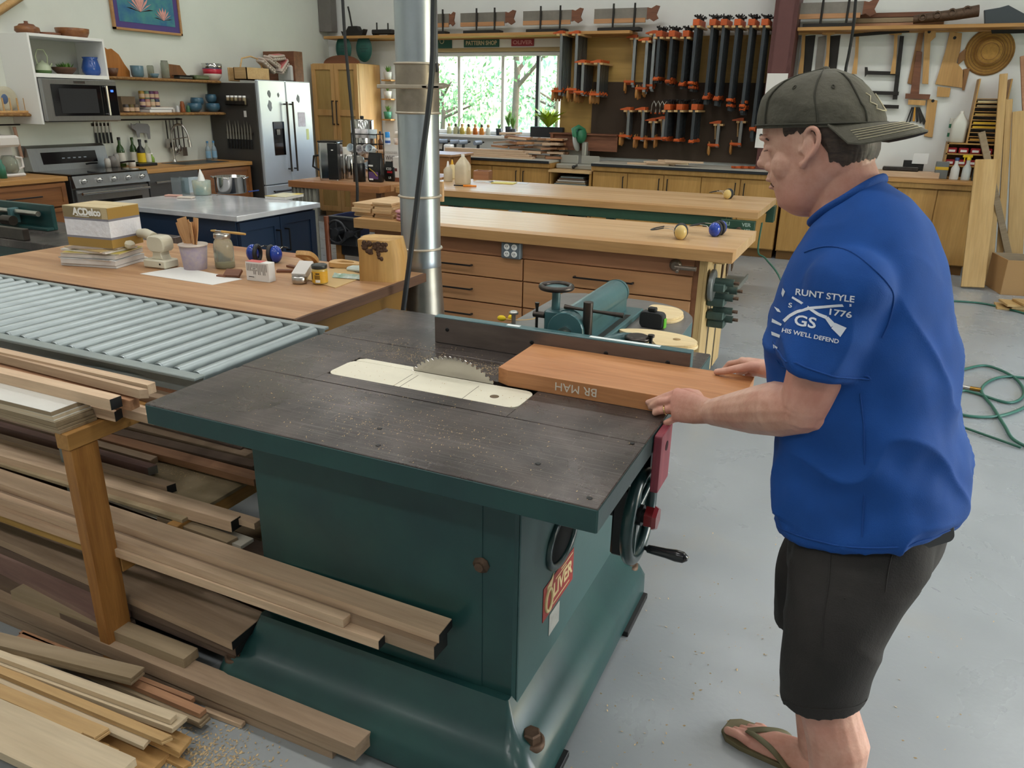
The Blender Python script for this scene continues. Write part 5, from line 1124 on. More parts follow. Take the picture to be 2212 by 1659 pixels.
boxy('book', 'white and yellow paperback lying near the island edge', 'book', I_(615, 427), [('pages', (-.09, .09, -.13, .13, 0, .02, .002), M_paper), ('cover', (-.092, .092, -.132, .132, .0202, .022, .0005), mat('book_cover', '#c9c3a4', .4)), ('yellow_strip', (.03, .093, .06, .133, .0222, .0228, .0002), mat('yellow_print', '#d8bb2c', .4)), ('yellow_strip', (-.093, .0, -.133, -.09, .0222, .0228, .0002), mat('yellow_print2', '#b9a02c', .4))], .15)
tag(MB().cyl((0, -.06, .006), (0, .06, .006), .005, n=8).build('blue_pen', mat('blue_pen', '#27428a', .3)), 'blue pen lying beside the steel stock pot', 'pen').location = tuple(I_(548, 414))
for k, (px, py, lb) in enumerate(((375, 424, 'pink packet lying at the left edge of the island'), (402, 428, 'small pale packet beside the clear bin'))):
    boxy('packet', lb, 'packet', I_(px, py), [('wrap', (-.06, .06, -.03, .03, 0, .012, .004), mat('packet_%d' % k, ('#c79a8c', '#cfc4b8')[k], .4))], .3)
# ------------------------------------------------------------------ kitchen along the left wall
KX, KZ = -6.87, .92
M_kwood = wood('knotty_cabinet', '#8f5c30', '#6e4220', 'y', 8, .5, .04, ring=1)
M_ktop = wood('kitchen_top', '#b98a4f', '#9c6e38', 'y', 8, .5, .02)
M_ss = mat('brushed_stainless', '#9fa0a0', .3, .95, var=.05, scale=12, stretch=(1, 8, 1)); M_ssd = mat('dark_stainless', '#6d6c6b', .35, .8, var=.05); M_blkglass = mat('black_glass', '#0c0d10', .06, coat=.5)
def kcab(label, y0, y1, drawers):
    o = thing('base_cabinet', label, 'cabinet', (-7.15, (y0+y1)/2, 0))
    MB().bx(-7.49, KX-.01, y0, y1, .1, KZ-.042).build('body', M_kwood, o, True); MB().bx(-7.45, KX-.08, y0, y1, 0, .1).build('plinth', M_black, o, True)
    n = len(drawers)
    for z0, z1 in drawers:
        d_ = MB().bx(KX-.01, KX+.012, y0+.015, y1-.015, z0, z1, .002).build('drawer', M_kwood, o, True)
        MB().bx(KX+.012, KX+.02, y0+.015, y0+.06, z0, z1).bx(KX+.012, KX+.02, y1-.06, y1-.015, z0, z1).bx(KX+.012, KX+.02, y0+.06, y1-.06, z0, z0+.035).bx(KX+.012, KX+.02, y0+.06, y1-.06, z1-.035, z1).build('drawer_frame', M_kwood, d_, True)
        ym = (y0+y1)/2; MB().bx(KX+.04, KX+.05, ym-.16, ym+.16, (z0+z1)/2-.006, (z0+z1)/2+.006, .002).bx(KX+.02, KX+.045, ym-.16, ym-.15, (z0+z1)/2-.005, (z0+z1)/2+.005).bx(KX+.02, KX+.045, ym+.15, ym+.16, (z0+z1)/2-.005, (z0+z1)/2+.005).build('handle', M_black, d_, True)
    return o
kcab('knotty wood drawer cabinet left of the kitchen range', 4.1, 4.97, [(.66, .865), (.4, .645), (.12, .385)])
kcab('knotty wood cabinet at the far left end of the kitchen', 3.2, 4.095, [(.66, .865), (.4, .645), (.12, .385)])
kcab('knotty wood sink cabinet beside the refrigerator', 6.57, 7.40, [(.40, .865), (.12, .385)])
tag(MB().bx(-7.495, KX+.03, 3.2, 4.985, KZ-.041, KZ, .004).build('worktop', M_ktop), 'wooden kitchen worktop left of the range', 'worktop')
wt = thing('worktop', 'wooden kitchen worktop with sink right of the range', 'worktop', (-7.2, 6.7, KZ-.041))
MB().bx(-7.495, KX+.03, 5.885, 7.415, KZ-.041, KZ, .004).build('top', M_ktop, wt, True); MB().bx(-7.38, -7.0, 6.55, 7.2, KZ, KZ+.004, .001).build('sink_rim', M_ssd, wt, True); MB().bx(-7.36, -7.02, 6.58, 7.17, KZ+.004, KZ+.0045).build('sink_bowl', M_black, wt, True)
# range
rg = thing('kitchen_range', 'stainless steel range with black oven glass and five knobs', 'range', (-7.15, 5.47, 0))
MB().bx(-7.48, -6.86, 5.015, 5.87, .1, KZ-.01, .004).build('body', M_ssd, rg, True); MB().bx(-7.4, -6.9, 5.03, 5.85, 0, .1).build('plinth', M_black, rg, True)
MB().bx(-7.44, -6.83, 5.015, 5.87, KZ-.01, KZ+.012, .004).build('cooktop', M_blkglass, rg, True)
MB().prism([(-6.86, KZ-.12), (-6.80, KZ-.11), (-6.83, KZ-.005), (-6.86, KZ-.005)], 5.018, 5.867, 'xz').build('knob_panel', M_ss, rg, True)
for k in range(5): MB().lathe([(.026, 0), (.026, .012), (.021, .016), (.019, .04), (0, .042)], 18, M=Matrix.Translation((-6.815, 5.115+.165*k, KZ-.055)) @ Matrix.Rotation(PI/2-.2, 4, 'Y')).build('knob', M_chrome, rg, True)
dr = MB().bx(-6.86, -6.82, 5.03, 5.855, .22, KZ-.13, .006).build('oven_door', M_ss, rg, True); MB().bx(-6.822, -6.818, 5.13, 5.76, .35, .68).build('oven_glass', M_blkglass, dr, True)
MB().cyl((-6.765, 5.05, KZ-.165), (-6.765, 5.82, KZ-.165), .013, n=12).cyl((-6.82, 5.08, KZ-.165), (-6.765, 5.08, KZ-.165), .009, n=8).cyl((-6.82, 5.79, KZ-.165), (-6.765, 5.79, KZ-.165), .009, n=8).build('handle', M_chrome, dr, True)
bgd = MB().prism([(-7.48, KZ+.012), (-7.36, KZ+.012), (-7.40, KZ+.22), (-7.44, KZ+.245), (-7.48, KZ+.245)], 5.015, 5.87, 'xz').build('backguard', M_ss, rg, True)
MB().prism([(-7.372, KZ+.07), (-7.3685, KZ+.07), (-7.3895, KZ+.18), (-7.393, KZ+.18)], 5.14, 5.74, 'xz').build('display', M_blkglass, bgd, True)
for k in range(5): MB().bx(-7.381, -7.377, 5.35+.06*k, 5.38+.06*k, KZ+.115, KZ+.125).build('display_symbol', mat('display_grey', '#8d96a0', .4), bgd, True)
def pan(label, px, py):
    p = G(px, py, KZ+.014); o = thing('frying_pan', label, 'pan', tuple(p)); MB().lathe([(0, 0), (.1, 0), (.13, .035), (.126, .035), (.097, .005), (0, .005)], 26).build('pan', M_blkp, o); MB().tube([(.12, .02, .03), (.2, .05, .045), (.27, .08, .05)], .009, 8).build('handle', M_blkp, o)
pan('black frying pan on the left of the range top', 158, 361); pan('black skillet on the right of the range top', 240, 357)
# dishwasher
dw = thing('dishwasher', 'dark stainless dishwasher with towel between range and sink', 'dishwasher', (-7.15, 6.31, 0)); MB().bx(-7.48, -6.84, 5.885, 6.56, .1, KZ-.043, .005).build('door', M_ssd, dw, True); MB().bx(-7.4, -6.9, 5.91, 6.54, 0, .1).build('plinth', M_black, dw, True)
MB().cyl((-6.79, 5.93, KZ-.13), (-6.79, 6.52, KZ-.13), .012, n=10).cyl((-6.84, 5.96, KZ-.13), (-6.79, 5.96, KZ-.13), .008, n=8).cyl((-6.84, 6.49, KZ-.13), (-6.79, 6.49, KZ-.13), .008, n=8).build('handle', M_chrome, dw, True)
tag(MB().bx(-6.776, -6.768, 6.28, 6.48, KZ-.4, KZ-.115, .003).bx(-6.812, -6.804, 6.28, 6.48, KZ-.36, KZ-.115, .003).bx(-6.812, -6.768, 6.28, 6.48, KZ-.117, KZ-.11).build('dish_towel', mat('pale_blue_towel', '#aab4ba', .9, var=.1, scale=40)), 'pale blue dish towel over the dishwasher handle', 'towel')
# fridge
fr_ = thing('refrigerator', 'french door refrigerator with steel doors tinted blue-white like reflected daylight', 'refrigerator', (-7.1, 7.93, 0))
M_fr = mat('stainless_daylight_tint', '#c3ccd4', .3, .35, var=.03, scale=3); M_frs = mat('graphite_side', '#514e4b', .4, .5)  # blue-white reflection of the open door's daylight is put into the door colour
FX, FY0, FY1 = -6.70, 7.47, 8.42
MB().bx(-7.48, FX-.05, FY0, FY1, .03, 1.80, .006).build('body', M_frs, fr_, True); MB().bx(-7.4, FX-.1, FY0+.03, FY1-.03, 0, .03).build('feet', M_black, fr_, True)
ym = (FY0+FY1)/2
dL = MB().bx(FX-.05, FX, FY0, ym-.003, .64, 1.835, .01).build('door', M_fr, fr_, True); dR = MB().bx(FX-.05, FX, ym+.003, FY1, .64, 1.835, .01).build('door', M_fr, fr_, True); dB = MB().bx(FX-.05, FX, FY0, FY1, .05, .632, .01).build('freezer_drawer', M_fr, fr_, True)
for d_, hy in ((dL, ym-.055), (dR, ym+.055)):
    MB().cyl((FX+.05, hy, .78), (FX+.05, hy, 1.60), .012, n=12).cyl((FX, hy, .81), (FX+.05, hy, .81), .009, n=8).cyl((FX, hy, 1.57), (FX+.05, hy, 1.57), .009, n=8).build('handle', M_dsteel, d_, True)
MB().cyl((FX+.05, FY0+.08, .56), (FX+.05, FY1-.08, .56), .012, n=12).cyl((FX, FY0+.12, .56), (FX+.05, FY0+.12, .56), .009, n=8).cyl((FX, FY1-.12, .56), (FX+.05, FY1-.12, .56), .009, n=8).build('handle', M_dsteel, dB, True)
p0 = GX(586, 272, FX); MB().bx(FX, FX+.006, 7.665, 7.865, .98, 1.37, .003).build('dispenser', M_blkglass, dL, True); MB().bx(FX+.006, FX+.01, 7.67, 7.86, 1.29, 1.365, .001).build('dispenser_panel', mat('navy_panel', '#1c2a3f', .2), dL, True); MB().bx(FX+.006, FX+.02, 7.71, 7.77, 1.22, 1.28, .004).build('spout', M_chrome, dL, True)
def onfr(name, label, cat, px, py, w, h, m, rz=0):
    p = GX(px, py, FX+.002); o = MB().bx(0, .003, -w/2, w/2, -h/2, h/2, .0005).build(name, m); o.location = (FX+.0005, p.y, p.z-h/2); return tag(o, label, cat)
onfr('drawing', 'childs drawing with red scribbles on the right fridge door', 'drawing', 652, 258, .14, .17, mat('drawing_paper', '#cfccd6', .7, col2='#bdb3bd', scale=25))
onfr('sticky_note', 'yellow sticky note low on the right fridge door', 'note', 665, 290, .05, .13, mat('note_yellow', '#c9cf8e', .7))
for k, (px, py, s, c_, lb, cat) in enumerate(((581, 202, .05, '#555a60', 'black silhouette magnet at the top of the left fridge door', 'magnet'), (583, 228, .07, '#6a6f78', 'dark figure magnet on the left fridge door', 'magnet'), (601, 205, .03, '#3c4048', 'small round magnet near the fridge door gap', 'magnet'), (644, 213, .055, '#4a4f58', 'dark animal magnet high on the right fridge door', 'magnet'))):
    o = thing('fridge_magnet', lb, cat, (FX+.0005, GX(px, py, FX).y, GX(px, py, FX).z)); 
    rn = random.Random(k); MB().prism([(s*(.6+.4*rn.random())*math.cos(a)*.6, s*(.6+.4*rn.random())*math.sin(a)) for a in [2*PI*i/10 for i in range(10)]], 0, .003, 'yz').build('silhouette', mat('magnet_%d' % k, c_, .4), o)
# things on the fridge side: magnetic spice rack and knife bar
o = thing('spice_rack', 'wire spice rack with small jars on the fridge side', 'rack', (-7.02, FY0, 1.55)); MB().bx(-.16, .14, -.05, 0, 0, .008).bx(-.16, .14, -.05, -.046, 0, .05).build('tray', M_dsteel, o)
for k in range(5):
    t_ = thing('spice_jar', ('first', 'second', 'middle', 'fourth', 'last')[k]+' spice jar from the left in the fridge side rack', 'jar', (-7.15+.062*k, FY0-.025, 1.559), 0, 'spice jars on the fridge'); MB().lathe([(0, 0), (.021, 0), (.022, .07), (.018, .078)], 14).build('jar', mat('spice_%d' % k, ('#8a7a5c', '#7c6a44', '#8f8468', '#6d5c48', '#93866a')[k], .3), t_); MB().lathe([(.02, .078), (.02, .098), (0, .098)], 14).build('lid', M_white, t_)
kb = boxy('knife_bar', 'dark magnetic bar for knives on the fridge side', 'knife bar', (-7.03, FY0-.0005, 1.22), [('bar', (-.22, .2, -.015, 0, 0, .03, .002), M_dsteel)])
for k in range(9):
    o = thing('kitchen_knife', ('first', 'second', 'third', 'fourth', 'fifth', 'sixth', 'seventh', 'eighth', 'ninth')[k]+' knife from the left on the fridge side bar', 'knife', (-7.22+.045*k, FY0-.018, 1.215), 0, 'knives on the fridge side'); L_ = .17+.03*math.sin(k*2.2)
    MB().prism([(-.012, -.05), (.014, -.05), (.014, L_*.5), (0, L_*.9)], -.001, .001, 'xz').build('blade', M_steel, o); MB().bx(-.011, .011, -.008, .008, -.16, -.05, .004).build('handle', M_blkp, o)
onf = boxy('label_card', 'small white card on the dark fridge side', 'card', (-6.93, FY0-.0005, 1.42), [('card', (-.02, .02, -.002, 0, 0, .07, .0005), M_paper)])
# microwave cabinet
mc = thing('microwave_cabinet', 'white wall cabinet with open cubby above the microwave', 'cabinet', (-7.3, 5.46, 1.38))
CXf, CY0_, CY1_ = -7.09, 5.01, 5.80
MB().bx(-7.5, CXf, CY0_, CY0_+.02, 1.37, 2.15, .002).build('side_panel', M_white, mc, True); MB().bx(-7.5, CXf, CY1_-.02, CY1_, 1.78, 2.15, .002).build('side_panel', M_white, mc, True)
MB().bx(-7.5, CXf, CY0_+.02, CY1_-.02, 2.125, 2.15, .002).build('top_panel', M_white, mc, True); MB().bx(-7.5, CXf, CY0_+.02, CY1_-.02, 1.78, 1.815, .002).build('shelf', M_white, mc, True); MB().bx(-7.495, -7.485, CY0_+.02, CY1_-.02, 1.815, 2.125).build('back_panel', mat('pale_grey_back', '#b9bcb6', .6), mc, True)
mwv = thing('microwave', 'stainless over-the-range microwave with black window', 'microwave', (-7.28, 5.5, 1.385))
MB().bx(-7.49, CXf+.0, 5.035, 5.83, 1.39, 1.775, .004).build('case', M_ssd, mwv, True); dm = MB().bx(CXf, CXf+.045, 5.035, 5.83, 1.395, 1.772, .006).build('door', M_ss, mwv, True)
MB().bx(CXf+.0455, CXf+.05, 5.12, 5.82, 1.445, 1.725, .001).build('black_window', M_blkglass, dm, True); MB().bx(CXf+.0505, CXf+.052, 5.19, 5.59, 1.47, 1.69).build('screen', mat('grey_screen', '#2c2d30', .3), dm, True)
MB().cyl((CXf+.085, 5.68, 1.45), (CXf+.085, 5.68, 1.72), .012, n=12).cyl((CXf+.05, 5.68, 1.46), (CXf+.085, 5.68, 1.46), .008, n=8).cyl((CXf+.05, 5.68, 1.71), (CXf+.085, 5.68, 1.71), .008, n=8).build('handle', M_chrome, dm, True)
MB().bx(CXf+.0505, CXf+.052, 5.75, 5.78, 1.665, 1.685).build('clock', mat('clock_blue', '#3c6cf0', .4, emit=1.5), dm, True); MB().bx(CXf+.0455, CXf+.048, 5.36, 5.48, 1.735, 1.758).build('badge', M_chrome, dm, True)
o = turned('lidded_bowl', 'turned wooden lidded bowl on top of the white cabinet', 'bowl', GX(59, 66, -7.3).xy.to_3d()+V((0, 0, 2.15)), [('bowl', [(0, 0), (.08, 0), (.105, .025), (.1, .06), (.07, .07)], wood('turned_wood', '#8a5a34', '#6b4023', 'x', 14, .4, .02)), ('lid', [(.072, .07), (.06, .085), (.02, .09), (.015, .1), (.018, .11), (0, .112)], M_wal2)])
turned('wooden_bowl', 'wide turned wooden bowl on top of the white cabinet', 'bowl', GX(157, 74, -7.3).xy.to_3d()+V((0, 0, 2.15)), [('bowl', [(0, 0), (.12, 0), (.145, .05), (.15, .085), (.142, .085), (.13, .04), (0, .02)], wood('turned_cherry', '#925f35', '#744522', 'x', 14, .4, .02))])
turned('wooden_dish', 'low wooden dish between the two turned bowls', 'dish', GX(105, 68, -7.32).xy.to_3d()+V((0, 0, 2.15)), [('dish', [(0, 0), (.09, 0), (.1, .03), (.094, .03), (.085, .01), (0, .01)], M_wal2)])
Zc = 1.8155
o = turned('teapot', 'pale green teapot with tall hoop handle in the cubby', 'teapot', (-7.28, GX(92, 140, -7.28).y, Zc), [('base', [(0, 0), (.06, 0), (.066, .01), (.068, .03)], mat('moss_glaze', '#4d6b3a', .4)), ('body', [(.068, .03), (.065, .06), (.045, .09), (.02, .1), (.012, .115), (0, .118)], mat('celadon', '#b9c4a8', .3))]); MB().tube([(0, -.05, .085), (0, -.06, .15), (0, -.03, .21), (0, .03, .21), (0, .06, .15), (0, .05, .085)], .006, 8).build('handle', mat('celadon2', '#b5bf9f', .3), o); MB().tube([(0, .05, .05), (0, .085, .075), (0, .095, .095)], [.014, .01, .008], 8).build('spout', mat('celadon3', '#b5bf9f', .3), o)
o = turned('succulent_bowl', 'brown wooden bowl with green succulents in the cubby', 'plant', (-7.25, GX(138, 145, -7.25).y, Zc), [('bowl', [(0, 0), (.06, 0), (.1, .04), (.11, .06), (.1, .065), (0, .05)], wood('bowl_bark', '#5f3f2a', '#402818', 'x', 18, .6, .02))]); mb = MB(); rnd = random.Random(6)
for k in range(60):
    a = rnd.uniform(0, 6.28); r_ = rnd.uniform(0, .06); c_ = V((r_*math.cos(a), r_*math.sin(a), .06)); d = V((math.cos(a)*r_*8+rnd.gauss(0, .3), math.sin(a)*r_*8+rnd.gauss(0, .3), 1.2)).normalized()*rnd.uniform(.03, .06); s_ = d.cross(V((0, .3, 1))).normalized()*.008; mb.add([c_-s_, c_+s_, c_+d], [(0, 1, 2)]); mb.add([c_-s_, c_+d, c_+s_+V((.004, .004, 0))], [(0, 1, 2)])
M_leaf = mat('leaf_green', '#5f8a3c', .45, var=.2, scale=20); mb.build('leaves', M_leaf, o)
o = turned('blue_pitcher', 'bright blue ceramic pitcher in the cubby', 'pitcher', (-7.25, GX(198, 150, -7.25).y, Zc), [('jug', [(0, 0), (.06, 0), (.085, .03), (.09, .07), (.075, .12), (.065, .15), (.075, .17), (.07, .17), (.06, .15), (0, .14)], mat('blue_glaze', '#23509e', .2, coat=.5, bump=.1, bscale=40))]); MB().tube([(0, .065, .16), (0, .12, .16), (0, .13, .1), (0, .085, .05)], .011, 8).build('handle', mat('blue_glaze2', '#1f3f7c', .25), o)
# live edge shelves
def liveshelf(label, y0, y1, z, x1=-7.24):
    out = [(-7.5, y0), (-7.5, y1)]+[(x1+.015*math.sin(i*1.9)+.01*math.sin(i*.7), y1+(y0-y1)*i/24) for i in range(25)]
    o = thing('live_edge_shelf', label, 'shelf', (-7.37, (y0+y1)/2, z-.03)); MB().prism(out, z-.03, z, 'xy').build('board', wood('live_edge_board', '#a9794a', '#875a30', 'y', 8, .55, .02), o, True)
    MB().tube([(p[0]+.002, p[1], z-.017) for p in out[2:]], .013, 6).build('bark_edge', mat('bark_edge', '#6b4a2a', .8, col2='#a07a45', scale=40, bump=.3), o, True); return o
liveshelf('upper live edge wooden shelf right of the microwave', 5.845, 7.46, 1.82, -7.26); liveshelf('lower live edge wooden shelf above the knife rail', 5.845, 7.46, 1.467); liveshelf('short live edge shelf left of the white cabinet', 4.2, 5.005, 1.467)
def onk(px, x=-7.36): return GX(px, 200, x).y
U = 1.8205; Lw = 1.4675
o = thing('cutting_board', 'large live edge cutting board leaning on the wall', 'cutting board', (-7.44, onk(262), U), rot=(0, .08, 0)); MB().prism([(-.16, 0), (.2, 0), (.2, .06), (.14, .13), (.08, .22), (-.0, .27), (-.05, .26), (-.1, .29), (-.16, .28)], -.012, .012, 'yz', b=.002).build('board', wood('board_wood', '#b5793c', '#9a5f28', 'z', 9, .5, .02), o)
o = thing('cutting_board', 'small dark live edge board leaning behind the baskets', 'cutting board', (-7.44, onk(395), U), rot=(0, .08, 0)); MB().prism([(-.15, 0), (.2, 0), (.12, .08), (.06, .15), (-.15, .16)], -.01, .01, 'yz', b=.002).build('board', wood('board_wood2', '#8f5f38', '#5f3a20', 'z', 9, .5, .02), o)
turned('brown_bowl', 'brown pottery bowl at the left end of the upper shelf', 'bowl', (-7.36, onk(250), U), [('bowl', [(0, 0), (.035, 0), (.06, .08), (.056, .08), (.03, .01), (0, .01)], mat('brown_pottery', '#5f4130', .4))])
M_bpot = mat('grey_blue_glaze', '#5f7c88', .3, col2='#4b6672', scale=8)
turned('blue_grey_pot', 'grey blue glazed pot on the upper shelf', 'pot', (-7.34, onk(300), U), [('pot', [(0, 0), (.05, 0), (.055, .008), (.062, .02), (.066, .115), (.06, .115), (.055, .02), (0, .015)], M_bpot)])
turned('small_blue_bowl', 'small grey blue bowl beside the glass jar', 'bowl', (-7.32, onk(333), U), [('bowl', [(0, 0), (.03, 0), (.05, .045), (.046, .045), (.03, .008), (0, .008)], M_bpot)])
turned('glass_jar', 'tall clear glass jar on the upper shelf', 'jar', (-7.34, onk(360), U), [('glass', [(0, 0), (.04, 0), (.044, .006), (.044, .15), (.036, .17), (.036, .185), (.033, .185), (.04, .145), (.04, .01), (0, .01)], M_glass)])
turned('clear_jar', 'faint clear jar behind the small blue bowl', 'jar', (-7.42, onk(340), U), [('glass', [(0, 0), (.035, 0), (.035, .12), (.028, .13), (.025, .13), (.03, .115), (.03, .01), (0, .01)], M_glass)])
o = boxy('serving_tray', 'black serving dish leaning on the upper shelf', 'dish', (-7.33, onk(395), U), [('dish', (-.04, .05, -.1, .1, .0, .035, .008), M_blkp), ('rim', (-.05, .06, -.11, .11, .035, .042, .003), M_blkp)]); 
boxy('green_dish', 'dark green oval dish under the mixing bowls', 'dish', (-7.33, onk(428), U), [('dish', (-.05, .06, -.1, .12, 0, .05, .014), mat('olive_glaze', '#4c5a3a', .35))])
zb = U
for k, (r_, c_, lb) in enumerate(((.105, '#cfc8bd', 'cream mixing bowl at the bottom of the nested bowls'), (.11, '#b3263a', 'red mixing bowl in the nested stack'), (.112, '#494869', 'purple mixing bowl in the nested stack'), (.116, None, 'steel mixing bowl on top of the nested bowls'))):
    turned('mixing_bowl', lb, 'bowl', (-7.33, onk(458)+.01, zb), [('bowl', [(0, 0), (r_*.6, 0), (r_*.95, .045), (r_, .095), (r_-.004, .095), (r_*.9, .045), (r_*.55, .006), (0, .006)], mat('bowl_%d' % k, c_, .3) if c_ else M_chrome)], 26, 'nested mixing bowls'); zb += .03
o = boxy('wooden_board', 'light wooden chopping board standing on the shelf end', 'board', (-7.3, onk(503)-.02, U), [('board', (-.01, .012, -.09, .09, 0, .155, .006), M_honey)])
# fridge top: basket, egg cartons, paper bag
FT = 1.836
o = thing('wooden_basket', 'wooden basket with hoop handle on top of the refrigerator', 'basket', (-7.1, onk(548, -7.1), FT)); MB().bx(-.1, .1, -.2, .2, 0, .012).bx(-.1, -.09, -.2, .2, 0, .14).bx(.09, .1, -.2, .2, 0, .14).bx(-.1, .1, -.2, -.19, 0, .14).bx(-.1, .1, .19, .2, 0, .14).build('basket', M_honey, o); MB().tube([(0, -.19, .13), (0, -.15, .24), (0, 0, .27), (0, .15, .24), (0, .19, .13)], .009, 8).build('handle', M_honey, o)
M_egg = mat('egg_carton_pulp', '#b9aca2', .8, var=.1, scale=30); M_eggr = mat('egg_carton_red', '#b96a68', .7)
for k, (dy, dz, ry, lb) in enumerate(((-.09, .15, .5, 'leftmost grey egg carton tilted in the fridge basket'), (.02, .19, .35, 'middle egg carton with red label over the basket'), (.13, .25, -.1, 'topmost egg carton on the heap above the fridge'), (.24, .16, -.6, 'rightmost egg carton sliding off the heap'))):
    o = thing('egg_carton', lb, 'egg carton', (-7.08, onk(588, -7.08)+dy, FT+dz), 0, 'egg cartons over the fridge', rot=(-ry, .15, .1*k)); MB().bx(-.055, .055, -.14, .14, 0, .03, .012).bx(-.05, .05, -.14, .14, .03, .065, .014).build('carton', M_egg, o); MB().bx(-.035, .035, -.1, .1, .065, .0665).build('label_strip', M_eggr, o)
    for i in range(6): MB().ball((.052, -.115+.046*i, .02), (.012, .02, .018), 8).build('cup', M_egg, o)
o = boxy('white_pail', 'white plastic pail with hand hole on the refrigerator', 'pail', (-7.1, onk(630, -7.1), FT), [('pail', (-.12, .12, -.11, .11, 0, .2, .02), mat('white_pail', '#c3c4c0', .5)), ('hand_hole', (.118, .1215, -.03, .03, .15, .175), M_blkp)])
tag(MB().bx(-7.45, -6.95, FY1+.03, FY1+.2, 0, 2.2, .004).build('filler_panel', M_wal2), 'brown wooden filler panel right of the refrigerator', 'panel')
# lower shelf: spice tins, cups, blue bowls
cols = ['#3b3433', '#5d4f24', '#57473a', '#4c2f57', '#a8786a', '#8a8a72', '#2c3450', '#9a7a2c', '#5f7a66', '#5a3358', '#7c4560']
spots = [(-.30, 0), (-.235, 0), (-.17, 0), (-.08, .055), (-.02, .055), (.045, .055), (.11, .055), (-.22, .16), (-.15, .16), (-.08, .16), (-.01, .16)]
y0s = onk(318); zs0 = Lw
bk = []
for k, (t_, c_, lb) in enumerate(((.03, '#8f8790', 'grey cookbook lying under the spice tins'), (.022, '#b99a84', 'tan cookbook on top of the grey cookbook'))):
    boxy('cookbook', lb, 'book', (-7.34, y0s+.06, zs0), [('pages', (-.09, .085, -.15+.02*k, .15+.02*k, 0, t_, .002), M_paper), ('cover', (-.092, .0865, -.152+.02*k, .152+.02*k, t_, t_+.002, .0005), mat('cookbook_%d' % k, c_, .5))], 0, 'cookbooks'); zs0 += t_+.003
rowz = [Lw, zs0, zs0+.082]
for k in range(11):
    dy, dz = spots[k]; z = Lw if k < 3 else (rowz[1] if k < 7 else rowz[1]+.0815)
    y_ = y0s+dy+(.0 if k > 2 else -.0)
    if k >= 7: y_ = y0s-.08+.064*(k-7); 
    elif k >= 3: y_ = y0s-.08+.064*(k-3)
    o = turned('spice_tin', ['black spice tin at the left of the lower shelf', 'olive spice tin second from the left on the lower shelf', 'brown spice tin third from the left on the lower shelf', 'purple spice tin in the row on the cookbooks', 'pink spice tin in the row on the cookbooks', 'khaki spice tin in the row on the cookbooks', 'navy spice tin at the right end of the cookbook row', 'mustard spice tin at the left of the top tin row', 'green spice tin second in the top tin row', 'dark purple spice tin third in the top tin row', 'plum spice tin at the right of the top tin row'][k], 'tin', (-7.36, y_, z), [('tin', [(0, 0), (.029, 0), (.03, .003), (.03, .07), (.026, .075), (.026, .08), (0, .08)], mat('tin_%d' % k, cols[k], .35)), ('label_band', [(.0304, .012), (.0304, .05)], mat('tinlabel_%d' % k, '#c2a78c', .6))], 16, 'spice tins')
boxy('herb_box', 'brown box of dried herbs behind the spice tins', 'box', (-7.42, y0s-.24, Lw+.0), [('box', (-.04, .04, -.09, .09, 0, .16, .004), mat('herb_box', '#6d5a45', .6))])
for k, (px, r_, h_, c_, lb, cat) in enumerate(((375, .02, .07, '#c9cdd0', 'small clear glass on the lower shelf', 'glass'), (386, .028, .12, '#8a4f2c', 'tall brown wooden pepper mill on the lower shelf', 'mill'), (398, .024, .075, '#3f6b4c', 'green glass bottle beside the pepper mill', 'bottle'), (365, .02, .05, '#b9b4ae', 'small salt shaker on the lower shelf', 'shaker'))):
    turned({'glass': 'drinking_glass', 'mill': 'pepper_mill', 'bottle': 'green_bottle', 'shaker': 'salt_shaker'}[cat], lb, cat, (-7.33, onk(px), Lw), [('body', [(0, 0), (r_, 0), (r_*1.05, h_*.1), (r_*.85, h_*.45), (r_, h_*.6), (r_*.7, h_*.85), (r_*.75, h_*.95), (0, h_)], mat('shelfitem_%d' % k, c_, .3))], 16)
M_blb = mat('teal_blue_glaze', '#3f6377', .3, col2='#335367', scale=6, coat=.2)
for k, (px, r_, lb, z_) in enumerate(((415, .085, 'teal pottery bowl at the left of the blue bowls', 0), (422, .075, 'teal bowl stacked inside the left teal bowl', .06), (455, .085, 'round teal pottery jar near the fridge', 0), (453, .065, 'teal bowl standing on the round teal jar', .1))):
    turned('pottery_bowl', lb, 'bowl', (-7.35, onk(px), Lw+z_), [('bowl', [(0, 0), (r_*.5, 0), (r_*.9, .03), (r_, .065), (r_*.88, .1), (r_*.8, .1), (r_*.85, .065), (0, .012)], M_blb)], 24, 'blue pottery')
# utensil rail
rl = thing('utensil_rail', 'dark iron utensil rail under the lower shelf', 'rail', (-7.46, 6.3, 1.385)); MB().cyl((-7.44, 5.97, 1.39), (-7.44, 6.98, 1.39), .008, n=8).build('rod', M_black, rl, True)
for y_ in (6.0, 6.95): MB().cyl((-7.499, y_, 1.39), (-7.44, y_, 1.39), .012, n=8).build('bracket', M_black, rl, True)
o = thing('pig_cutting_board', 'grey animal shaped metal board hanging from the rail', 'board', (-7.435, onk(290, -7.43), 1.375)); MB().prism([(-.10, -.02), (-.06, -.04), (-.02, -.02), (.12, -.03), (.14, -.06), (.13, -.19), (.1, -.19), (.09, -.13), (0, -.12), (-.01, -.17), (-.04, -.17), (-.05, -.1), (-.1, -.07)], 0, .006, 'yz').build('plate', mat('grey_board', '#7d7d80', .5), o); MB().tube([(0, .02, 0), (0, .02, -.03)], .003, 6).build('hook', M_black, o)
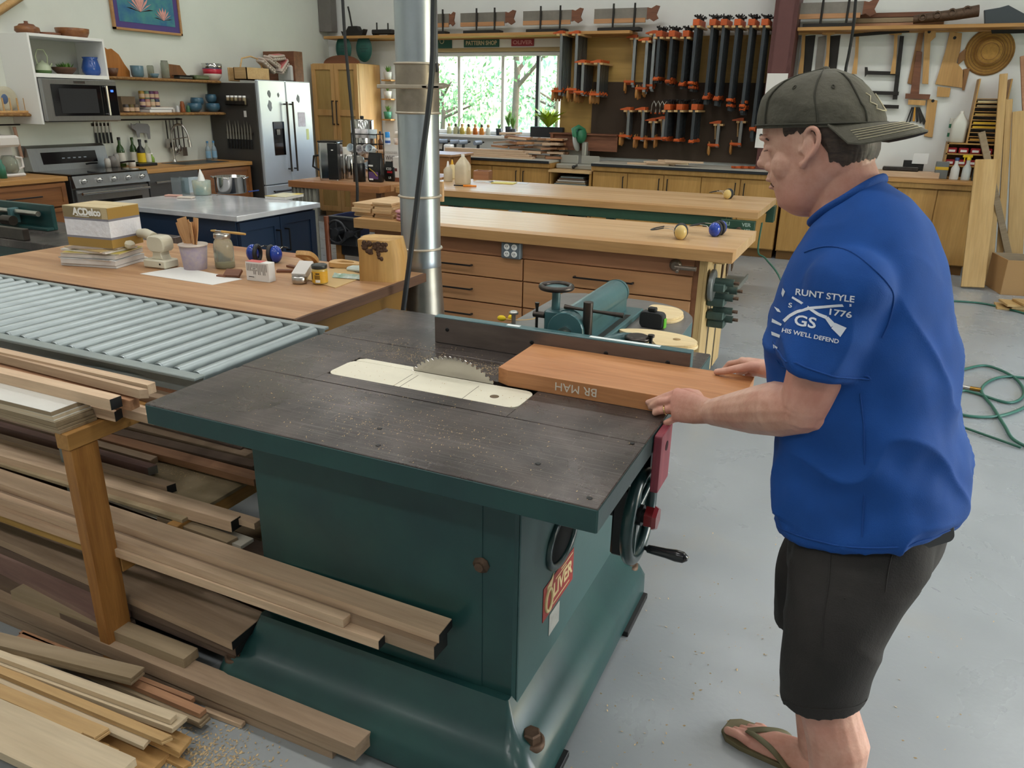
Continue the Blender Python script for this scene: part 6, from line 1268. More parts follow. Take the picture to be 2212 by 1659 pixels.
for k, (px, kind, L_) in enumerate(((350, 'pan', .2), (358, 'pan', .24), (366, 'spoon', .3), (374, 'spoon', .28), (384, 'pan', .3))):
    o = thing('kitchen_utensil', ('first', 'second', 'third', 'fourth', 'last')[k]+' steel utensil from the left on the iron rail', 'utensil', (-7.43, onk(px, -7.43), 1.38), 0, 'utensils on the rail'); MB().bx(-.002, .002, -.008, .008, -L_, 0).build('handle', M_ssd if k else M_blkp, o)
    (MB().bx(-.002, .002, -.035, .035, -L_-.1, -L_, .001) if kind == 'pan' else MB().ball((0, 0, -L_-.03), (.012, .03, .038), 10)).build('head', M_steel, o)
kb2 = boxy('knife_bar', 'short magnetic knife bar under the microwave', 'knife bar', (-7.499, 5.93, 1.33), [('bar', (0, .014, -.1, .12, 0, .03, .002), M_dsteel)])
for k in range(5):
    o = thing('kitchen_knife', ('first', 'second', 'middle', 'fourth', 'last')[k]+' knife from the left on the bar under the microwave', 'knife', (-7.475, 5.85+.045*k, 1.325), 0, 'knives under the microwave'); MB().prism([(-.011, -.06), (.012, -.06), (.012, .03), (0, .07)], -.001, .001, 'yz').build('blade', M_steel, o); MB().bx(-.008, .008, -.01, .01, -.17, -.06, .004).build('handle', M_blkp, o)
# faucet
fc = thing('kitchen_faucet', 'tall steel spring faucet at the kitchen sink', 'faucet', (-7.42, 6.78, KZ)); MB().tube(spline([(0, 0, 0), (0, 0, .22), (.01, 0, .34), (.06, .03, .41), (.13, .06, .40), (.17, .08, .31), (.175, .085, .25)], 6), .012, 10).build('spout', M_steel, fc); MB().cyl((.175, .085, .25), (.18, .088, .17), .02, n=12).build('spray_head', M_steel, fc); MB().cyl((0, 0, .25), (.165, .08, .28), .005, n=8).build('support_arm', M_steel, fc); MB().lathe([(.025, 0), (.025, .02), (.018, .03)], 16).cyl((0, .0, .07), (.0, .09, .1), .008, n=8).build('base', M_steel, fc)
# bottles behind the range side
def bottle(label, px, py, r, h, m, cap, band=None, x=-7.35, name='bottle'):
    o = turned(name, label, 'bottle', (x, GX(px, py, x).y, KZ), [('glass', [(0, 0), (r, 0), (r, h*.55), (r*.8, h*.66), (r*.35, h*.76), (r*.35, h*.93)], m), ('cap', [(r*.42, h*.9), (r*.42, h), (0, h)], cap)], 16)
    if band: MB().lathe([(r*1.02, h*.12), (r*1.02, h*.48)], 16).build('label_band', band, o)
    return o
M_ggl = mat('green_bottle_glass', '#2f4a22', .15); M_lab = mat('paper_label', '#c9c7bc', .6)
bottle('green olive oil bottle with white label by the range', 262, 340, .04, .3, M_ggl, M_black, M_lab); bottle('green wine bottle behind the yellow labelled bottle', 290, 340, .037, .29, M_ggl, M_ggl, M_lab, -7.42)
bottle('dark bottle with bright yellow label by the range', 306, 340, .042, .27, M_blkp, M_blkp, mat('yellow_label', '#d3b51f', .5)); bottle('clear vinegar bottle right of the yellow labelled bottle', 320, 340, .033, .26, M_glass, M_black, M_lab)
bottle('short bottle with green label at the end of the row', 329, 345, .025, .12, mat('lime_label', '#7a9a3c', .5), M_white)
for k, (px, lb) in enumerate(((450, 'left clear blue water bottle by the sink'), (463, 'right clear blue water bottle by the sink'))): bottle(lb, px, 330, .03, .22, mat('water_bottle_%d' % k, '#a9bcc6', .15, trans=.4), mat('bluecap_%d' % k, '#3c7aa8', .4), mat('bluelabel_%d' % k, '#7fa6c0', .5))
for k, (px, r_, h_, c_, lb) in enumerate(((243, .04, .11, '#6f6a66', 'grey pepper grinder jar by the range'), (252, .03, .13, '#8c8884', 'clear glass jar between the grinder and the oil'), (285, .035, .06, '#c9c4bc', 'small white tub by the bottles'), (232, .03, .09, '#b5b0a8', 'small steel shaker by the backguard'))):
    turned('counter_jar', lb, 'jar', (-7.25, GX(px, 350, -7.25).y, KZ+(.014 if px < 256 else 0)), [('jar', [(0, 0), (r_, 0), (r_, h_*.8), (r_*.8, h_*.9), (r_*.8, h_), (0, h_)], mat('cjar_%d' % k, c_, .3))], 16)
boxy('bottle_tray', 'black tray holding the oil bottles', 'tray', (-7.3, GX(305, 350, -7.3).y, KZ), [('tray', (-.0, .1, -.11, .13, .0, .03, .006), M_blkp)])
# drip coffee machine in white at the left
o = thing('white_coffee_machine', 'white drip coffee machine with glass carafe on the left worktop', 'coffee machine', (-7.25, GX(35, 350, -7.1).y, KZ)); M_wc = mat('white_plastic', '#cfcac6', .35)
MB().bx(-.1, .12, -.11, .1, 0, .03, .012).build('base', M_wc, o); MB().bx(-.1, -.02, -.11, .1, .03, .3, .012).build('column', M_wc, o); MB().bx(-.1, .12, -.11, .1, .26, .36, .02).build('brew_head', M_wc, o); MB().lathe([(0, 0), (.06, 0), (.075, .03), (.07, .1), (.05, .15), (.047, .15), (.066, .1), (.07, .03), (0, .006)], 20, c=(.05, -.005, .035)).build('carafe', M_glass, o); MB().tube([(.05, .06, .17), (.05, .12, .16), (.05, .125, .08), (.05, .07, .06)], .012, 8).build('carafe_handle', M_wc, o)
turned('green_bottle', 'small green bottle left of the white coffee machine', 'bottle', (-7.1, GX(1, 350, -7.1).y, KZ), [('body', [(0, 0), (.03, 0), (.03, .1), (.012, .13), (.012, .16), (0, .16)], mat('teal_bottle', '#2f6a55', .3))])
# plate and peg rack on the short shelf
o = thing('painted_plate', 'cream plate with blue flowers standing on the short shelf', 'plate', (-7.4, GX(4, 200, -7.4).y, Lw), rot=(0, .12, 0)); MB().lathe([(0, 0), (.07, 0), (.115, .015), (.113, .02), (.07, .006), (0, .006)], 32, M=Matrix.Translation((0, 0, .118)) @ Matrix.Rotation(PI/2, 4, 'Y')).build('plate', mat('cream_china', '#c7c2ad', .3), o); MB().ball((.006, 0, .12), (.002, .035, .045), 10).build('flower_print', mat('blue_print', '#5a6f95', .4), o)
o = thing('peg_rack', 'wooden peg plate rack on the short shelf', 'peg rack', (-7.3, GX(32, 235, -7.3).y, Lw)); MB().bx(-.04, .04, -.2, .2, 0, .02, .003).build('base', M_pine, o)
for k in range(6): MB().cyl((.0, -.17+.068*k, .02), (.0, -.17+.068*k, .13), .007, n=8).build('peg', M_pine, o)
o = thing('wall_lamp', 'small rod with pink wooden handle hanging left of the range', 'utensil', (-7.46, GX(35, 275, -7.46).y, 1.06)); MB().cyl((0, 0, 0), (.03, -.04, .28), .015, n=8).build('handle', mat('pink_wood', '#b89480', .5), o); MB().cyl((.03, -.2, .3), (.03, .02, .3), .007, n=8).build('rod', M_black, o)
# picture
pc = thing('framed_picture', 'framed picture of pink water lilies on blue with purple mat', 'picture', (-7.49, 6.72, 2.27)); PY0, PY1, PZ0, PZ1 = 6.26, 7.17, 2.285, 3.0
mb = MB(); mb.bx(-7.495, -7.46, PY0, PY1, PZ0, PZ0+.025, .003); mb.bx(-7.495, -7.46, PY0, PY1, PZ1-.025, PZ1, .003); mb.bx(-7.495, -7.46, PY0, PY0+.025, PZ0, PZ1, .003); mb.bx(-7.495, -7.46, PY1-.025, PY1, PZ0, PZ1, .003); mb.build('frame', wood('picture_frame', '#b98e5f', '#a07448', 'y', 9, .5, .02), pc, True)
MB().bx(-7.494, -7.478, PY0+.02, PY1-.02, PZ0+.02, PZ1-.02).build('purple_mat', mat('purple_mat', '#52437e', .7), pc, True); MB().bx(-7.478, -7.476, PY0+.085, PY1-.085, PZ0+.085, PZ1-.085).build('painting', mat('water_blue', '#2f6290', .5, col2='#4f8f8c', scale=7), pc, True)
M_lily = mat('lily_pink', '#d79a92', .5, var=.12, scale=30)
for cy_, cz_, s_ in ((6.63, 2.55, .17), (6.93, 2.47, .12), (6.9, 2.68, .13)):
    mb = MB()
    for k in range(9):
        a = PI*(.05+.9*k/8); mb.prism([(cy_, cz_-s_*.4), (cy_+s_*math.cos(a)*.7-s_*.12*math.sin(a), cz_-s_*.3+s_*math.sin(a)*.6), (cy_+s_*math.cos(a)*1.05, cz_-s_*.4+s_*math.sin(a)*1.1), (cy_+s_*math.cos(a)*.7+s_*.12*math.sin(a), cz_-s_*.3+s_*math.sin(a)*.6)], -7.476, -7.4745+.0003*k, 'yz')
    mb.build('painted_lily', M_lily, pc, True)
# sloped timber in the upper left corner
tag(MB().tube([GX(-30, 42, -7.44), GX(52, -12, -7.44)], .035, 4).build('sloped_timber', M_pine), 'sloped pale timber trim high on the left wall', 'timber')
# machine behind the desk (jointer) ------------------------------------------------
jn = thing('jointer', 'dark iron jointer with green fence behind the desk', 'jointer', (-4.5, 3.6, 0)); JZ = .80
MB().bx(-6.3, -3.98, 3.0, 3.62, JZ-.05, JZ, .004).build('infeed_table', M_iron, jn, True); MB().bx(-5.9, -4.3, 3.1, 3.5, 0, JZ-.051, .02).build('stand', M_green, jn, True)
q0 = G(118, 498, JZ)
MB().bx(q0.x-1.3, q0.x, q0.y, q0.y+.03, JZ+.001, JZ+.16, .004).bx(q0.x-1.3, q0.x, q0.y-.05, q0.y, JZ+.001, JZ+.02, .003).build('fence', M_green, jn, True)
q1 = G(60, 520, JZ); MB().cyl((q0.x-1.1, q0.y-.035, JZ+.105), (q0.x-.08, q0.y-.035, JZ+.105), .018, n=12).build('fence_bar', M_steel, jn, True); MB().cyl((q0.x-1.1, q0.y-.08, JZ+.055), (q0.x-.28, q0.y-.08, JZ+.055), .014, n=10).cyl((q0.x-.36, q0.y-.09, JZ+.055), (q0.x-.26, q0.y-.09, JZ+.055), .032, n=12).build('lock_bar', M_dsteel, jn, True); MB().bx(q0.x-.34, q0.x-.3, q0.y-.07, q0.y-.01, JZ+.03, JZ+.13, .006).build('bracket', M_green2, jn, True)
MB().bx(-5.9, q1.x, q1.y-.02, q1.y+.02, JZ+.001, JZ+.07, .003).build('guard', M_dsteel, jn, True)
tag(MB().bx(-4.42, -3.1, 3.62, 3.74, .70, .745, .003).bx(-4.40, -4.30, 3.64, 3.72, 0, .70).bx(-3.22, -3.12, 3.64, 3.72, 0, .70).build('saw_horse', M_cherry), 'brown timber trestle between the desk and the island', 'trestle')
tag(MB().bx(-3.9, -3.05, 3.3, 3.5, .62, .70, .005).bx(-3.85, -3.8, 3.32, 3.48, 0, .62).bx(-3.15, -3.1, 3.32, 3.48, 0, .62).build('green_stand', M_green3), 'dark green machine stand behind the plastic tub', 'stand')
# ------------------------------------------------------------------ back wall
BW = 9.86
M_shelf = wood('back_shelf', '#b98d55', '#a57840', 'x', 6, .55, .03); M_oak = wood('oak_cabinet', '#b48a4c', '#a0773c', 'z', 9, .5, .05); M_ply = wood('aged_plywood', '#b08f4e', '#9b7a3e', 'x', 3, .6, .02)
def wallshelf(label, x0, x1, z=2.46):
    o = thing('wall_shelf', label, 'shelf', ((x0+x1)/2, 9.72, z-.035)); MB().bx(x0, x1, 9.56, 9.895, z-.035, z, .003).build('plank', M_shelf, o, True)
    MB().bx(x0+.02, x1-.02, 9.875, 9.898, z-.048, z-.0355).build('cleat', M_shelf, o, True)
wallshelf('long wooden plank shelf over the back window', -7.32, -2.9); wallshelf('long wooden plank shelf right of the red steel column', -1.03, 2.2, 2.455)
# counters with cabinets
CT = .965; CF = 9.21
def counter(label, x0, x1, top, edge, doors, lab2):
    t_ = thing('work_counter', lab2, 'counter', ((x0+x1)/2, 9.55, CT-.06)); MB().bx(x0, x1, CF-.005, YB-.005, CT-.03, CT, .003).build('surface', top, t_, True); MB().bx(x0, x1, CF-.015, CF-.005, CT-.035, CT-.002, .004).build('front_edge', edge, t_, True); MB().bx(x0, x1, CF+.01, YB-.01, CT-.085, CT-.0305).build('apron', M_oak, t_, True)
    o = thing('base_cabinet', label, 'cabinet', ((x0+x1)/2, 9.55, 0)); MB().bx(x0+.01, x1-.01, CF+.06, YB-.02, .1, CT-.086).build('body', M_oak, o, True); MB().bx(x0+.02, x1-.02, CF+.1, YB-.03, 0, .1).build('plinth', mat('brown_plinth', '#6b4a1f', .6), o, True)
    n = len(doors); w = (x1-x0-.02)/n
    for k, h in enumerate(doors):
        a = x0+.01+w*k; d_ = MB().bx(a+.004, a+w-.004, CF+.04, CF+.06, .11, CT-.1, .003).build('door', M_oak, o, True); hx = a+.05 if h < 0 else a+w-.05
        MB().bx(hx-.006, hx+.006, CF+.01, CF+.018, CT-.28, CT-.14, .002).bx(hx-.005, hx+.005, CF+.015, CF+.04, CT-.28, CT-.27).bx(hx-.005, hx+.005, CF+.015, CF+.04, CT-.15, CT-.14).build('handle', M_black, d_, True)
M_lam = mat('pale_laminate', '#b5b2a6', .4); M_blk_e = mat('black_rubber_edge', '#1d2024', .5)
counter('oak cabinet below the window left of the mitre saw', -5.35, -3.72, M_lam, M_blk_e, (1, -1, 1, -1), 'pale counter with black edge under the window'); counter('long oak cabinet row below the clamp wall', -3.17, -.94, M_lam, M_blk_e, (1, 1, -1, 1, -1), 'pale counter with black edge below the clamps'); counter('oak cabinet row right of the man under the tool wall', -.93, .99, M_shelf, M_shelf, (1, -1, 1, -1, 1), 'wooden counter under the pattern wall')
# mitre saw station
o = boxy('saw_station', 'open plywood station with stacked sheets under the mitre saw', 'stand', (-3.445, 9.5, 0), [('top', (-.27, .27, -.33, .38, .835, .865), M_honey), ('side', (-.27, -.25, -.28, .38, 0, .835), M_oak), ('side', (.25, .27, -.28, .38, 0, .835), M_oak), ('shelf', (-.25, .25, -.28, .38, .66, .68), M_oak), ('back', (-.25, .25, .37, .38, 0, .835), M_black)])
for k in range(5): boxy('sheet_stock', ('lowest', 'second', 'middle', 'fourth', 'topmost')[k]+' sheet stored under the mitre saw', 'sheet', (-3.44, 9.4, .681+.022*k), [('sheet', (-.22+.02*k, .2-.01*k, -.15, .3, 0, .018), (M_grey, M_taupe, M_paper2, M_walnut, M_grey)[k])], 0, 'sheets under the mitre saw')
ms = thing('mitre_saw', 'green mitre saw with grey fence on the plywood station', 'mitre saw', (-3.44, 9.5, .866)); M_alu = mat('cast_aluminium', '#a5a49a', .45, .5); M_hit = mat('tool_green', '#2f7050', .4)
MB().bx(-.26, .26, -.12, .12, 0, .06, .01).build('base', M_alu, ms); 
for a, b in ((-.26, -.02), (.02, .26)): MB().bx(a, b, .03, .05, .06, .16, .006).build('fence', M_alu, ms)
MB().lathe([(0, -.01), (.12, -.01), (.125, 0), (.12, .01), (0, .01)], 26, M=Matrix.Translation((-.06, .06, .33)) @ Matrix.Rotation(PI/2-.15, 4, 'Y')).build('blade_guard', mat('clear_guard', '#a8aaa6', .3), ms); MB().ball((-.02, .1, .40), (.07, .1, .1), 14).build('motor', M_hit, ms); MB().tube([(-.06, -.02, .38), (-.07, -.03, .47), (-.03, .02, .50), (.02, .1, .46)], [.03, .035, .03, .025], 10).build('grip', M_hit, ms); MB().bx(.0, .06, .08, .18, .06, .32, .01).build('arm', M_alu, ms); MB().cyl((.02, -.1, .05), (.02, -.22, .035), .014, n=10).ball((.02, -.23, .035), .024, 10).build('lock_handle', M_blkp, ms)
# tall maple cabinet and signs
tc_ = thing('tall_cabinet', 'tall pale maple cabinet with panelled doors in the corner', 'cabinet', (-6.8, 9.6, 0)); M_mpl = wood('maple_frame', '#c9a06a', '#b88c54', 'z', 7, .5, .03); M_pnl = wood('maple_panel', '#b0925a', '#a3844c', 'z', 12, .5, .03)
MB().bx(-7.40, -6.62, 9.37, 9.88, .08, 2.10, .004).build('body', M_mpl, tc_, True); MB().bx(-7.36, -6.66, 9.42, 9.86, 0, .08).build('plinth', M_mpl, tc_, True)
for a, b, hx in ((-7.395, -7.013, -7.045), (-7.007, -6.625, -6.975)):
    d_ = MB().bx(a, b, 9.35, 9.37, .1, 2.09, .003).build('door', M_pnl, tc_, True); MB().bx(a, a+.06, 9.335, 9.35, .1, 2.09).bx(b-.06, b, 9.335, 9.35, .1, 2.09).bx(a+.06, b-.06, 9.335, 9.35, 2.02, 2.09).bx(a+.06, b-.06, 9.335, 9.35, .1, .17).bx(a+.06, b-.06, 9.335, 9.35, 1.42, 1.5).build('door_frame', M_mpl, d_, True); MB().bx(hx-.008, hx+.008, 9.29, 9.305, 1.3, 1.62, .003).bx(hx-.006, hx+.006, 9.3, 9.335, 1.3, 1.315).bx(hx-.006, hx+.006, 9.3, 9.335, 1.605, 1.62).build('handle', M_dsteel, d_, True)
MB().prism([(-7.3, 2.101)]+[(-7.0-.3*math.cos(PI*k/14), 2.101+.11*math.sin(PI*k/14)) for k in range(15)]+[(-6.7, 2.101)], 9.5, 9.53, 'xz').build('arched_crest', M_wal2, tc_, True)
M_sgn = mat('sign_green', '#1f5349', .5, var=.08)
for k, (px, lb) in enumerate(((742, 'left round green sign above the tall cabinet'), (786, 'right round green sign above the tall cabinet'))):
    c = GY(px, 108, 9.62); o = thing('round_sign', lb, 'sign', (c.x, 9.63, c.z-.155)); o.scale = (.85, 1, 1.1); MB().lathe([(0, 0), (.15, 0), (.155, .006), (.15, .012), (0, .012)], 36, M=Matrix.Translation((0, 0, .155)) @ Matrix.Rotation(PI/2, 4, 'X')).build('disc', M_sgn, o); MB().tube([(.135*math.cos(2*PI*i/30), -.013, .155+.135*math.sin(2*PI*i/30)) for i in range(30)], .003, 5, closed=True).build('rim_line', M_green, o)
    for dz in (.03, 0, -.03): MB().bx(-.08+abs(dz), .08-abs(dz), -.014, -.012, .15+dz, .162+dz).build('raised_letters', M_green, o)
def sign(label, px0, px1, py0, py1, m, txt, tm):
    a = GY(px0, py0, BW); b = GY(px1, py1, BW); o = thing('sign_board', label, 'sign', ((a.x+b.x)/2, YB-.002, min(a.z, b.z))); w = b.x-a.x; h = abs(a.z-b.z); MB().bx(-w/2, w/2, -.015, 0, 0, h, .002).build('board', m, o)
    if txt: text(txt, mw(o) @ frame((0, -.0165, h/2), (1, 0, 0), (0, 0, 1)), tm, o, h*.75, bold=.002, width=w*.88)
    return o
M_scr = mat('sign_letters_cream', '#c2b79a', .5); sign('green sign board reading PATTERN SHOP over the window', 1000, 1076, 85, 101, M_sgn, 'PATTERN SHOP', M_scr); sign('red sign board reading OLIVER over the window', 1103, 1151, 84, 99, mat('sign_red2', '#8f2c38', .5), 'OLIVER', mat('sign_pink', '#c58a8c', .5))
o = sign('green sign board with white ring half hidden by the duct', 940, 974, 85, 104, M_sgn, None, None); MB().tube([(-.03+.03*math.cos(a), -.017, .09+.03*math.sin(a)) for a in [2*PI*k/16 for k in range(16)]], .005, 5, closed=True).build('white_ring', M_scr, o)
# corner plant shelves
M_pot = mat('white_pot', '#cfcdc6', .5); rnd = random.Random(5)
def foliage(o, n, h, sp, z0, m, w=.012, droop=0):
    mb = MB()
    for k in range(n):
        a = rnd.uniform(0, 6.28); L_ = h*rnd.uniform(.6, 1); d = V((math.cos(a)*sp*rnd.random(), math.sin(a)*sp*rnd.random(), L_)); s_ = V((-math.sin(a), math.cos(a), 0))*w; b_ = V((0, 0, z0)); md = b_+d*.55; e = b_+d+V((d.x, d.y, 0))*droop-V((0, 0, droop*L_*.4))
        mb.add([b_, md-s_, e, md+s_], [(0, 1, 2, 3)]); mb.add([b_+V((0, 0, .001)), md-s_*.9+V((0, 0, .002)), e, md+s_*.9], [(3, 2, 1, 0)])
    return mb.build('leaves', m, o)
for k, (py, lb, m_) in enumerate(((172, 'topmost little white plant pot on the corner wall shelves', M_pot), (213, 'middle white plant pot on the corner wall shelves', M_pot), (257, 'lowest green and white plant pot on the corner wall shelves', mat('green_dip_pot', '#3f7f66', .4)))):
    c = GY(838, py, 9.83); tag(MB().bx(c.x-.08, c.x+.08, 9.78, 9.898, c.z-.02, c.z, .002).build('plant_shelf', M_shelf), ('topmost', 'middle', 'lowest')[k]+' small wooden plant shelf by the tall cabinet', 'shelf')
    o = turned('plant_pot', lb, 'plant', (c.x, 9.83, c.z), [('pot', [(0, 0), (.045, 0), (.06, .1), (.055, .1), (.04, .01), (0, .09)], m_)]); foliage(o, 14, .1, .07, .09, M_leaf)
# window sill plants and jars
M_bpot2 = mat('black_pot', '#24262a', .5); M_yl = mat('lime_leaf', '#9fb62c', .4, var=.15, scale=9); SZ2 = WZ0+.0005
for k, (px, r_, h_, lb, fo) in enumerate(((1077, .045, .09, 'small black pot with sprout on the window sill', (8, .07, .04)), (1098, .05, .12, 'black pot with tall thin seedling on the window sill', (18, .26, .1)), (1110, .045, .09, 'black pot with bushy seedling in front on the sill', (20, .2, .08)))):
    c = GY(px, 290, 9.86); o = turned('plant_pot', lb, 'plant', (c.x, 9.87 if k != 2 else 9.83, SZ2), [('pot', [(0, 0), (r_*.8, 0), (r_, h_), (r_*.9, h_), (r_*.75, .01), (0, h_*.9)], M_bpot2)], 14); foliage(o, fo[0], fo[1], fo[2], h_*.9, M_leaf, .014)
c0 = GY(1150, 290, 9.86); o = boxy('planter_box', 'black planter with big yellow-green leaves on the sill', 'plant', (c0.x+.22, 9.86, SZ2), [('planter', (-.23, .23, -.06, .06, 0, .13, .008), M_bpot2)]); foliage(o, 60, .3, .26, .12, M_yl, .035, .4)
o = turned('orchid_pot', 'glass jar with a thin bent green leaf on the sill', 'plant', (GY(1000, 288, 9.87).x-.08, 9.87, SZ2), [('jar', [(0, 0), (.035, 0), (.035, .1), (.03, .1), (.03, .01), (0, .01)], M_glass)], 14); MB().tube(spline([(0, 0, .08), (.03, 0, .17), (.08, 0, .22), (.18, 0, .21)], 5), [.012]*15+[.002], 6, flat=.3).build('leaf', M_leaf, o)
for k in range(7):
    c = GY(972+14*k, 290, 9.87); turned('spirit_bottle', ('first', 'second', 'third', 'fourth', 'fifth', 'sixth', 'last')[k]+' little glass bottle from the duct on the window sill', 'bottle', (c.x, 9.85, SZ2), [('glass', [(0, 0), (.032, 0), (.034, .01), (.034, .075), (.015, .095), (.015, .105)], mat('liquor_%d' % k, ('#c9c7a0', '#c7c29a', '#b5a24a', '#c0a060', '#b5651f', '#c9822f', '#cfd0c4')[k], .1, trans=.4)), ('stopper', [(.017, .1), (.02, .12), (.015, .135), (0, .137)], M_dsteel if k % 2 else M_cork)], 14, 'bottles on the sill') if k or True else 0
# cordless drills on the counter under the window
for k, px in enumerate((944, 958, 982, 1000, 1032)):
    c = GY(px, 318, 9.7); o = thing('cordless_drill', ('first', 'second', 'third', 'fourth', 'last')[k]+' cordless drill from the duct standing below the window', 'drill', (c.x, 9.7, CT), .3*k, 'drills below the window'); MB().bx(-.035, .045, -.04, .04, 0, .05, .006).build('battery', M_blkp, o); MB().tube([(0, 0, .045), (.01, 0, .13)], [.022, .019], 8).build('grip', M_blkp, o); MB().cyl((-.06, 0, .15), (.06, 0, .155), .03, n=12).build('motor', mat('drill_grey_%d' % k, '#7c8694', .4), o); MB().cyl((.06, 0, .155), (.11, 0, .157), .018, .01, n=10).build('chuck', M_black, o)
boxy('white_charger', 'white battery charger box between the drills', 'charger', (GY(972, 330, 9.65).x, 9.62, CT), [('case', (-.06, .06, -.05, .05, 0, .12, .012), M_white)])
turned('fan_heater', 'small round wire fan heater beside the last drill', 'fan', (GY(1020, 330, 9.75).x, 9.78, CT), [('base', [(0, 0), (.06, 0), (.05, .02), (.015, .03), (.015, .07)], M_blkp)], 16); 
for k in range(4): boxy('lumber_strip', ('lowest', 'second', 'third', 'topmost')[k]+' pale strip in the stack along the window counter', 'strip', (-4.55, 9.38, CT+.025*k), [('strip', (-.72, .55-.05*k, -.05+.004*k, .04, 0, .024), M_maple)], .01*k, 'strips on the window counter')
# heap of wood offcuts
rnd = random.Random(12)
for k in range(46):
    lay = k//9; c = GY(1075+(k % 9)*17+rnd.uniform(-6, 6), 330, 9.6); L_ = rnd.uniform(.16, .3)
    o = MB().bx(-L_/2, L_/2, -rnd.uniform(.03, .05), .04, 0, rnd.uniform(.02, .035), .001).build('wood_offcut', (M_cherry, M_maple, M_alder, M_mapledk)[k % 4]); o.location = (min(-3.78, c.x+.1*lay*.4), 9.55+rnd.uniform(-.06, .18), CT+.001+lay*.055+rnd.uniform(0, .008)); o.rotation_euler = (rnd.uniform(-.06, .06), rnd.uniform(-.08, .08), rnd.uniform(-.5, .5)); tag(o, 'brown wood offcut in the heap left of the mitre saw', 'offcut', 'offcuts heaped left of the mitre saw')
for k in range(9):
    c = GY(1400+14*k, 345, 9.45); o = MB().bx(-.22, .22, -.02, .02, 0, .02, .001).build('wood_offcut', (M_maple, M_pale)[k % 2]); o.location = (c.x-.02*k, 9.35+.03*(k % 4), CT+.001+.021*(k//3)); o.rotation_euler = (0, 0, rnd.uniform(-.25, .25)); tag(o, 'pale stick in the loose bundle on the clamp counter', 'offcut', 'sticks on the clamp counter')
# ------------------------------------------------------------------ clamp rack
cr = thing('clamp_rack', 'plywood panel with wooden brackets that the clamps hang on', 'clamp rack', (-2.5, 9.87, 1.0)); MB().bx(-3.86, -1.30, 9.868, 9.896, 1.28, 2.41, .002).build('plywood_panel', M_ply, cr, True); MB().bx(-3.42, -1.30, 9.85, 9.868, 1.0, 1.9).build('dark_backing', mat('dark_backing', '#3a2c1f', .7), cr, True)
MB().bx(-3.9, -3.0, 9.62, 9.866, 1.27, 1.285).bx(-3.9, -3.0, 9.66, 9.68, 1.08, 1.27).bx(-3.88, -3.85, 9.62, 9.86, 1.0, 1.27).build('tool_ledge', M_wal2, cr, True)
M_org = mat('clamp_orange', '#b8521f', .45, var=.15, scale=30, objvar=.15); M_bar = mat('black_clamp_bar', '#3c4145', .4, .5, objvar=.25); M_rib = mat('ribbed_steel_bar', '#8b8e90', .3, .9, objvar=.2); M_hnd = wood('clamp_handle', '#b07a3c', '#8f5d28', 'z', 20, .4, .12)
bar_me = {k: MB().bx(-.017, .017, -.007, .007, -1, .02).mesh('bar', m) for k, m in (('black', M_bar), ('steel', M_rib))}
mb = MB(); mb.bx(-.036, .036, -.024, .014, .02, .085, .004); head_b = mb.mesh('head', M_org)
mb = MB(); mb.cyl((0, -.012, .075), (0, -.012, .125), .01, n=8); mb.cyl((-.045, -.012, .12), (.045, -.012, .12), .0055, n=6); mb.ball((-.045, -.012, .13), .009, 6, m=4); mb.ball((.045, -.012, .13), .009, 6, m=4); crank = mb.mesh('crank', M_black)
mb = MB(); mb.bx(-.03, .03, -.05, .014, -.02, .012, .004); mb.bx(-.02, .02, -.075, -.045, -.012, .004, .003); slid = mb.mesh('sliding_jaw', M_org)
mb = MB(); mb.prism([(-.11, .0), (.02, .0), (.02, .035), (-.02, .035), (-.11, .012)], -.011, .011, 'xz'); fixj = mb.mesh('fixed_jaw', M_org)
mb = MB(); mb.bx(-.11, .022, -.01, .01, -.012, .014, .003); fslid = mb.mesh('sliding_jaw', M_org)
mb = MB(); mb.lathe([(.006, .05), (.006, 0), (.012, -.005), (.016, -.05), (.013, -.09), (.008, -.1), (0, -.1)], 8, c=(-.095, 0, -.01)); hnd = mb.mesh('handle', M_hnd)
def part(me, parent, loc=(0, 0, 0), sc=None, name=None):
    o = bpy.data.objects.new(name or me.name.split('.')[0], me); COL.objects.link(o); kid(o, parent); o.location = loc
    if sc: o.scale = sc
    return o
def column(label, px, pyt, pyb, kind, n=8, y0=9.83, dy=.045, lean=0):
    a = GY(px, pyt, 9.62); L_ = a.z-GY(px, pyb, 9.62).z
    MB().bx(a.x-.055, a.x-.016, y0-dy*n-.02, y0+.03, a.z-.022, a.z, .002).bx(a.x+.016, a.x+.055, y0-dy*n-.02, y0+.03, a.z-.022, a.z, .002).prism([(y0-dy*n*.6, a.z-.023), (y0+.03, a.z-.023), (y0+.03, a.z-.2)], a.x-.05, a.x-.035, 'yz').build('bracket', M_honey, cr, True)
    for k in range(n):
        ll = L_*(1+.03*math.sin(k*2.3+px)); o = thing('bar_clamp' if kind == 'black' else 'f_clamp', label, 'clamp', (a.x, y0-dy*k-.02, a.z+.001), 0, 'clamps: '+label)
        part(bar_me['black' if kind == 'black' else 'steel'], o, (0, 0, 0), (1, 1, ll), 'bar')
        if kind == 'black':
            part(head_b, o, (0, 0, -.018)); c = part(crank, o, (0, 0, -.02)); c.rotation_euler = (0, 0, k*1.1+px); s_ = part(slid, o, (0, 0, -ll*(.93-.02*(k % 3)))); 
        else:
            part(fixj, o, (0, 0, .0)); part(fslid, o, (0, 0, -ll*.93)); part(hnd, o, (0, 0, -ll*.93))
names = ('first', 'second', 'third', 'fourth', 'fifth', 'sixth', 'seventh', 'eighth')
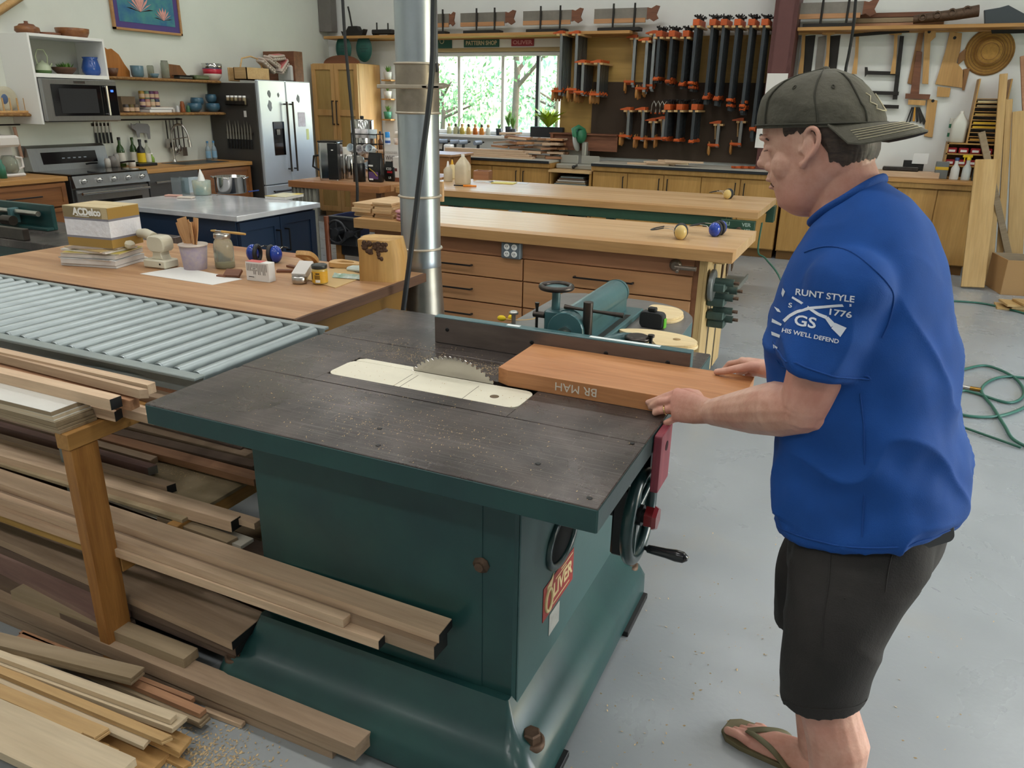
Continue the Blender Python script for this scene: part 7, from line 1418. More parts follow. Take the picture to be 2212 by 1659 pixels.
for k, (px, pb) in enumerate(((1509, 195), (1544, 222), (1568, 226), (1597, 236), (1627, 245), (1655, 300))): column(f'long black bar clamp in the {names[k]} column of the highest clamp row', px, 58, pb, 'black', 8)
for k, (px, pb) in enumerate(((1430, 178), (1457, 184), (1487, 190))): column(f'black bar clamp in the {names[k]} column of the middle clamp row', px, 82, pb, 'black', 8)
for k, (px, pb) in enumerate(((1447, 305), (1473, 308), (1505, 310))): column(f'short black bar clamp in the {names[k]} column of the lowest row', px, 238, pb, 'black', 8)
for k, (px, pt, pb) in enumerate(((1222, 75, 205), (1255, 75, 206), (1268, 137, 206), (1302, 137, 208))): column(f'ribbed bar clamp with wooden handle in the {names[k]} stack by the window', px, pt, pb, 'steel', 9, dy=.04)
for k, (px, pt, pb, n_) in enumerate(((1365, 80, 185, 2), (1398, 88, 200, 5), (1412, 72, 196, 4), (1356, 238, 300, 4), (1388, 238, 305, 4), (1408, 262, 305, 3), (1430, 258, 303, 3), (1548, 268, 320, 2), (1598, 262, 318, 2))): column(f'orange jawed bar clamp in the {("first", "second", "third", "fourth", "fifth", "sixth", "seventh", "eighth", "ninth")[k]} mixed column beside the bar clamps', px, pt, pb, 'steel', n_)
for k in range(4): o = thing('spring_clamp', ('first', 'second', 'third', 'last')[k]+' steel spring clamp hanging in the middle of the clamp wall', 'clamp', (GY(1412+9*k, 235, 9.75).x, 9.75, GY(1412, 218, 9.75).z), 0, 'spring clamps'); MB().tube([(-.03, 0, -.13), (-.022, 0, -.04), (0, 0, 0), (.022, 0, -.04), (.03, 0, -.13)], .007, 6).build('arms', M_steel, o); MB().ball((-.03, 0, -.14), .011, 6).ball((.03, 0, -.14), .011, 6).build('tips', M_org, o)
for k in range(4): c = GY(1600+16*k, 345, 9.45); o = thing('hand_clamp', ('first', 'second', 'third', 'last')[k]+' orange hand clamp lying on the counter below the clamps', 'clamp', (c.x, 9.5+.03*k, CT+.002), .7); MB().bx(-.09, .09, -.012, .012, 0, .025, .004).build('bar', M_org, o); MB().bx(-.09, -.06, -.012, .06, 0, .025, .004).bx(.03, .06, -.012, .06, 0, .025, .004).build('jaws', M_org, o)
# ------------------------------------------------------------------ saws in mitre boxes on the shelves
M_bl = mat('old_saw_blade', '#7d7870', .4, .6, var=.12); M_irn = mat('black_iron', '#2b2927', .55, .4)
def mitrebox(label, px0, px1, zs=2.46):
    a = GY(px0, 50, 9.7).x; b = GY(px1, 50, 9.7).x; w = b-a; o = thing('mitre_box_saw', label, 'mitre box', (a, 9.7, zs+.0005))
    MB().bx(w*.08, w*.72, -.06, .08, 0, .04, .004).build('iron_base', M_irn, o); MB().bx(0, w*.78, -.01, .012, .09, .14, .002).build('wood_fence', M_alder, o); MB().bx(0, w*.82, -.004, -.001, .12, .235).bx(0, w*.82, -.006, .001, .235, .25).build('saw_blade', M_bl, o)
    MB().prism([(w*.80, .12), (w*.84, .13), (w*.9, .10), (w*.97, .13), (w*.94, .17), (w*.98, .26), (w*.93, .27), (w*.86, .24), (w*.8, .25)], -.012, .01, 'xz').build('saw_handle', M_wal2, o)
    for xx in (w*.3, w*.62): MB().cyl((xx, -.02, .03), (xx, -.02, .30), .012, n=8).build('guide_post', M_irn, o)
for k, (a, b) in enumerate(((915, 985), (995, 1117), (1130, 1262), (1283, 1426))): mitrebox(('leftmost', 'second', 'third', 'rightmost')[k]+' mitre box with backsaw on the shelf over the window', a, b)
mitrebox('mitre box with backsaw on the shelf right of the red column', 1722, 1895, 2.455)
o = thing('iron_casting', 'old black iron casting with a tall handle at the shelf left end', 'casting', (GY(763, 72, 9.7).x, 9.72, 2.4605)); MB().prism([(-.16, 0), (.16, 0), (.2, .09), (.12, .06), (.08, .13), (-.06, .13), (-.12, .05), (-.19, .07)], -.05, .05, 'xz', b=.006).build('body', M_irn, o); MB().tube([(-.03, 0, .13), (-.06, 0, .3), (-.08, 0, .38)], .012, 8).build('lever', M_irn, o)
o = thing('iron_casting', 'low black iron gadget beside the duct on the long shelf', 'casting', (GY(826, 70, 9.7).x, 9.72, 2.4605)); MB().bx(-.16, .16, -.05, .05, .02, .08, .01).bx(-.14, -.1, -.05, .05, 0, .02).bx(.1, .14, -.05, .05, 0, .02).build('body', M_irn, o); MB().cyl((-.1, 0, .08), (-.1, 0, .17), .01, n=8).build('post', M_irn, o); MB().cyl((.08, 0, .08), (.08, 0, .16), .01, n=8).build('post', M_irn, o)
o = thing('rusty_casting', 'rusty pierced casting lying on the right shelf', 'casting', (GY(2040, 35, 9.7).x, 9.7, 2.456)); MB().tube([(-.28, 0, .06), (-.1, 0, .08), (.1, 0, .1), (.3, 0, .13)], [.05, .06, .065, .07], 10, flat=.8).build('body', M_rust, o); [MB().tube([(-.2+.13*k+.03*math.cos(a), -.055, .075+.02*k+.03*math.sin(a)) for a in [2*PI*i/12 for i in range(12)]], .01, 6, closed=True).build('port_rim', M_rust, o) for k in range(4)]
o = thing('steel_plane', 'dark steel hand plane at the right end of the right shelf', 'plane', (GY(2185, 35, 9.7).x, 9.7, 2.456)); MB().prism([(-.22, 0), (.3, 0), (.3, .07), (.1, .09), (-.05, .17), (-.12, .15), (-.25, .13)], -.04, .04, 'xz', b=.006).build('body', mat('slate_steel', '#454b4f', .4, .5), o)
for k in range(3): boxy('long_plank', ('upper', 'middle', 'lower')[k]+' long brown plank stored on the right shelf behind the castings', 'plank', (GY(1960, 40, 9.83).x, 9.83, 2.456+.05*(2-k)), [('plank', (-.5-.2*(k == 2), .35, -.02, .03, 0, .045), (M_wal2, M_taupe, M_cherry)[k])])
# ------------------------------------------------------------------ tools and patterns on the right part of the wall
def hung(label, pts, m, name='wood_pattern', cat='pattern', y=9.895, t=.022, hole=None):
    P = [GY(a, b, y) for a, b in pts]; z0 = min(p.z for p in P); cx = sum(p.x for p in P)/len(P); o = thing(name, label, cat, (cx, y, z0)); MB().prism([(p.x-cx, p.z-z0) for p in P], -t, 0, 'xz', b=.002).build('plate', m, o)
    if hole: h = GY(*hole, y); MB().lathe([(.016, 0), (.016, .001)], 12, M=Matrix.Translation((h.x-cx, -t-.0005, h.z-z0)) @ Matrix.Rotation(PI/2, 4, 'X')).build('hang_hole', M_black, o)
    return o
M_pat = wood('pattern_pine', '#c79d62', '#b58a50', 'z', 9, .55, .06); M_patd = wood('pattern_dark', '#9b6f3f', '#7f552c', 'z', 9, .55, .08)
hung('large curved pattern with a hook hole beside the straw hat', [(2052, 68), (2078, 72), (2074, 110), (2066, 135), (2082, 155), (2078, 190), (2020, 182), (2030, 150), (2042, 110)], M_pat, hole=(2062, 82)); hung('tall narrow pattern with a notch at the top', [(1997, 58), (2022, 57), (2021, 80), (2010, 90), (2005, 182), (1992, 181), (1996, 100)], M_pat, hole=(2007, 69), y=9.868)
hung('pale rectangular pattern low under the large curved one', [(2003, 213), (2025, 217), (2014, 297), (1996, 294)], M_pat, hole=(2015, 218)); hung('small pattern block below the large curved pattern', [(2025, 187), (2054, 190), (2050, 210), (2023, 209)], M_pat, y=9.87); hung('slim pattern leaning right of the large curved one', [(2080, 150), (2095, 147), (2083, 195), (2078, 195)], M_patd); hung('diamond shaped pattern behind the large curved one', [(2070, 118), (2085, 105), (2096, 118), (2068, 142)], M_patd, t=.012); hung('brown tapered pattern left of the tall narrow one', [(1984, 70), (1996, 68), (1978, 185), (1960, 180)], M_patd, t=.012); hung('dark brown batten behind the tall narrow pattern', [(1980, 110), (1992, 112), (1985, 205), (1966, 203)], M_wal2, t=.012, y=9.88); hung('brown wooden bracket strip under the patterns', [(1956, 202), (2010, 204), (2007, 215), (1955, 213)], M_wal2, y=9.865); hung('pale wood strip below the brown bracket strip', [(1962, 215), (2000, 217), (1998, 228), (1961, 226)], M_pat, y=9.87)
c = GY(2137, 112, 9.88); o = thing('straw_hat', 'round woven straw hat hung on the wall', 'hat', (c.x, 9.895, c.z)); MB().lathe([(.225, 0), (.228, .006), (.2, .016), (.15, .018), (.14, .03), (.125, .07), (.1, .095), (.05, .105), (0, .107)], 36, M=Matrix.Rotation(PI/2, 4, 'X')).build('hat', mat('straw', '#a9803f', .8, var=.15, scale=40, bump=.4, bscale=90), o)
for r_, zz_ in ((.215, .012), (.19, .018), (.165, .019), (.135, .05), (.115, .082), (.08, .1)): MB().tube([(r_*math.cos(a), -zz_-.002, r_*math.sin(a)) for a in [2*PI*k/36 for k in range(36)]], .003, 5, closed=True).build('woven_ring', M_patd, o)
hung('dark steel bar shelf hook under the right shelf', [(2140, 62), (2212, 60), (2212, 72), (2142, 73)], M_irn, 'steel_bar', 'bar', t=.03)
for k, (px, lb) in enumerate(((1736, 'left wooden T bracket holding a dark saw'), (1790, 'second wooden T bracket holding a dark saw'), (1852, 'slim wooden T bracket beside the hanging cable'), (1935, 'right wooden T bracket holding the dark square'))):
    hung(lb, [(px-14, 68), (px+14, 66), (px+13, 74), (px+4, 76), (px+2, 118), (px-1, 160), (px-12, 160), (px-5, 118), (px-3, 76), (px-14, 75)], M_pat, 'wooden_hanger', 'hanger', y=9.86, t=.03)
    if k < 2: hung(('left', 'second')[k]+' dark saw blade hanging on a wooden T bracket', [(px+2, 78), (px+26, 76), (px+14, 175), (px-12, 175)], M_irn, 'hand_saw', 'saw', y=9.895, t=.01); hung(('left', 'second')[k]+' grey steel blade left of a wooden T bracket', [(px-22, 80), (px-5, 78), (px-17, 178), (px-32, 178)], M_bl, 'hand_saw', 'saw', y=9.895, t=.008)
hung('long dark steel square hung level under the right shelf', [(1838, 74), (1965, 62), (1964, 70), (1840, 80)], M_irn, 'steel_square', 'square', t=.02, y=9.83)
hung('tall dark steel beam clamp bar on the wall', [(1944, 78), (1953, 78), (1938, 215), (1928, 215)], M_irn, 'beam_clamp', 'clamp', y=9.875)
for k, (py, lb) in enumerate(((153, 'topmost'), (196, 'middle'), (225, 'lowest'))): hung(lb+' dark C-shaped clamp arm on the wall', [(1868, py-8), (1874, py-8), (1875, py), (1942, py+2), (1941, py+10), (1872, py+8), (1868, py+14)], M_irn, 'c_clamp', 'clamp', y=9.865, t=.02)
for k in range(6): hung(('first', 'second', 'third', 'fourth', 'fifth', 'last')[k]+' dark file in the fan of files behind the cap', [(1955+8*k, 262+3*abs(k-2)), (1960+8*k, 262), (1972+3*k, 232), (1969+3*k, 231)], M_irn if k != 2 else mat('pencil_yellow', '#c28a2c', .5), 'file', 'file', y=9.88, t=.008)
# cubby with sandpaper slots, red bins and bottles
cu = thing('tool_cubby', 'wooden cubby with paper slots and red bins on the wooden counter', 'cubby', (.72, 9.75, CT)); A = GY(2042, 335, 9.6); Bq = GY(2172, 170, 9.6); x0, x1, z1 = A.x, GY(2152, 335, 9.6).x, Bq.z; xm = (x0+x1)/2
for x_ in (x0, x1-.015): MB().bx(x_, x_+.015, 9.6, 9.893, CT, CT+.36).build('side', M_oak, cu, True)
for z_ in (CT, CT+.12, CT+.24, CT+.345): MB().bx(x0, x1, 9.6, 9.893, z_, z_+.014).build('shelf', M_oak, cu, True)
MB().bx(x0, x1, 9.88, 9.893, CT, CT+.36).build('back', M_patd, cu, True)
xs = x0+.17
for x_ in (xs, x1-.014): MB().bx(x_, x_+.014, 9.62, 9.893, CT+.36, z1).build('slot_side', M_oak, cu, True)
for k in range(11): MB().bx(xs+.014, x1-.014, 9.62, 9.89, CT+.38+.041*k, CT+.387+.041*k).build('slot_shelf', M_oak, cu, True)
for k in range(10):
    if k in (0, 3, 4, 6, 8, 9): boxy('sandpaper_sheet', names[(0, 9, 9, 1, 2, 9, 3, 9, 4, 5)[k] % 8]+' stack of sandpaper counted up from the bottom slot', 'sandpaper', ((xs+x1)/2, 9.74, CT+.3875+.041*k), [('sheets', (-.12, .12, -.125, .12, 0, .018, .001), mat('sandpaper_%d' % k, ('#a9792c', 0, 0, '#c9a02a', '#cfa62c', 0, '#b08f4a', 0, '#8f7c5a', '#c2b184')[k], .8))], 0, 'sandpaper in slots')
M_bin = mat('red_bin', '#8f1f24', .4)
for k in range(8): r, c_ = divmod(k, 4); boxy('red_bin', ('upper' if r else 'lower')+' row '+('first', 'second', 'third', 'fourth')[c_]+' red parts bin in the wooden cubby', 'bin', (x0+.055+c_*(x1-x0-.03)/4, 9.72, CT+.135+.12*r), [('bin', (-.045, .045, -.1, .1, 0, .055, .006), M_bin), ('label_strip', (-.03, .03, -.1015, -.1, .012, .035, .0005), M_paper)], 0, 'red bins')
jug('milky plastic jug of glue on top of the wooden cubby', (x0+.085, 9.73, CT+.361), .95, mat('milky_white', '#c9c8bd', .4)); boxy('folder_box', 'striped white and green box beside the milky glue jug', 'box', (x0-.0+.02, 9.84, CT+.361), [('box', (-.025, .02, -.03, .03, 0, .24, .003), M_lab), ('stripe', (-.026, .021, -.031, .031, .05, .09, .001), M_hit), ('stripe', (-.026, .021, -.031, .031, .14, .18, .001), M_hit)])
for k, (px, lb, c1, c2, h_) in enumerate(((2060, 'white bottle with blue label on the wooden counter', '#c6c5c0', '#2c3e6e', .19), (2085, 'clear spray bottle with yellow trigger on the wooden counter', '#b9bcb9', '#d8b81f', .2), (2108, 'black and green spray can on the wooden counter', '#3a3f3c', '#3f6b4c', .17))):
    c = GY(px, 385, 9.4); o = turned('spray_bottle' if k == 1 else 'bottle', lb, 'bottle', (c.x, 9.42, CT), [('body', [(0, 0), (.04, 0), (.042, .01), (.04, h_*.6), (.018, h_*.8), (.018, h_)], mat('rb_%d' % k, c1, .35)), ('cap', [(.02, h_), (.02, h_+.03), (0, h_+.032)], mat('rc_%d' % k, c2, .4))])
    if k == 1: MB().bx(-.06, .03, -.012, .012, h_+.025, h_+.05, .004).bx(-.045, -.035, -.008, .008, h_-.02, h_+.03, .003).build('trigger', mat('trigger_yellow', '#d8b81f', .4), o)
boxy('paint_carton', 'grey and yellow carton of drill bits on the wooden counter', 'box', (GY(2030, 385, 9.5).x, 9.5, CT), [('carton', (-.06, .06, -.05, .05, 0, .17, .003), mat('bitbox', '#6b6f6c', .5)), ('yellow_band', (-.061, .061, -.051, .051, .09, .12, .001), mat('bityellow', '#c9a52c', .5))]); boxy('wood_tray', 'pale wooden tray of odds and ends behind the mans neck', 'tray', (GY(1960, 375, 9.5).x, 9.5, CT), [('tray', (-.3, .3, -.1, .1, 0, .06, .003), M_maple), ('contents', (-.25, .1, -.08, .08, .06, .1, .01), M_dsteel)]); boxy('index_set', 'dark angled stand of drill bits behind the mans neck', 'stand', (GY(1975, 345, 9.7).x, 9.7, CT), [('stand', (-.1, .1, -.05, .05, 0, .16, .003), M_irn), ('card', (-.02, .13, -.06, -.052, .13, .24, .001), M_paper)])
# papers on the column
for k, (px, py, lb) in enumerate(((1676, 190, 'upper sheet of paper taped to the red steel column'), (1655, 290, 'lower sheet of paper taped to the red steel column'))): c = GY(px, py, 9.5); tag(MB().bx(c.x-.11, c.x+.11, 9.512, 9.516, c.z-.15, c.z+.15).build('paper_sheet', M_paper), lb, 'paper')
hs = spline([GY(1850, -20, 7.5), GY(1843, 60, 7.5), GY(1833, 120, 7.5), GY(1826, 160, 7.5), GY(1822, 260, 7.5)], 4); tag(MB().tube(hs, .012, 8).build('black_cable', M_black), 'black cable hanging in front of the right wall', 'cable')
# boards leaning at the right edge
def lean(label, top, bot, w, m, y=9.3, t=.03):
    a = GY(*top, y); b = G(*bot, 0); b.y = min(b.y, 9.2); o = thing('leaning_board', label, 'board', (b.x, b.y, 0)); d = a-b; L_ = d.length; z_ = d.normalized(); x_ = (V((1, 0, 0))-z_*z_.x).normalized(); y_ = z_.cross(x_); o.rotation_euler = Matrix(((x_.x, y_.x, z_.x), (x_.y, y_.y, z_.y), (x_.z, y_.z, z_.z))).to_euler(); MB().bx(-w/2, w/2, -t/2, t/2, .02, L_, .002).build('plank', m, o); return o
M_pz = wood('board_upright', '#c2a06a', '#ac8850', 'z', 8, .6, .08)
lean('front pale plank with a square end leaning at the counter end', (2132, 345), (2100, 625), .2, M_pz, 9.0, .04); lean('tall thin plank leaning just right of the counter', (2168, 160), (2135, 610), .07, M_pz, 9.6); lean('thin strip leaning beside the tall thin plank', (2180, 215), (2152, 600), .06, M_pz, 9.55); lean('broad plank leaning at the right edge of the picture', (2205, 240), (2175, 590), .14, M_pz, 9.5); lean('reddish plank leaning last at the right edge', (2216, 120), (2200, 570), .1, M_cherry, 9.7); lean('cardboard tube leaning among the planks', (2120, 285), (2155, 560), .06, M_taupe, 9.3, .05)
for k in range(4): c = G(2165+18*(k % 2), 625-7*k, .0); boxy('stacked_plank', ('lowest', 'second', 'third', 'topmost')[k]+' short plank in the floor stack at the right edge', 'plank', (c.x+.15, 7.9, .022*k), [('plank', (-.3, .3+.05*k, -.1, .12, 0, .02), M_pz)], .1*k, 'planks on the floor at right')
boxy('cardboard_box', 'open brown cardboard box of offcuts at the right edge', 'box', (1.45, 8.75, 0), [('front', (-.25, .25, -.22, -.21, 0, .33), mat('brown_card', '#a98355', .8)), ('back', (-.25, .25, .21, .22, 0, .33), M_taupe), ('side', (-.25, -.24, -.21, .21, 0, .33), mat('brown_card2', '#a98355', .8)), ('side', (.24, .25, -.21, .21, 0, .33), M_taupe), ('base', (-.24, .24, -.21, .21, 0, .01), M_taupe)], .2)
# coiled air hose on the floor at the right
M_hose = mat('green_air_hose', '#2f6152', .4); pts = []
for px, py in ((2075, 800), (2130, 790), (2190, 815), (2212, 850), (2180, 870), (2110, 850), (2075, 845), (2060, 870), (2075, 895), (2150, 900), (2212, 880), (2240, 850), (2225, 820), (2160, 815), (2120, 840), (2145, 880), (2170, 920), (2190, 950), (2240, 975)): pts.append(G(px, py, .012))
tag(MB().tube(spline(pts, 7), .009, 8).build('coiled_hose', M_hose), 'coiled green air hose on the floor behind the man', 'hose')
o = thing('hose_coupling', 'brass hose coupling lying on the floor by the coiled hose', 'coupling', tuple(G(2095, 838, .014)), -.15); MB().cyl((-.05, 0, 0), (.0, 0, 0), .012, n=10).build('steel_socket', M_steel, o); MB().cyl((0, 0, 0), (.06, 0, 0), .013, n=6).build('brass_nut', mat('brass', '#a07a3c', .3, .9), o)
tag(MB().tube(spline([G(2055, 650, .01), G(2120, 655, .01), G(2180, 668, .01), G(2260, 690, .01)], 5), .009, 8).build('floor_hose', M_hose), 'straight green hose further back on the floor at right', 'hose')
# ------------------------------------------------------------------ the man pushing the board
def skin_mat():
    m, n, l, b = newmat('skin')
    tc = n.new('ShaderNodeTexCoord')
    t = n.new('ShaderNodeTexNoise'); t.inputs['Scale'].default_value = 16; t.inputs['Detail'].default_value = 6; t.inputs['Roughness'].default_value = .65; l.new(tc.outputs['Object'], t.inputs[0])
    r = n.new('ShaderNodeValToRGB'); e = r.color_ramp.elements; e[0].position = .32; e[0].color = hexc('#b98570'); e[1].position = .7; e[1].color = hexc('#d9ae9b')
    l.new(t.outputs[0], r.inputs[0])
    t2 = n.new('ShaderNodeTexNoise'); t2.inputs['Scale'].default_value = 5; t2.inputs['Detail'].default_value = 3; l.new(tc.outputs['Object'], t2.inputs[0])
    mr = n.new('ShaderNodeMapRange'); mr.inputs[1].default_value = .42; mr.inputs[2].default_value = .7; mr.inputs[4].default_value = .75; l.new(t2.outputs[0], mr.inputs[0])
    mx = n.new('ShaderNodeMix'); mx.data_type = 'RGBA'; mx.inputs[7].default_value = hexc('#c98678'); l.new(mr.outputs[0], mx.inputs[0]); l.new(r.outputs[0], mx.inputs[6])
    l.new(mx.outputs[2], b.inputs['Base Color']); setp(b, Roughness=.48)
    b.inputs['Subsurface Weight'].default_value = .08; b.inputs['Subsurface Radius'].default_value = (.012, .005, .003); b.inputs['Subsurface Scale'].default_value = .6
    bn = n.new('ShaderNodeTexNoise'); bn.inputs['Scale'].default_value = 190; bn.inputs['Detail'].default_value = 3; l.new(tc.outputs['Object'], bn.inputs[0])
    bp = n.new('ShaderNodeBump'); bp.inputs['Strength'].default_value = .22; bp.inputs['Distance'].default_value = .002; l.new(bn.outputs[0], bp.inputs['Height']); l.new(bp.outputs[0], b.inputs['Normal'])
    return m
M_skin = skin_mat()
def remesh(mb, voxel, smooth, name):
    """one closed surface out of overlapping closed pieces"""
    me = mb.mesh(name, M_skin); bm = bmesh.new(); bm.from_mesh(me); bmesh.ops.remove_doubles(bm, verts=bm.verts[:], dist=1e-6); bmesh.ops.recalc_face_normals(bm, faces=bm.faces[:]); bm.to_mesh(me); bm.free(); ob = bpy.data.objects.new(name, me); COL.objects.link(ob)
    r = ob.modifiers.new('r', 'REMESH'); r.mode = 'VOXEL'; r.voxel_size = voxel
    if smooth: s_ = ob.modifiers.new('s', 'SMOOTH'); s_.iterations = smooth; s_.factor = .5
    dg = bpy.context.evaluated_depsgraph_get(); out = bpy.data.meshes.new_from_object(ob.evaluated_get(dg))
    bpy.data.objects.remove(ob); bpy.data.meshes.remove(me)
    out.polygons.foreach_set('use_smooth', [True]*len(out.polygons)); out.materials.clear(); return out
def put(me, name, m, parent, label=None):
    me.name = name; me.materials.append(m); me.transform(mw(parent).inverted()); o = bpy.data.objects.new(name, me); COL.objects.link(o); kid(o, parent)
    if label: o['label'] = label
    return o
def limb(mb, pts, rs, n=16, flat=None):
    P = [V(p) for p in pts]
    mb.tube(P, rs, n, flat=flat)
    for p, r in zip(P, rs): mb.ball(p, r*(.985 if flat is None else min(1, flat)*.98), 12)
man = thing('person', 'man in blue T-shirt, black shorts and backward olive cap pushing the mahogany board', 'person', (.1, 1.62, 0))
TY = math.radians(16)
eS = V((math.cos(TY), -math.sin(TY), 0)); eL = V((-math.sin(TY), -math.cos(TY), 0)); eZ = V((0, 0, 1))
# ---- head: level slices of front, back and half width along the head's own axis
HC = V((0, 1.70, 0)); kx = 1.024/math.cos(TY)
HS = [(1.440, -.145, -.105, .022), (1.450, -.162, -.085, .038), (1.462, -.1725, -.07, .050), (1.478, -.178, -.055, .058), (1.494, -.185, -.042, .063), (1.510, -.193, -.03, .068), (1.530, -.192, -.016, .072), (1.550, -.195, -.01, .0745), (1.566, -.206, -.010, .076), (1.580, -.214, -.012, .077), (1.600, -.217, -.015, .078), (1.620, -.214, -.018, .078), (1.645, -.203, -.03, .075), (1.668, -.18, -.055, .062), (1.685, -.15, -.085, .040)]
def hslice(z):
    for a, b in zip(HS, HS[1:]):
        if a[0] <= z <= b[0]:
            t = (z-a[0])/(b[0]-a[0]); return [a[i]+(b[i]-a[i])*t for i in (1, 2, 3)]
    return list(HS[-1][1:])
def hpt(s, v, z):
    p = HC+eS*(s*kx)+eL*v+eZ*(z-1.64)*1.024; q = 1+max(0, -s)*.16; return V((p.x*q, p.y, 1.64+p.z*q))
def hring(z, n=40, off=0):
    f, b, w = hslice(z); f -= off; b += off; w += off; m_, h_ = (f+b)/2+.012, (b-f)/2; out = []
    for k in range(n):
        a = 2*PI*k/n; c, s_ = math.cos(a), math.sin(a)
        ss = m_+(h_-.012 if c > 0 else h_+.012)*c*(1 if c > 0 else 1)
        vv = w*math.copysign(abs(s_)**.82, s_)*(1-.3*max(0, -c)**2)
        out.append(hpt(ss, vv, z))
    return out
body = MB()
body.loft([hring(z) for z in [1.440+.0098*i for i in range(26)]])
# nose, brow, cheeks, lips, chin, jowl, jaw
def nr_(z, t, w, b): return [hpt(b, w, z), hpt((t+b)/2-.004, w*.62, z+.001), hpt(t, 0, z+.002), hpt((t+b)/2-.004, -w*.62, z+.001), hpt(b, -w, z), hpt(b+.02, 0, z)]
body.loft([nr_(1.574, -.2135, .010, -.2), nr_(1.562, -.2150, .011, -.192), nr_(1.548, -.2195, .014, -.186), nr_(1.537, -.2235, .018, -.183), nr_(1.528, -.2215, .0195, -.182), nr_(1.5225, -.211, .016, -.181), nr_(1.519, -.2, .01, -.181)])
body.ball(hpt(-.2145, 0, 1.5335), .0095, 12)
R3 = Matrix(((eS.x, eL.x, 0, 0), (eS.y, eL.y, 0, 0), (0, 0, 1, 0), (0, 0, 0, 1)))
def bl(s, v, z, r): body.ball((0, 0, 0), r, 14, M=Matrix.Translation(hpt(s, v, z)) @ R3)
for sd in (1, -1):
    bl(-.192, .016*sd, 1.5275, (.0105, .007, .0085)); bl(-.198, .03*sd, 1.5835, (.0145, .024, .0075)); bl(-.148, .04*sd, 1.536, (.036, .025, .034)); bl(-.189, .031*sd, 1.5655, (.0115, .014, .0085))
bl(-.1925, 0, 1.5035, (.008, .02, .005)); bl(-.186, 0, 1.4895, (.0075, .018, .0052)); bl(-.157, 0, 1.459, (.0165, .022, .011)); bl(-.12, 0, 1.446, (.034, .03, .011)); bl(-.192, 0, 1.5115, (.0065, .017, .008))
# ears
for sd in (1, -1):
    pts = [(-.112, .079, 1.59), (-.104, .087, 1.604), (-.09, .091, 1.604), (-.082, .092, 1.588), (-.086, .09, 1.568), (-.098, .086, 1.552), (-.107, .081, 1.540), (-.113, .078, 1.545)]
    body.tube([hpt(s, v*sd, z) for s, v, z in spline(pts, 3)], .0052, 8)
    body.tube([hpt(s, (v-.003)*sd, z) for s, v, z in [(-.1, .084, 1.59), (-.093, .088, 1.58), (-.096, .086, 1.565), (-.104, .082, 1.556)]], .0042, 6)
    body.ball(hpt(-.108, .0795*sd, 1.539), (.008, .005, .009), 8); body.ball(hpt(-.1, .078*sd, 1.573), (.016, .006, .026), 10); body.ball(hpt(-.117, .077*sd, 1.565), (.005, .004, .007), 8)
# neck and trunk
body.loft([[HC+eS*(cs*kx)+(eS*math.cos(2*PI*k/28)*a+eL*math.sin(2*PI*k/28)*b)+eZ*(z+tl*math.cos(2*PI*k/28)) for k in range(28)] for z, cs, a, b, tl in ((1.58, -.07, .05, .05, 0), (1.545, -.066, .06, .056, 0), (1.51, -.057, .062, .058, .015), (1.475, -.048, .062, .06, .035), (1.44, -.038, .064, .066, .048), (1.40, -.015, .08, .09, .05), (1.34, .01, .09, .12, .04))])
TR = [(1.464, -.098, .008, .068, .049), (1.427, -.115, .06, .115, .057), (1.384, -.128, .108, .15, .053), (1.328, -.14, .14, .168, .047), (1.26, -.152, .168, .172, .04), (1.19, -.152, .188, .174, .03), (1.10, -.138, .215, .175, .01), (1.02, -.12, .238, .178, 0), (.95, -.102, .262, .184, .01), (.88, -.086, .272, .192, .03), (.835, -.074, .268, .197, .04), (.815, -.068, .266, .197, .045)]
TC = V((0, 1.70, 0))
def tring(z, f, b, w, tl=0, off=0, n=44, dz=0):
    m_, h_ = (f+b)/2, (b-f)/2; q = max(0, h_*h_-(w*math.sin(TY))**2); h_ = max(h_*.72, math.sqrt(q))/math.cos(TY)+off; w += off
    ly = max(0, min(1, (1.3-z)/.5))*-.045
    return [TC+V((m_, ly, 0))+eS*h_*math.copysign(abs(math.cos(a))**.9, math.cos(a))+eL*w*math.copysign(abs(math.sin(a))**.85, math.sin(a))+eZ*(z+tl*math.cos(a)) for a in [2*PI*k/n for k in range(n)]]
body.loft([tring(z, f, b, w, tl, -.016) for z, f, b, w, tl in TR[1:]])
# arms
SHL, ELL, WRL = V((-.012, 1.545, 1.325)), V((-.055, 1.53, 1.082)), V((-.268, 1.775, .945))
SHR, ELR, WRR = V((.02, 1.86, 1.33)), V((.0, 1.99, 1.085)), V((-.165, 2.085, .972))
limb(body, [SHL, SHL.lerp(ELL, .35), SHL.lerp(ELL, .75), ELL], [.064, .063, .058, .051]); body.ball(ELL+V((.02, -.004, -.01)), .035, 12)
limb(body, [ELL, ELL.lerp(WRL, .22)+V((0, -.006, .004)), ELL.lerp(WRL, .5), ELL.lerp(WRL, .8), WRL], [.051, .06, .053, .041, .033])
limb(body, [SHR, SHR.lerp(ELR, .4), ELR, ELR.lerp(WRR, .3), ELR.lerp(WRR, .8), WRR], [.062, .058, .046, .05, .035, .03])
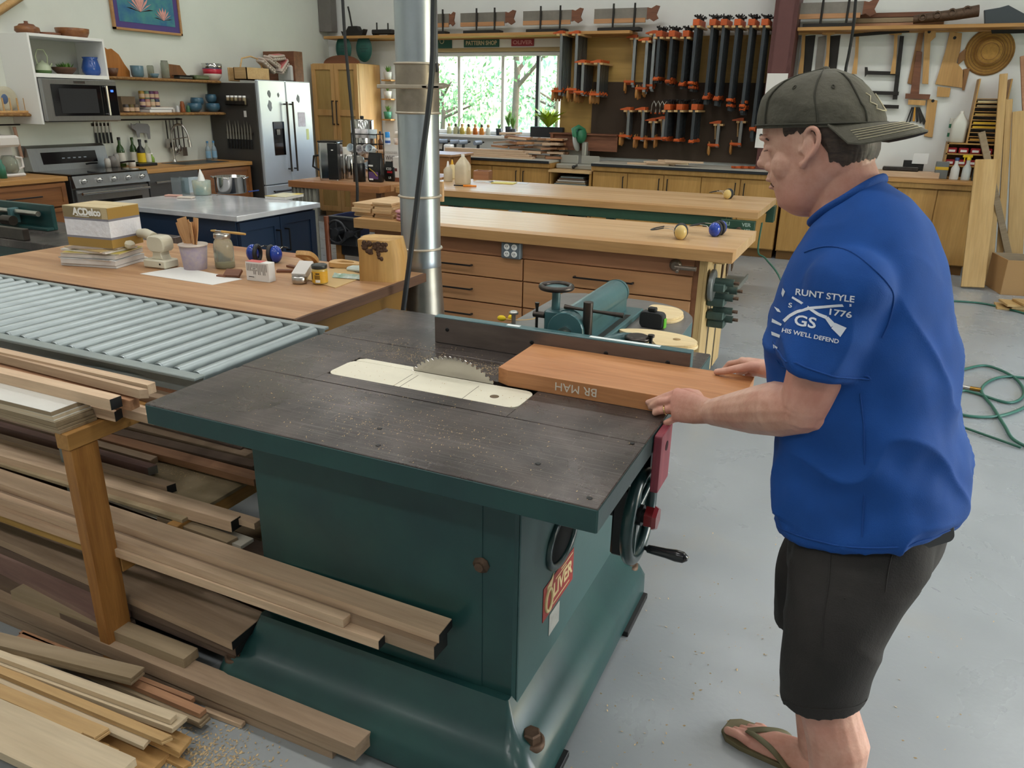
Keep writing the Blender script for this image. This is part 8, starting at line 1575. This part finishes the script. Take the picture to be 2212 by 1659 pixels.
# left hand: palm, four fingers closed on the board edge, thumb over the top
kn = [V((-.372, 1.848, .953)), V((-.380, 1.838, .935)), V((-.377, 1.830, .914)), V((-.364, 1.824, .894))]
def palm(Wp, kn, th):
    mid = (kn[1]+kn[2])/2; ax = (kn[0]-kn[3]).normalized(); out = (mid-Wp).normalized(); up = ax.cross(out).normalized()
    rings = []
    for t, hw, ht in ((-.08, .03, .026), (.15, .032, .024), (.45, .039, .022), (.8, .043, .02), (.97, .041, .016)):
        c = Wp.lerp(mid, t); rings.append([c+ax*hw*math.copysign(abs(math.cos(a))**.8, math.cos(a))+up*ht*math.sin(a) for a in [2*PI*k/20 for k in range(20)]])
    body.loft(rings)
    if up.y > abs(up.z)*.2 or up.z < -.5: up = -up
    for k in kn: body.ball(k, .0125, 10); body.ball(k+up*.004, .0115, 10); body.tube([Wp.lerp(k, .2)+up*.02, Wp.lerp(k, .6)+up*.0175, k+up*.011], .0034, 8)
palm(WRL, kn, 0)
def finger(pts, r0=.0098, r1=.0078):
    P = [V(p) for p in pts]; n = len(P); limb(body, P, [r0+(r1-r0)*i/(n-1) for i in range(n)], 12)
finger([kn[0], (-.405, 1.853, .934), (-.432, 1.856, .917), (-.450, 1.8585, .9075)], .0105, .008)
finger([kn[1], (-.414, 1.839, .923), (-.434, 1.848, .905), (-.441, 1.857, .896)], .0105, .0082)
finger([kn[2], (-.409, 1.829, .902), (-.424, 1.838, .891), (-.421, 1.853, .892)], .0102, .008)
finger([kn[3], (-.388, 1.82, .876), (-.396, 1.832, .868), (-.385, 1.85, .866)], .0095, .0078)
finger([WRL+V((-.03, .02, .008)), (-.325, 1.852, .955), (-.352, 1.878, .948), (-.378, 1.893, .9385)], .0135, .009)
# right hand: thumb flat on the board, fingers down its far edge
kr = [V((-.262, 2.142, .965)), V((-.255, 2.158, .955)), V((-.24, 2.170, .943)), V((-.222, 2.178, .930))]
palm(WRR, kr, 0)
finger([kr[0], (-.296, 2.157, .950), (-.312, 2.158, .925), (-.315, 2.153, .903)], .0102, .008)
finger([kr[1], (-.288, 2.168, .936), (-.300, 2.164, .912), (-.30, 2.156, .892)], .0102, .008)
finger([kr[2], (-.268, 2.178, .92), (-.278, 2.170, .898), (-.275, 2.157, .884)], .0098, .0078)
finger([kr[3], (-.247, 2.182, .91), (-.252, 2.173, .89), (-.245, 2.158, .880)], .0092, .0075)
finger([WRR+V((-.02, .008, .006)), (-.228, 2.095, .972), (-.268, 2.098, .957), (-.298, 2.103, .944), (-.322, 2.107, .9365)], .0145, .0092)
# legs and feet
HPL, KNL, ANL = V((.09, 1.585, .83)), V((.072, 1.475, .48)), V((.165, 1.455, .085))
HPR, KNR, ANR = V((.09, 1.73, .83)), V((.03, 1.745, .47)), V((.088, 1.742, .085))
for hp, kn_, an, sd in ((HPL, KNL, ANL, 1), (HPR, KNR, ANR, -1)):
    c1 = kn_.lerp(an, .3)+V((.018, 0, 0))
    limb(body, [hp, hp.lerp(kn_, .5), kn_, c1, kn_.lerp(an, .7), an], [.08, .078, .06, .064, .046, .038], 18)
    fd = -eS if sd < 0 else -eS; sdv = eL
    # foot: heel to ball loft, then five toes
    heel = an+V((.035, -.008, 0)); heel.z = .018
    rings = []
    for t, hw, hh in ((-.015, .022, .03), (.02, .034, .058), (.06, .036, .07), (.10, .038, .058), (.15, .045, .038), (.185, .048, .026), (.205, .044, .02)):
        c = heel+fd*t; rings.append([c+sdv*hw*math.cos(a)+eZ*(max(-.002, hh*math.sin(a))+.0) for a in [2*PI*k/20 for k in range(20)]])
    body.loft(rings)
    for k in range(5):
        off = (.036-.0185*k)*(1 if sd < 0 else -1); b0 = heel+fd*(.195-.006*k)+sdv*off+eZ*.009; L_ = (.058, .05, .045, .038, .03)[k]; r_ = (.0125, .0095, .009, .0085, .008)[k]
        limb(body, [b0, b0+fd*L_*.5+eZ*.004, b0+fd*L_+eZ*-.001], [r_, r_, r_*.9], 10)
bme = remesh(body, .0031, 2, 'body')
put(bme, 'body', M_skin, man)
# brows, eyelids, mouth line
M_hair = mat('dark_hair', '#2b211c', .55, col2='#4a3a30', scale=60, stretch=(1, 1, 3)); M_lash = mat('lash_line', '#5e3f36', .6)
for sd in (1, -1):
    MB().tube([hpt(s, v*sd, z) for s, v, z in ((-.2125, .014, 1.585), (-.2105, .028, 1.588), (-.2, .042, 1.586), (-.186, .052, 1.58))], [.002, .0034, .003, .0015], 8).build('eyebrow', M_hair, man, True)
    MB().tube([hpt(s, v*sd, z) for s, v, z in ((-.199, .022, 1.5605), (-.2, .03, 1.559), (-.196, .039, 1.5595), (-.188, .0455, 1.561))], .0011, 6).build('eyelash_line', M_lash, man, True)
    MB().tube([hpt(s, v*sd, z) for s, v, z in ((-.189, .0, 1.4965), (-.187, .010, 1.4962), (-.18, .022, 1.494), (-.175, .027, 1.492))], .0013, 6).build('mouth_line', M_lash, man, True)
# hair below the cap
rnd = random.Random(21); rows = 9; NA = 150; hv = []; hf = []
for k in range(NA+1):
    a = -2.02+4.04*k/NA
    c = abs(a)
    zl = 1.592 if c > 1.82 else (1.596 if c > 1.5 else 1.565+.03*max(0, (c-1.25)/.25)) if c > 1.25 else 1.552
    zl += .002*math.sin(k*.45)+.0015*math.sin(k*1.3)+rnd.uniform(-.0015, .0015)-(.012*max(0, 1-abs(c-.9)/.5))
    for j in range(rows):
        z = zl+(1.632-zl)*j/(rows-1); f, b, w = hslice(z); o_ = .0055*min(1, .15+j/2.5); f -= o_; b += o_; w += o_; m_, h_ = (f+b)/2+.012, (b-f)/2; ca, sa = math.cos(a), math.sin(a)
        hv.append(hpt(m_+(h_-.012 if ca > 0 else h_+.012)*ca+rnd.uniform(-.0006, .0006), w*math.copysign(abs(sa)**.82, sa)*(1-.3*max(0, -ca)**2), z))
hf = [(k*rows+j, (k+1)*rows+j, (k+1)*rows+j+1, k*rows+j+1) for k in range(NA) for j in range(rows-1)]
mb = MB(); mb.add(hv, hf, smooth=True); mb.build('hair', M_hair, man, True, 'short dark hair below the cap')
# ---- T-shirt
def fold(me, amp, sc, seed, extra=None):
    me.update(); nr = [v.normal.copy() for v in me.vertices]
    for v, n_ in zip(me.vertices, nr):
        p = v.co; q = V((p.x*sc[0]+seed, p.y*sc[1], p.z*sc[2])); d = mnoise.noise(q)+.5*mnoise.noise(q*2.1)
        r = 1-abs(mnoise.noise(V((p.x*sc[0]*.6+9, p.y*sc[1]*.6+seed, (p.z+.6*p.x)*sc[2]*.8))))*2.2
        k = extra(p) if extra else 1
        v.co = p+n_*amp*k*(d+.8*max(0, r)**3)
sh = MB()
SH = TR
sh.loft([tring(z, f, b, w+.004, tl, .004) for z, f, b, w, tl in SH])
for S0, E0, ln in ((SHL, ELL, .66), (SHR, ELR, .62)):
    e = S0.lerp(E0, ln); s_dir = (E0-S0).normalized()
    inn = S0+(V((.01, .09, .0)) if S0 is SHL else V((.0, -.09, .0)))
    sh.tube([inn, S0, S0.lerp(E0, ln*.5), e], [.07, .08, .079, .08], 24); sh.ball(S0, .08, 16); sh.ball(inn, .07, 14)
sme = remesh(sh, .0055, 26, 't_shirt')
fold(sme, .011, (9, 9, 8), 3.3, lambda p: .35+.9*max(0, min(1, (1.33-p.z)/.15))*(1 if p.z > .83 else .4))
M_shirt = mat('royal_blue_cotton', '#09438c', .85, var=.08, scale=14, bump=.12, bscale=500)
tsh = put(sme, 't_shirt', M_shirt, man, 'royal blue T-shirt with white print on the sleeve')
# collar, sleeve hem and bottom hem as raised bands
M_shd = mat('royal_blue_rib', '#0c4188', .85, bump=.2, bscale=300)
def pull(points, lift=.002):
    bv = BVHTree.FromObject(tsh, bpy.context.evaluated_depsgraph_get()) if False else PB
    out = []
    for p in points:
        q = MWi @ p; h, nrm, i, d = bv.find_nearest(q); out.append(MW @ (h+nrm*lift))
    return out
MW = mw(man); MWi = MW.inverted()
PB = BVHTree.FromPolygons([v.co.copy() for v in sme.vertices], [tuple(p.vertices) for p in sme.polygons])
col_ = tring(1.466, -.1, .01, .069, .049, .003, 40)
MB().tube(col_, .0075, 10, closed=True, flat=1.3).build('collar', M_shd, tsh, True)
def hemline(S0, E0, t, r, rad):
    ax = (E0-S0).normalized(); u = ax.cross(V((0, 1, 0))).normalized(); w_ = ax.cross(u); c = S0.lerp(E0, t)
    return pull([c+u*r*math.cos(a)+w_*r*math.sin(a) for a in [2*PI*k/36 for k in range(36)]], rad)
MB().tube(hemline(SHL, ELL, .60, .083, .0006), .0022, 6, closed=True).build('sleeve_stitch', M_shd, tsh, True)
MB().tube(pull(tring(.836, -.07, .267, .2, .042, .004), .0006), .002, 6, closed=True).build('hem_stitch', M_shd, tsh, True)
arm_seam = [GY(px, py, 1.40) for px, py in ((1738, 545), (1768, 535), (1800, 533), (1840, 545), (1880, 575), (1915, 610), (1930, 640), (1920, 690), (1905, 730))]
def cast(p, d):
    q = MWi @ p; h, nrm, i, dist = PB.ray_cast(q, d)
    if h is None: h, nrm, i, dist = PB.find_nearest(q)
    return MW @ h, nrm
def castpx(px, py, lift=.0012):
    d = _ray(px, py).normalized(); h, nrm = cast(V((0, 0, CAM_H))+d*.8, d); return h+nrm*lift
MB().tube([castpx(px, py, .0006) for px, py in [(p.x, p.y) for p in spline([V((a, b, 0)) for a, b in ((1738, 545), (1768, 535), (1800, 533), (1840, 545), (1880, 575), (1915, 610), (1930, 640), (1922, 690), (1905, 730))], 5)]], .0016, 6).build('shoulder_seam', M_shd, tsh, True)
MB().tube([castpx(a, b, .0005) for a, b in ((1858, 850), (1866, 920), (1868, 1000), (1866, 1080), (1862, 1160))], .0013, 6).build('side_seam', M_shd, tsh, True)
# print on the sleeve
M_prt = mat('white_print', '#d3d8e2', .8)
def wrap(me, px, py, ang, s):
    """lay flat lettering over the cloth around the place seen at px, py"""
    c, sn = math.cos(ang), math.sin(ang)
    bm = bmesh.new(); bm.from_mesh(me); bmesh.ops.subdivide_edges(bm, edges=[e for e in bm.edges if e.calc_length() > 6], cuts=1); bmesh.ops.triangulate(bm, faces=bm.faces[:]); bm.to_mesh(me); bm.free()
    for v in me.vertices:
        x, y = v.co.x*s, v.co.y*s; v.co = MWi @ castpx(px+x*c-y*sn*-1*-1 if False else px+x*c+y*sn, py+x*sn-y*c)
    return me
def sleeve_text(body_, px, py, size, ang, width, bold=.02):
    me = text_mesh(body_, size, depth=0, bold=bold*size, width=width); wrap(me, px, py, ang, 1); me.materials.clear(); me.materials.append(M_prt)
    o = bpy.data.objects.new('printed_lettering', me); COL.objects.link(o); kid(o, tsh)
def sleeve_poly(pts):
    P = [castpx(*p) for p in pts]; mb = MB(); mb.add(P, [tuple(range(len(P)))]); mb.build('printed_emblem', M_prt, tsh, True)
sleeve_text('RUNT STYLE', 1782, 639, 19, .13, 127); sleeve_text('S', 1708, 660, 14, .1, 8); sleeve_text('1776', 1814, 677, 19, .15, 48); sleeve_text('GS', 1740, 696, 32, .17, 47); sleeve_text("HIS WE'LL DEFEND", 1751, 726, 13, .2, 124)
def strip(pts, w0, w1):
    n = len(pts)
    for i in range(n-1):
        a, b = V(pts[i]), V(pts[i+1]); d = (b-a).normalized(); nn = V((-d.y, d.x)); wa = w0+(w1-w0)*i/(n-1); wb = w0+(w1-w0)*(i+1)/(n-1)
        sleeve_poly([tuple(a+nn*wa), tuple(b+nn*wb), tuple(b-nn*wb), tuple(a-nn*wa)])
strip([(1712, 642), (1730, 653), (1750, 667), (1768, 679), (1786, 686)], 2.2, 3.6); strip([(1786, 686), (1800, 703)], 4, 6); strip([(1800, 703), (1822, 718)], 7, 12)
strip([(1839, 659), (1810, 660), (1780, 663), (1750, 666), (1722, 674), (1706, 683), (1694, 694)], 2.6, 3.6)
for pts in (((1673, 662), (1684, 668), (1688, 675), (1680, 673)), ((1669, 688), (1690, 700), (1688, 704), (1668, 696)), ((1667, 716), (1686, 724), (1685, 730), (1668, 724)), ((1671, 744), (1681, 750), (1679, 756), (1672, 752)), ((1692, 622), (1697, 630), (1692, 642), (1689, 634))): sleeve_poly(pts)
# ---- shorts
so = MB()
PC = V((.0, 1.625, 0))
so.loft([tring(z, f, b, w, 0, 0) for z, f, b, w in ((.93, -.09, .245, .165), (.88, -.078, .252, .172), (.82, -.062, .256, .18), (.76, -.05, .252, .185), (.70, -.04, .23, .175), (.64, -.02, .2, .15))])
LEGL = [(.84, -.03, .225, 1.57, .09), (.78, -.036, .226, 1.545, .1), (.70, -.034, .19, 1.515, .108), (.62, -.03, .166, 1.495, .11), (.54, -.027, .158, 1.485, .107), (.50, -.024, .157, 1.483, .104), (.472, -.014, .155, 1.48, .1)]
for dy, dx, dzb in ((0, 0, 0), (.265, -.04, 0)):
    so.loft([[V(((f+b)/2+dx*(1 if z < .7 else .4), y+dy*(1 if z < .75 else .7), z+(.02*math.cos(a) if z < .5 else 0)))+V((1, 0, 0))*((b-f)/2)*math.cos(a)+V((0, 1, 0))*w*math.sin(a) for a in [2*PI*k/32 for k in range(32)]] for z, f, b, y, w in LEGL])
ome = remesh(so, .0055, 8, 'shorts'); fold(ome, .005, (8, 8, 6), 7.7, lambda p: .5 if p.z > .75 else 1)
M_short = mat('worn_black_cotton', '#1d1b1a', .8, col2='#2b2725', scale=6, bump=.15, bscale=300)
sho = put(ome, 'shorts', M_short, man, 'faded black knee-length shorts')
PB = BVHTree.FromPolygons([v.co.copy() for v in ome.vertices], [tuple(p.vertices) for p in ome.polygons])
for pts in (((1795, 1190), (1790, 1260), (1780, 1330), (1775, 1400)), ((1932, 1178), (1920, 1225), (1912, 1280)), ((1972, 1160), (2050, 1160)), ((1690, 1512), (1735, 1528), (1800, 1533), (1850, 1525), (1880, 1505))): MB().tube([castpx(p[0], p[1], .0005) for p in [(q.x, q.y) for q in spline([V((a, b, 0)) for a, b in pts], 5)]], .0014, 6).build('seam', M_short, sho, True)
# phone in the back pocket
p0 = castpx(2012, 1152, .004); ph_ = thing('phone', 'dark grey cased phone sticking out of the shorts pocket', 'phone', tuple(p0)); Fp = frame(p0, (_ray(2052, 1135)-_ray(1975, 1158)).normalized(), (0, 0, 1))
mb = MB(); mb.prism(rrect(-.042, .04, -.025, .022, .012, 4), -.006, .006, 'xy', M=mw(ph_).inverted() @ Fp, b=.002); mb.build('case', mat('graphite_case', '#2e3032', .5), ph_); mb = MB(); mb.prism(rrect(-.03, .0, .012, .018, .002, 2), .006, .0075, 'xy', M=mw(ph_).inverted() @ Fp); mb.build('camera_bar', M_black, ph_)
# ring and belt of detail
rc = kn[2].lerp(V((-.409, 1.829, .902)), .62); rdir = (V((-.409, 1.829, .902))-kn[2]).normalized(); ru = rdir.cross(V((0, 0, 1))).normalized(); rv = rdir.cross(ru)
MB().tube([rc+ru*.0112*math.cos(a)+rv*.0112*math.sin(a) for a in [2*PI*k/24 for k in range(24)]], .002, 8, closed=True).build('wedding_ring', mat('pale_gold', '#d8c48a', .2, 1), man, True, 'pale gold ring on the left hand')
# ---- flip-flops
M_sole = mat('olive_foam', '#6a6146', .7, var=.08, scale=20); M_strap = mat('olive_strap', '#5f5a40', .6)
for an, sd in ((ANL, 1), (ANR, -1)):
    heel = an+V((.035, -.008, 0)); heel.z = 0; out = []
    for t, w0, w1 in ((-.035, .018, .018), (-.025, .034, .034), (.02, .043, .043), (.09, .04, .043), (.16, .05, .05), (.21, .056, .052), (.25, .052, .042), (.272, .03, .02)): out.append((t, w0, w1))
    lo = [heel-eS*t+eL*(w0 if sd < 0 else w1) for t, w0, w1 in out]; ro = [heel-eS*t-eL*(w1 if sd < 0 else w0) for t, w0, w1 in out[::-1]]
    sd_o = thing('flip_flop', 'olive flip-flop on the right foot' if sd < 0 else 'olive flip-flop on the left foot below the frame', 'sandal', tuple(heel))
    MB().prism([(p.x, p.y) for p in lo+ro], .0005, .0155, 'xy', b=.003).build('sole', M_sole, sd_o, True)
    ty = (.027 if sd < 0 else -.027); post = heel-eS*.205+eL*ty*.6+eZ*.042
    for s2, t2 in ((1, .075), (-1, .085)):
        MB().tube(spline([post, heel-eS*.165+eL*(ty*.4+.022*s2)+eZ*.052, heel-eS*.12+eL*.042*s2+eZ*.045, heel-eS*t2+eL*.046*s2+eZ*.014], 5), .0105, 8, flat=.32).build('strap', M_strap, sd_o, True)
    MB().tube([post, post-eZ*.03], .004, 6).build('toe_post', M_strap, sd_o, True)
# ---- backward cap
M_cap = mat('olive_wax_cotton', '#5a574b', .8, col2='#434138', scale=7, bump=.25, bscale=90)
CP = [(1.606, -.224, -.001, .089), (1.614, -.226, -.002, .0905), (1.633, -.2265, -.008, .0905), (1.655, -.2235, -.024, .0875), (1.672, -.211, -.038, .08), (1.689, -.192, -.056, .062), (1.7, -.166, -.076, .043), (1.7075, -.137, -.102, .016)]
cm = MB(); N_ = 44; rings = []
for z, f, b, w in CP:
    m_, h_ = (f+b)/2, (b-f)/2
    rings.append([hpt(m_+h_*math.cos(a), w*math.copysign(abs(math.sin(a))**.9, math.sin(a)), z+(.006*math.cos(a)*(1 if z < 1.64 else .4))) for a in [2*PI*k/N_ for k in range(N_)]])
cm.loft(rings, caps=False); cm.loft([rings[-1], [hpt(-.12, 0, 1.7095)]*N_], caps=False)
cap_me = cm.mesh('crown', M_cap)
sub = bpy.data.objects.new('tmp', cap_me); COL.objects.link(sub); sm_ = sub.modifiers.new('s', 'SUBSURF'); sm_.levels = 2; sm_.render_levels = 2
dg = bpy.context.evaluated_depsgraph_get(); cme = bpy.data.meshes.new_from_object(sub.evaluated_get(dg)); bpy.data.objects.remove(sub); cme.materials.clear()
fold(cme, .003, (16, 16, 22), 1.2, lambda p: max(.15, min(1, (1.70-p.z)/.05)))
cap_o = put(cme, 'cap', M_cap, man, 'faded olive baseball cap worn backward')
def cpt(a, z, o=.001):
    for A, B_ in zip(CP, CP[1:]):
        if A[0] <= z <= B_[0]:
            t = (z-A[0])/(B_[0]-A[0]); f, b, w = [A[i]+(B_[i]-A[i])*t for i in (1, 2, 3)]; break
    else: f, b, w = CP[-1][1:]
    return hpt((f+b)/2+((b-f)/2+o)*math.cos(a), (w+o)*math.copysign(abs(math.sin(a))**.9, math.sin(a)), z+.006*math.cos(a)*(1 if z < 1.64 else .4))
M_capd = mat('cap_seam', '#3a3930', .85); M_st = mat('cream_thread', '#b9b094', .8)
for a in (.55, 1.35, 2.3, -.55, -1.35, -2.3): MB().tube([cpt(a, z, .0015) for z in [1.61+.0097*i for i in range(10)]]+[hpt(-.12, 0, 1.7105)], .0018, 6).build('panel_seam', M_capd, cap_o, True)
MB().tube([cpt(2*PI*k/40, 1.612, .001) for k in range(40)], .0035, 6, closed=True, flat=.5).build('sweat_band', M_capd, cap_o, True)
MB().lathe([(.009, 0), (.0085, .003), (.004, .005), (0, .0055)], 14, c=tuple(MWi @ hpt(-.12, 0, 1.709))).build('top_button', M_cap, cap_o)
for a in (1.0, -1.0, 1.8, -1.8): MB().tube([cpt(a+.03*math.cos(t), 1.676+.003*math.sin(t), .001) for t in [2*PI*k/10 for k in range(10)]], .001, 5, closed=True).build('eyelet', M_capd, cap_o, True)
MB().tube([cpt(a, z, .002) for a, z in ((.3, 1.665), (.2, 1.66), (.32, 1.65), (.15, 1.645), (.28, 1.635), (.1, 1.632), (-.1, 1.632), (-.25, 1.645), (-.2, 1.665))], .0014, 6).build('emblem_outline', M_st, cap_o, True)
# brim
bg = []; NU, NV = 9, 25
for j in range(NV):
    v = -1+2*j/(NV-1); a = v*1.18; base = cpt(a, 1.612, -.002)
    for i in range(NU):
        u = i/(NU-1); out_ = .072*math.sqrt(max(0, 1-v*v))+.0015
        d = eS*(out_*u)*kx; drop = (-.012*u-.03*abs(v)**1.6*u)*min(1, out_/.035)+.006*(1-v*v)*math.sin(PI*u)
        bg.append(base+d+eL*(.012*v*u)+eZ*drop)
mb = MB(); nb = len(bg); fs = [(j*NU+i, (j+1)*NU+i, (j+1)*NU+i+1, j*NU+i+1) for j in range(NV-1) for i in range(NU-1)]
mb.add(bg, fs, smooth=True); lowv = [p-eZ*.0028 for p in bg]; mb.add(lowv, [f[::-1] for f in fs], smooth=True)
edge = [j*NU+NU-1 for j in range(NV)]; mb.add([bg[e] for e in edge]+[lowv[e] for e in edge], [(k, k+1, NV+k+1, NV+k) for k in range(NV-1)])
brim = mb.build('brim', M_cap, cap_o, True)
for u_ in (.45, .55, .65, .75, .85): i = u_*(NU-1); MB().tube([bg[j*NU+int(i)].lerp(bg[j*NU+min(NU-1, int(i)+1)], i-int(i))+eZ*.0008 for j in range(2, NV-2)], .0007, 5).build('stitch_row', M_st, brim, True)
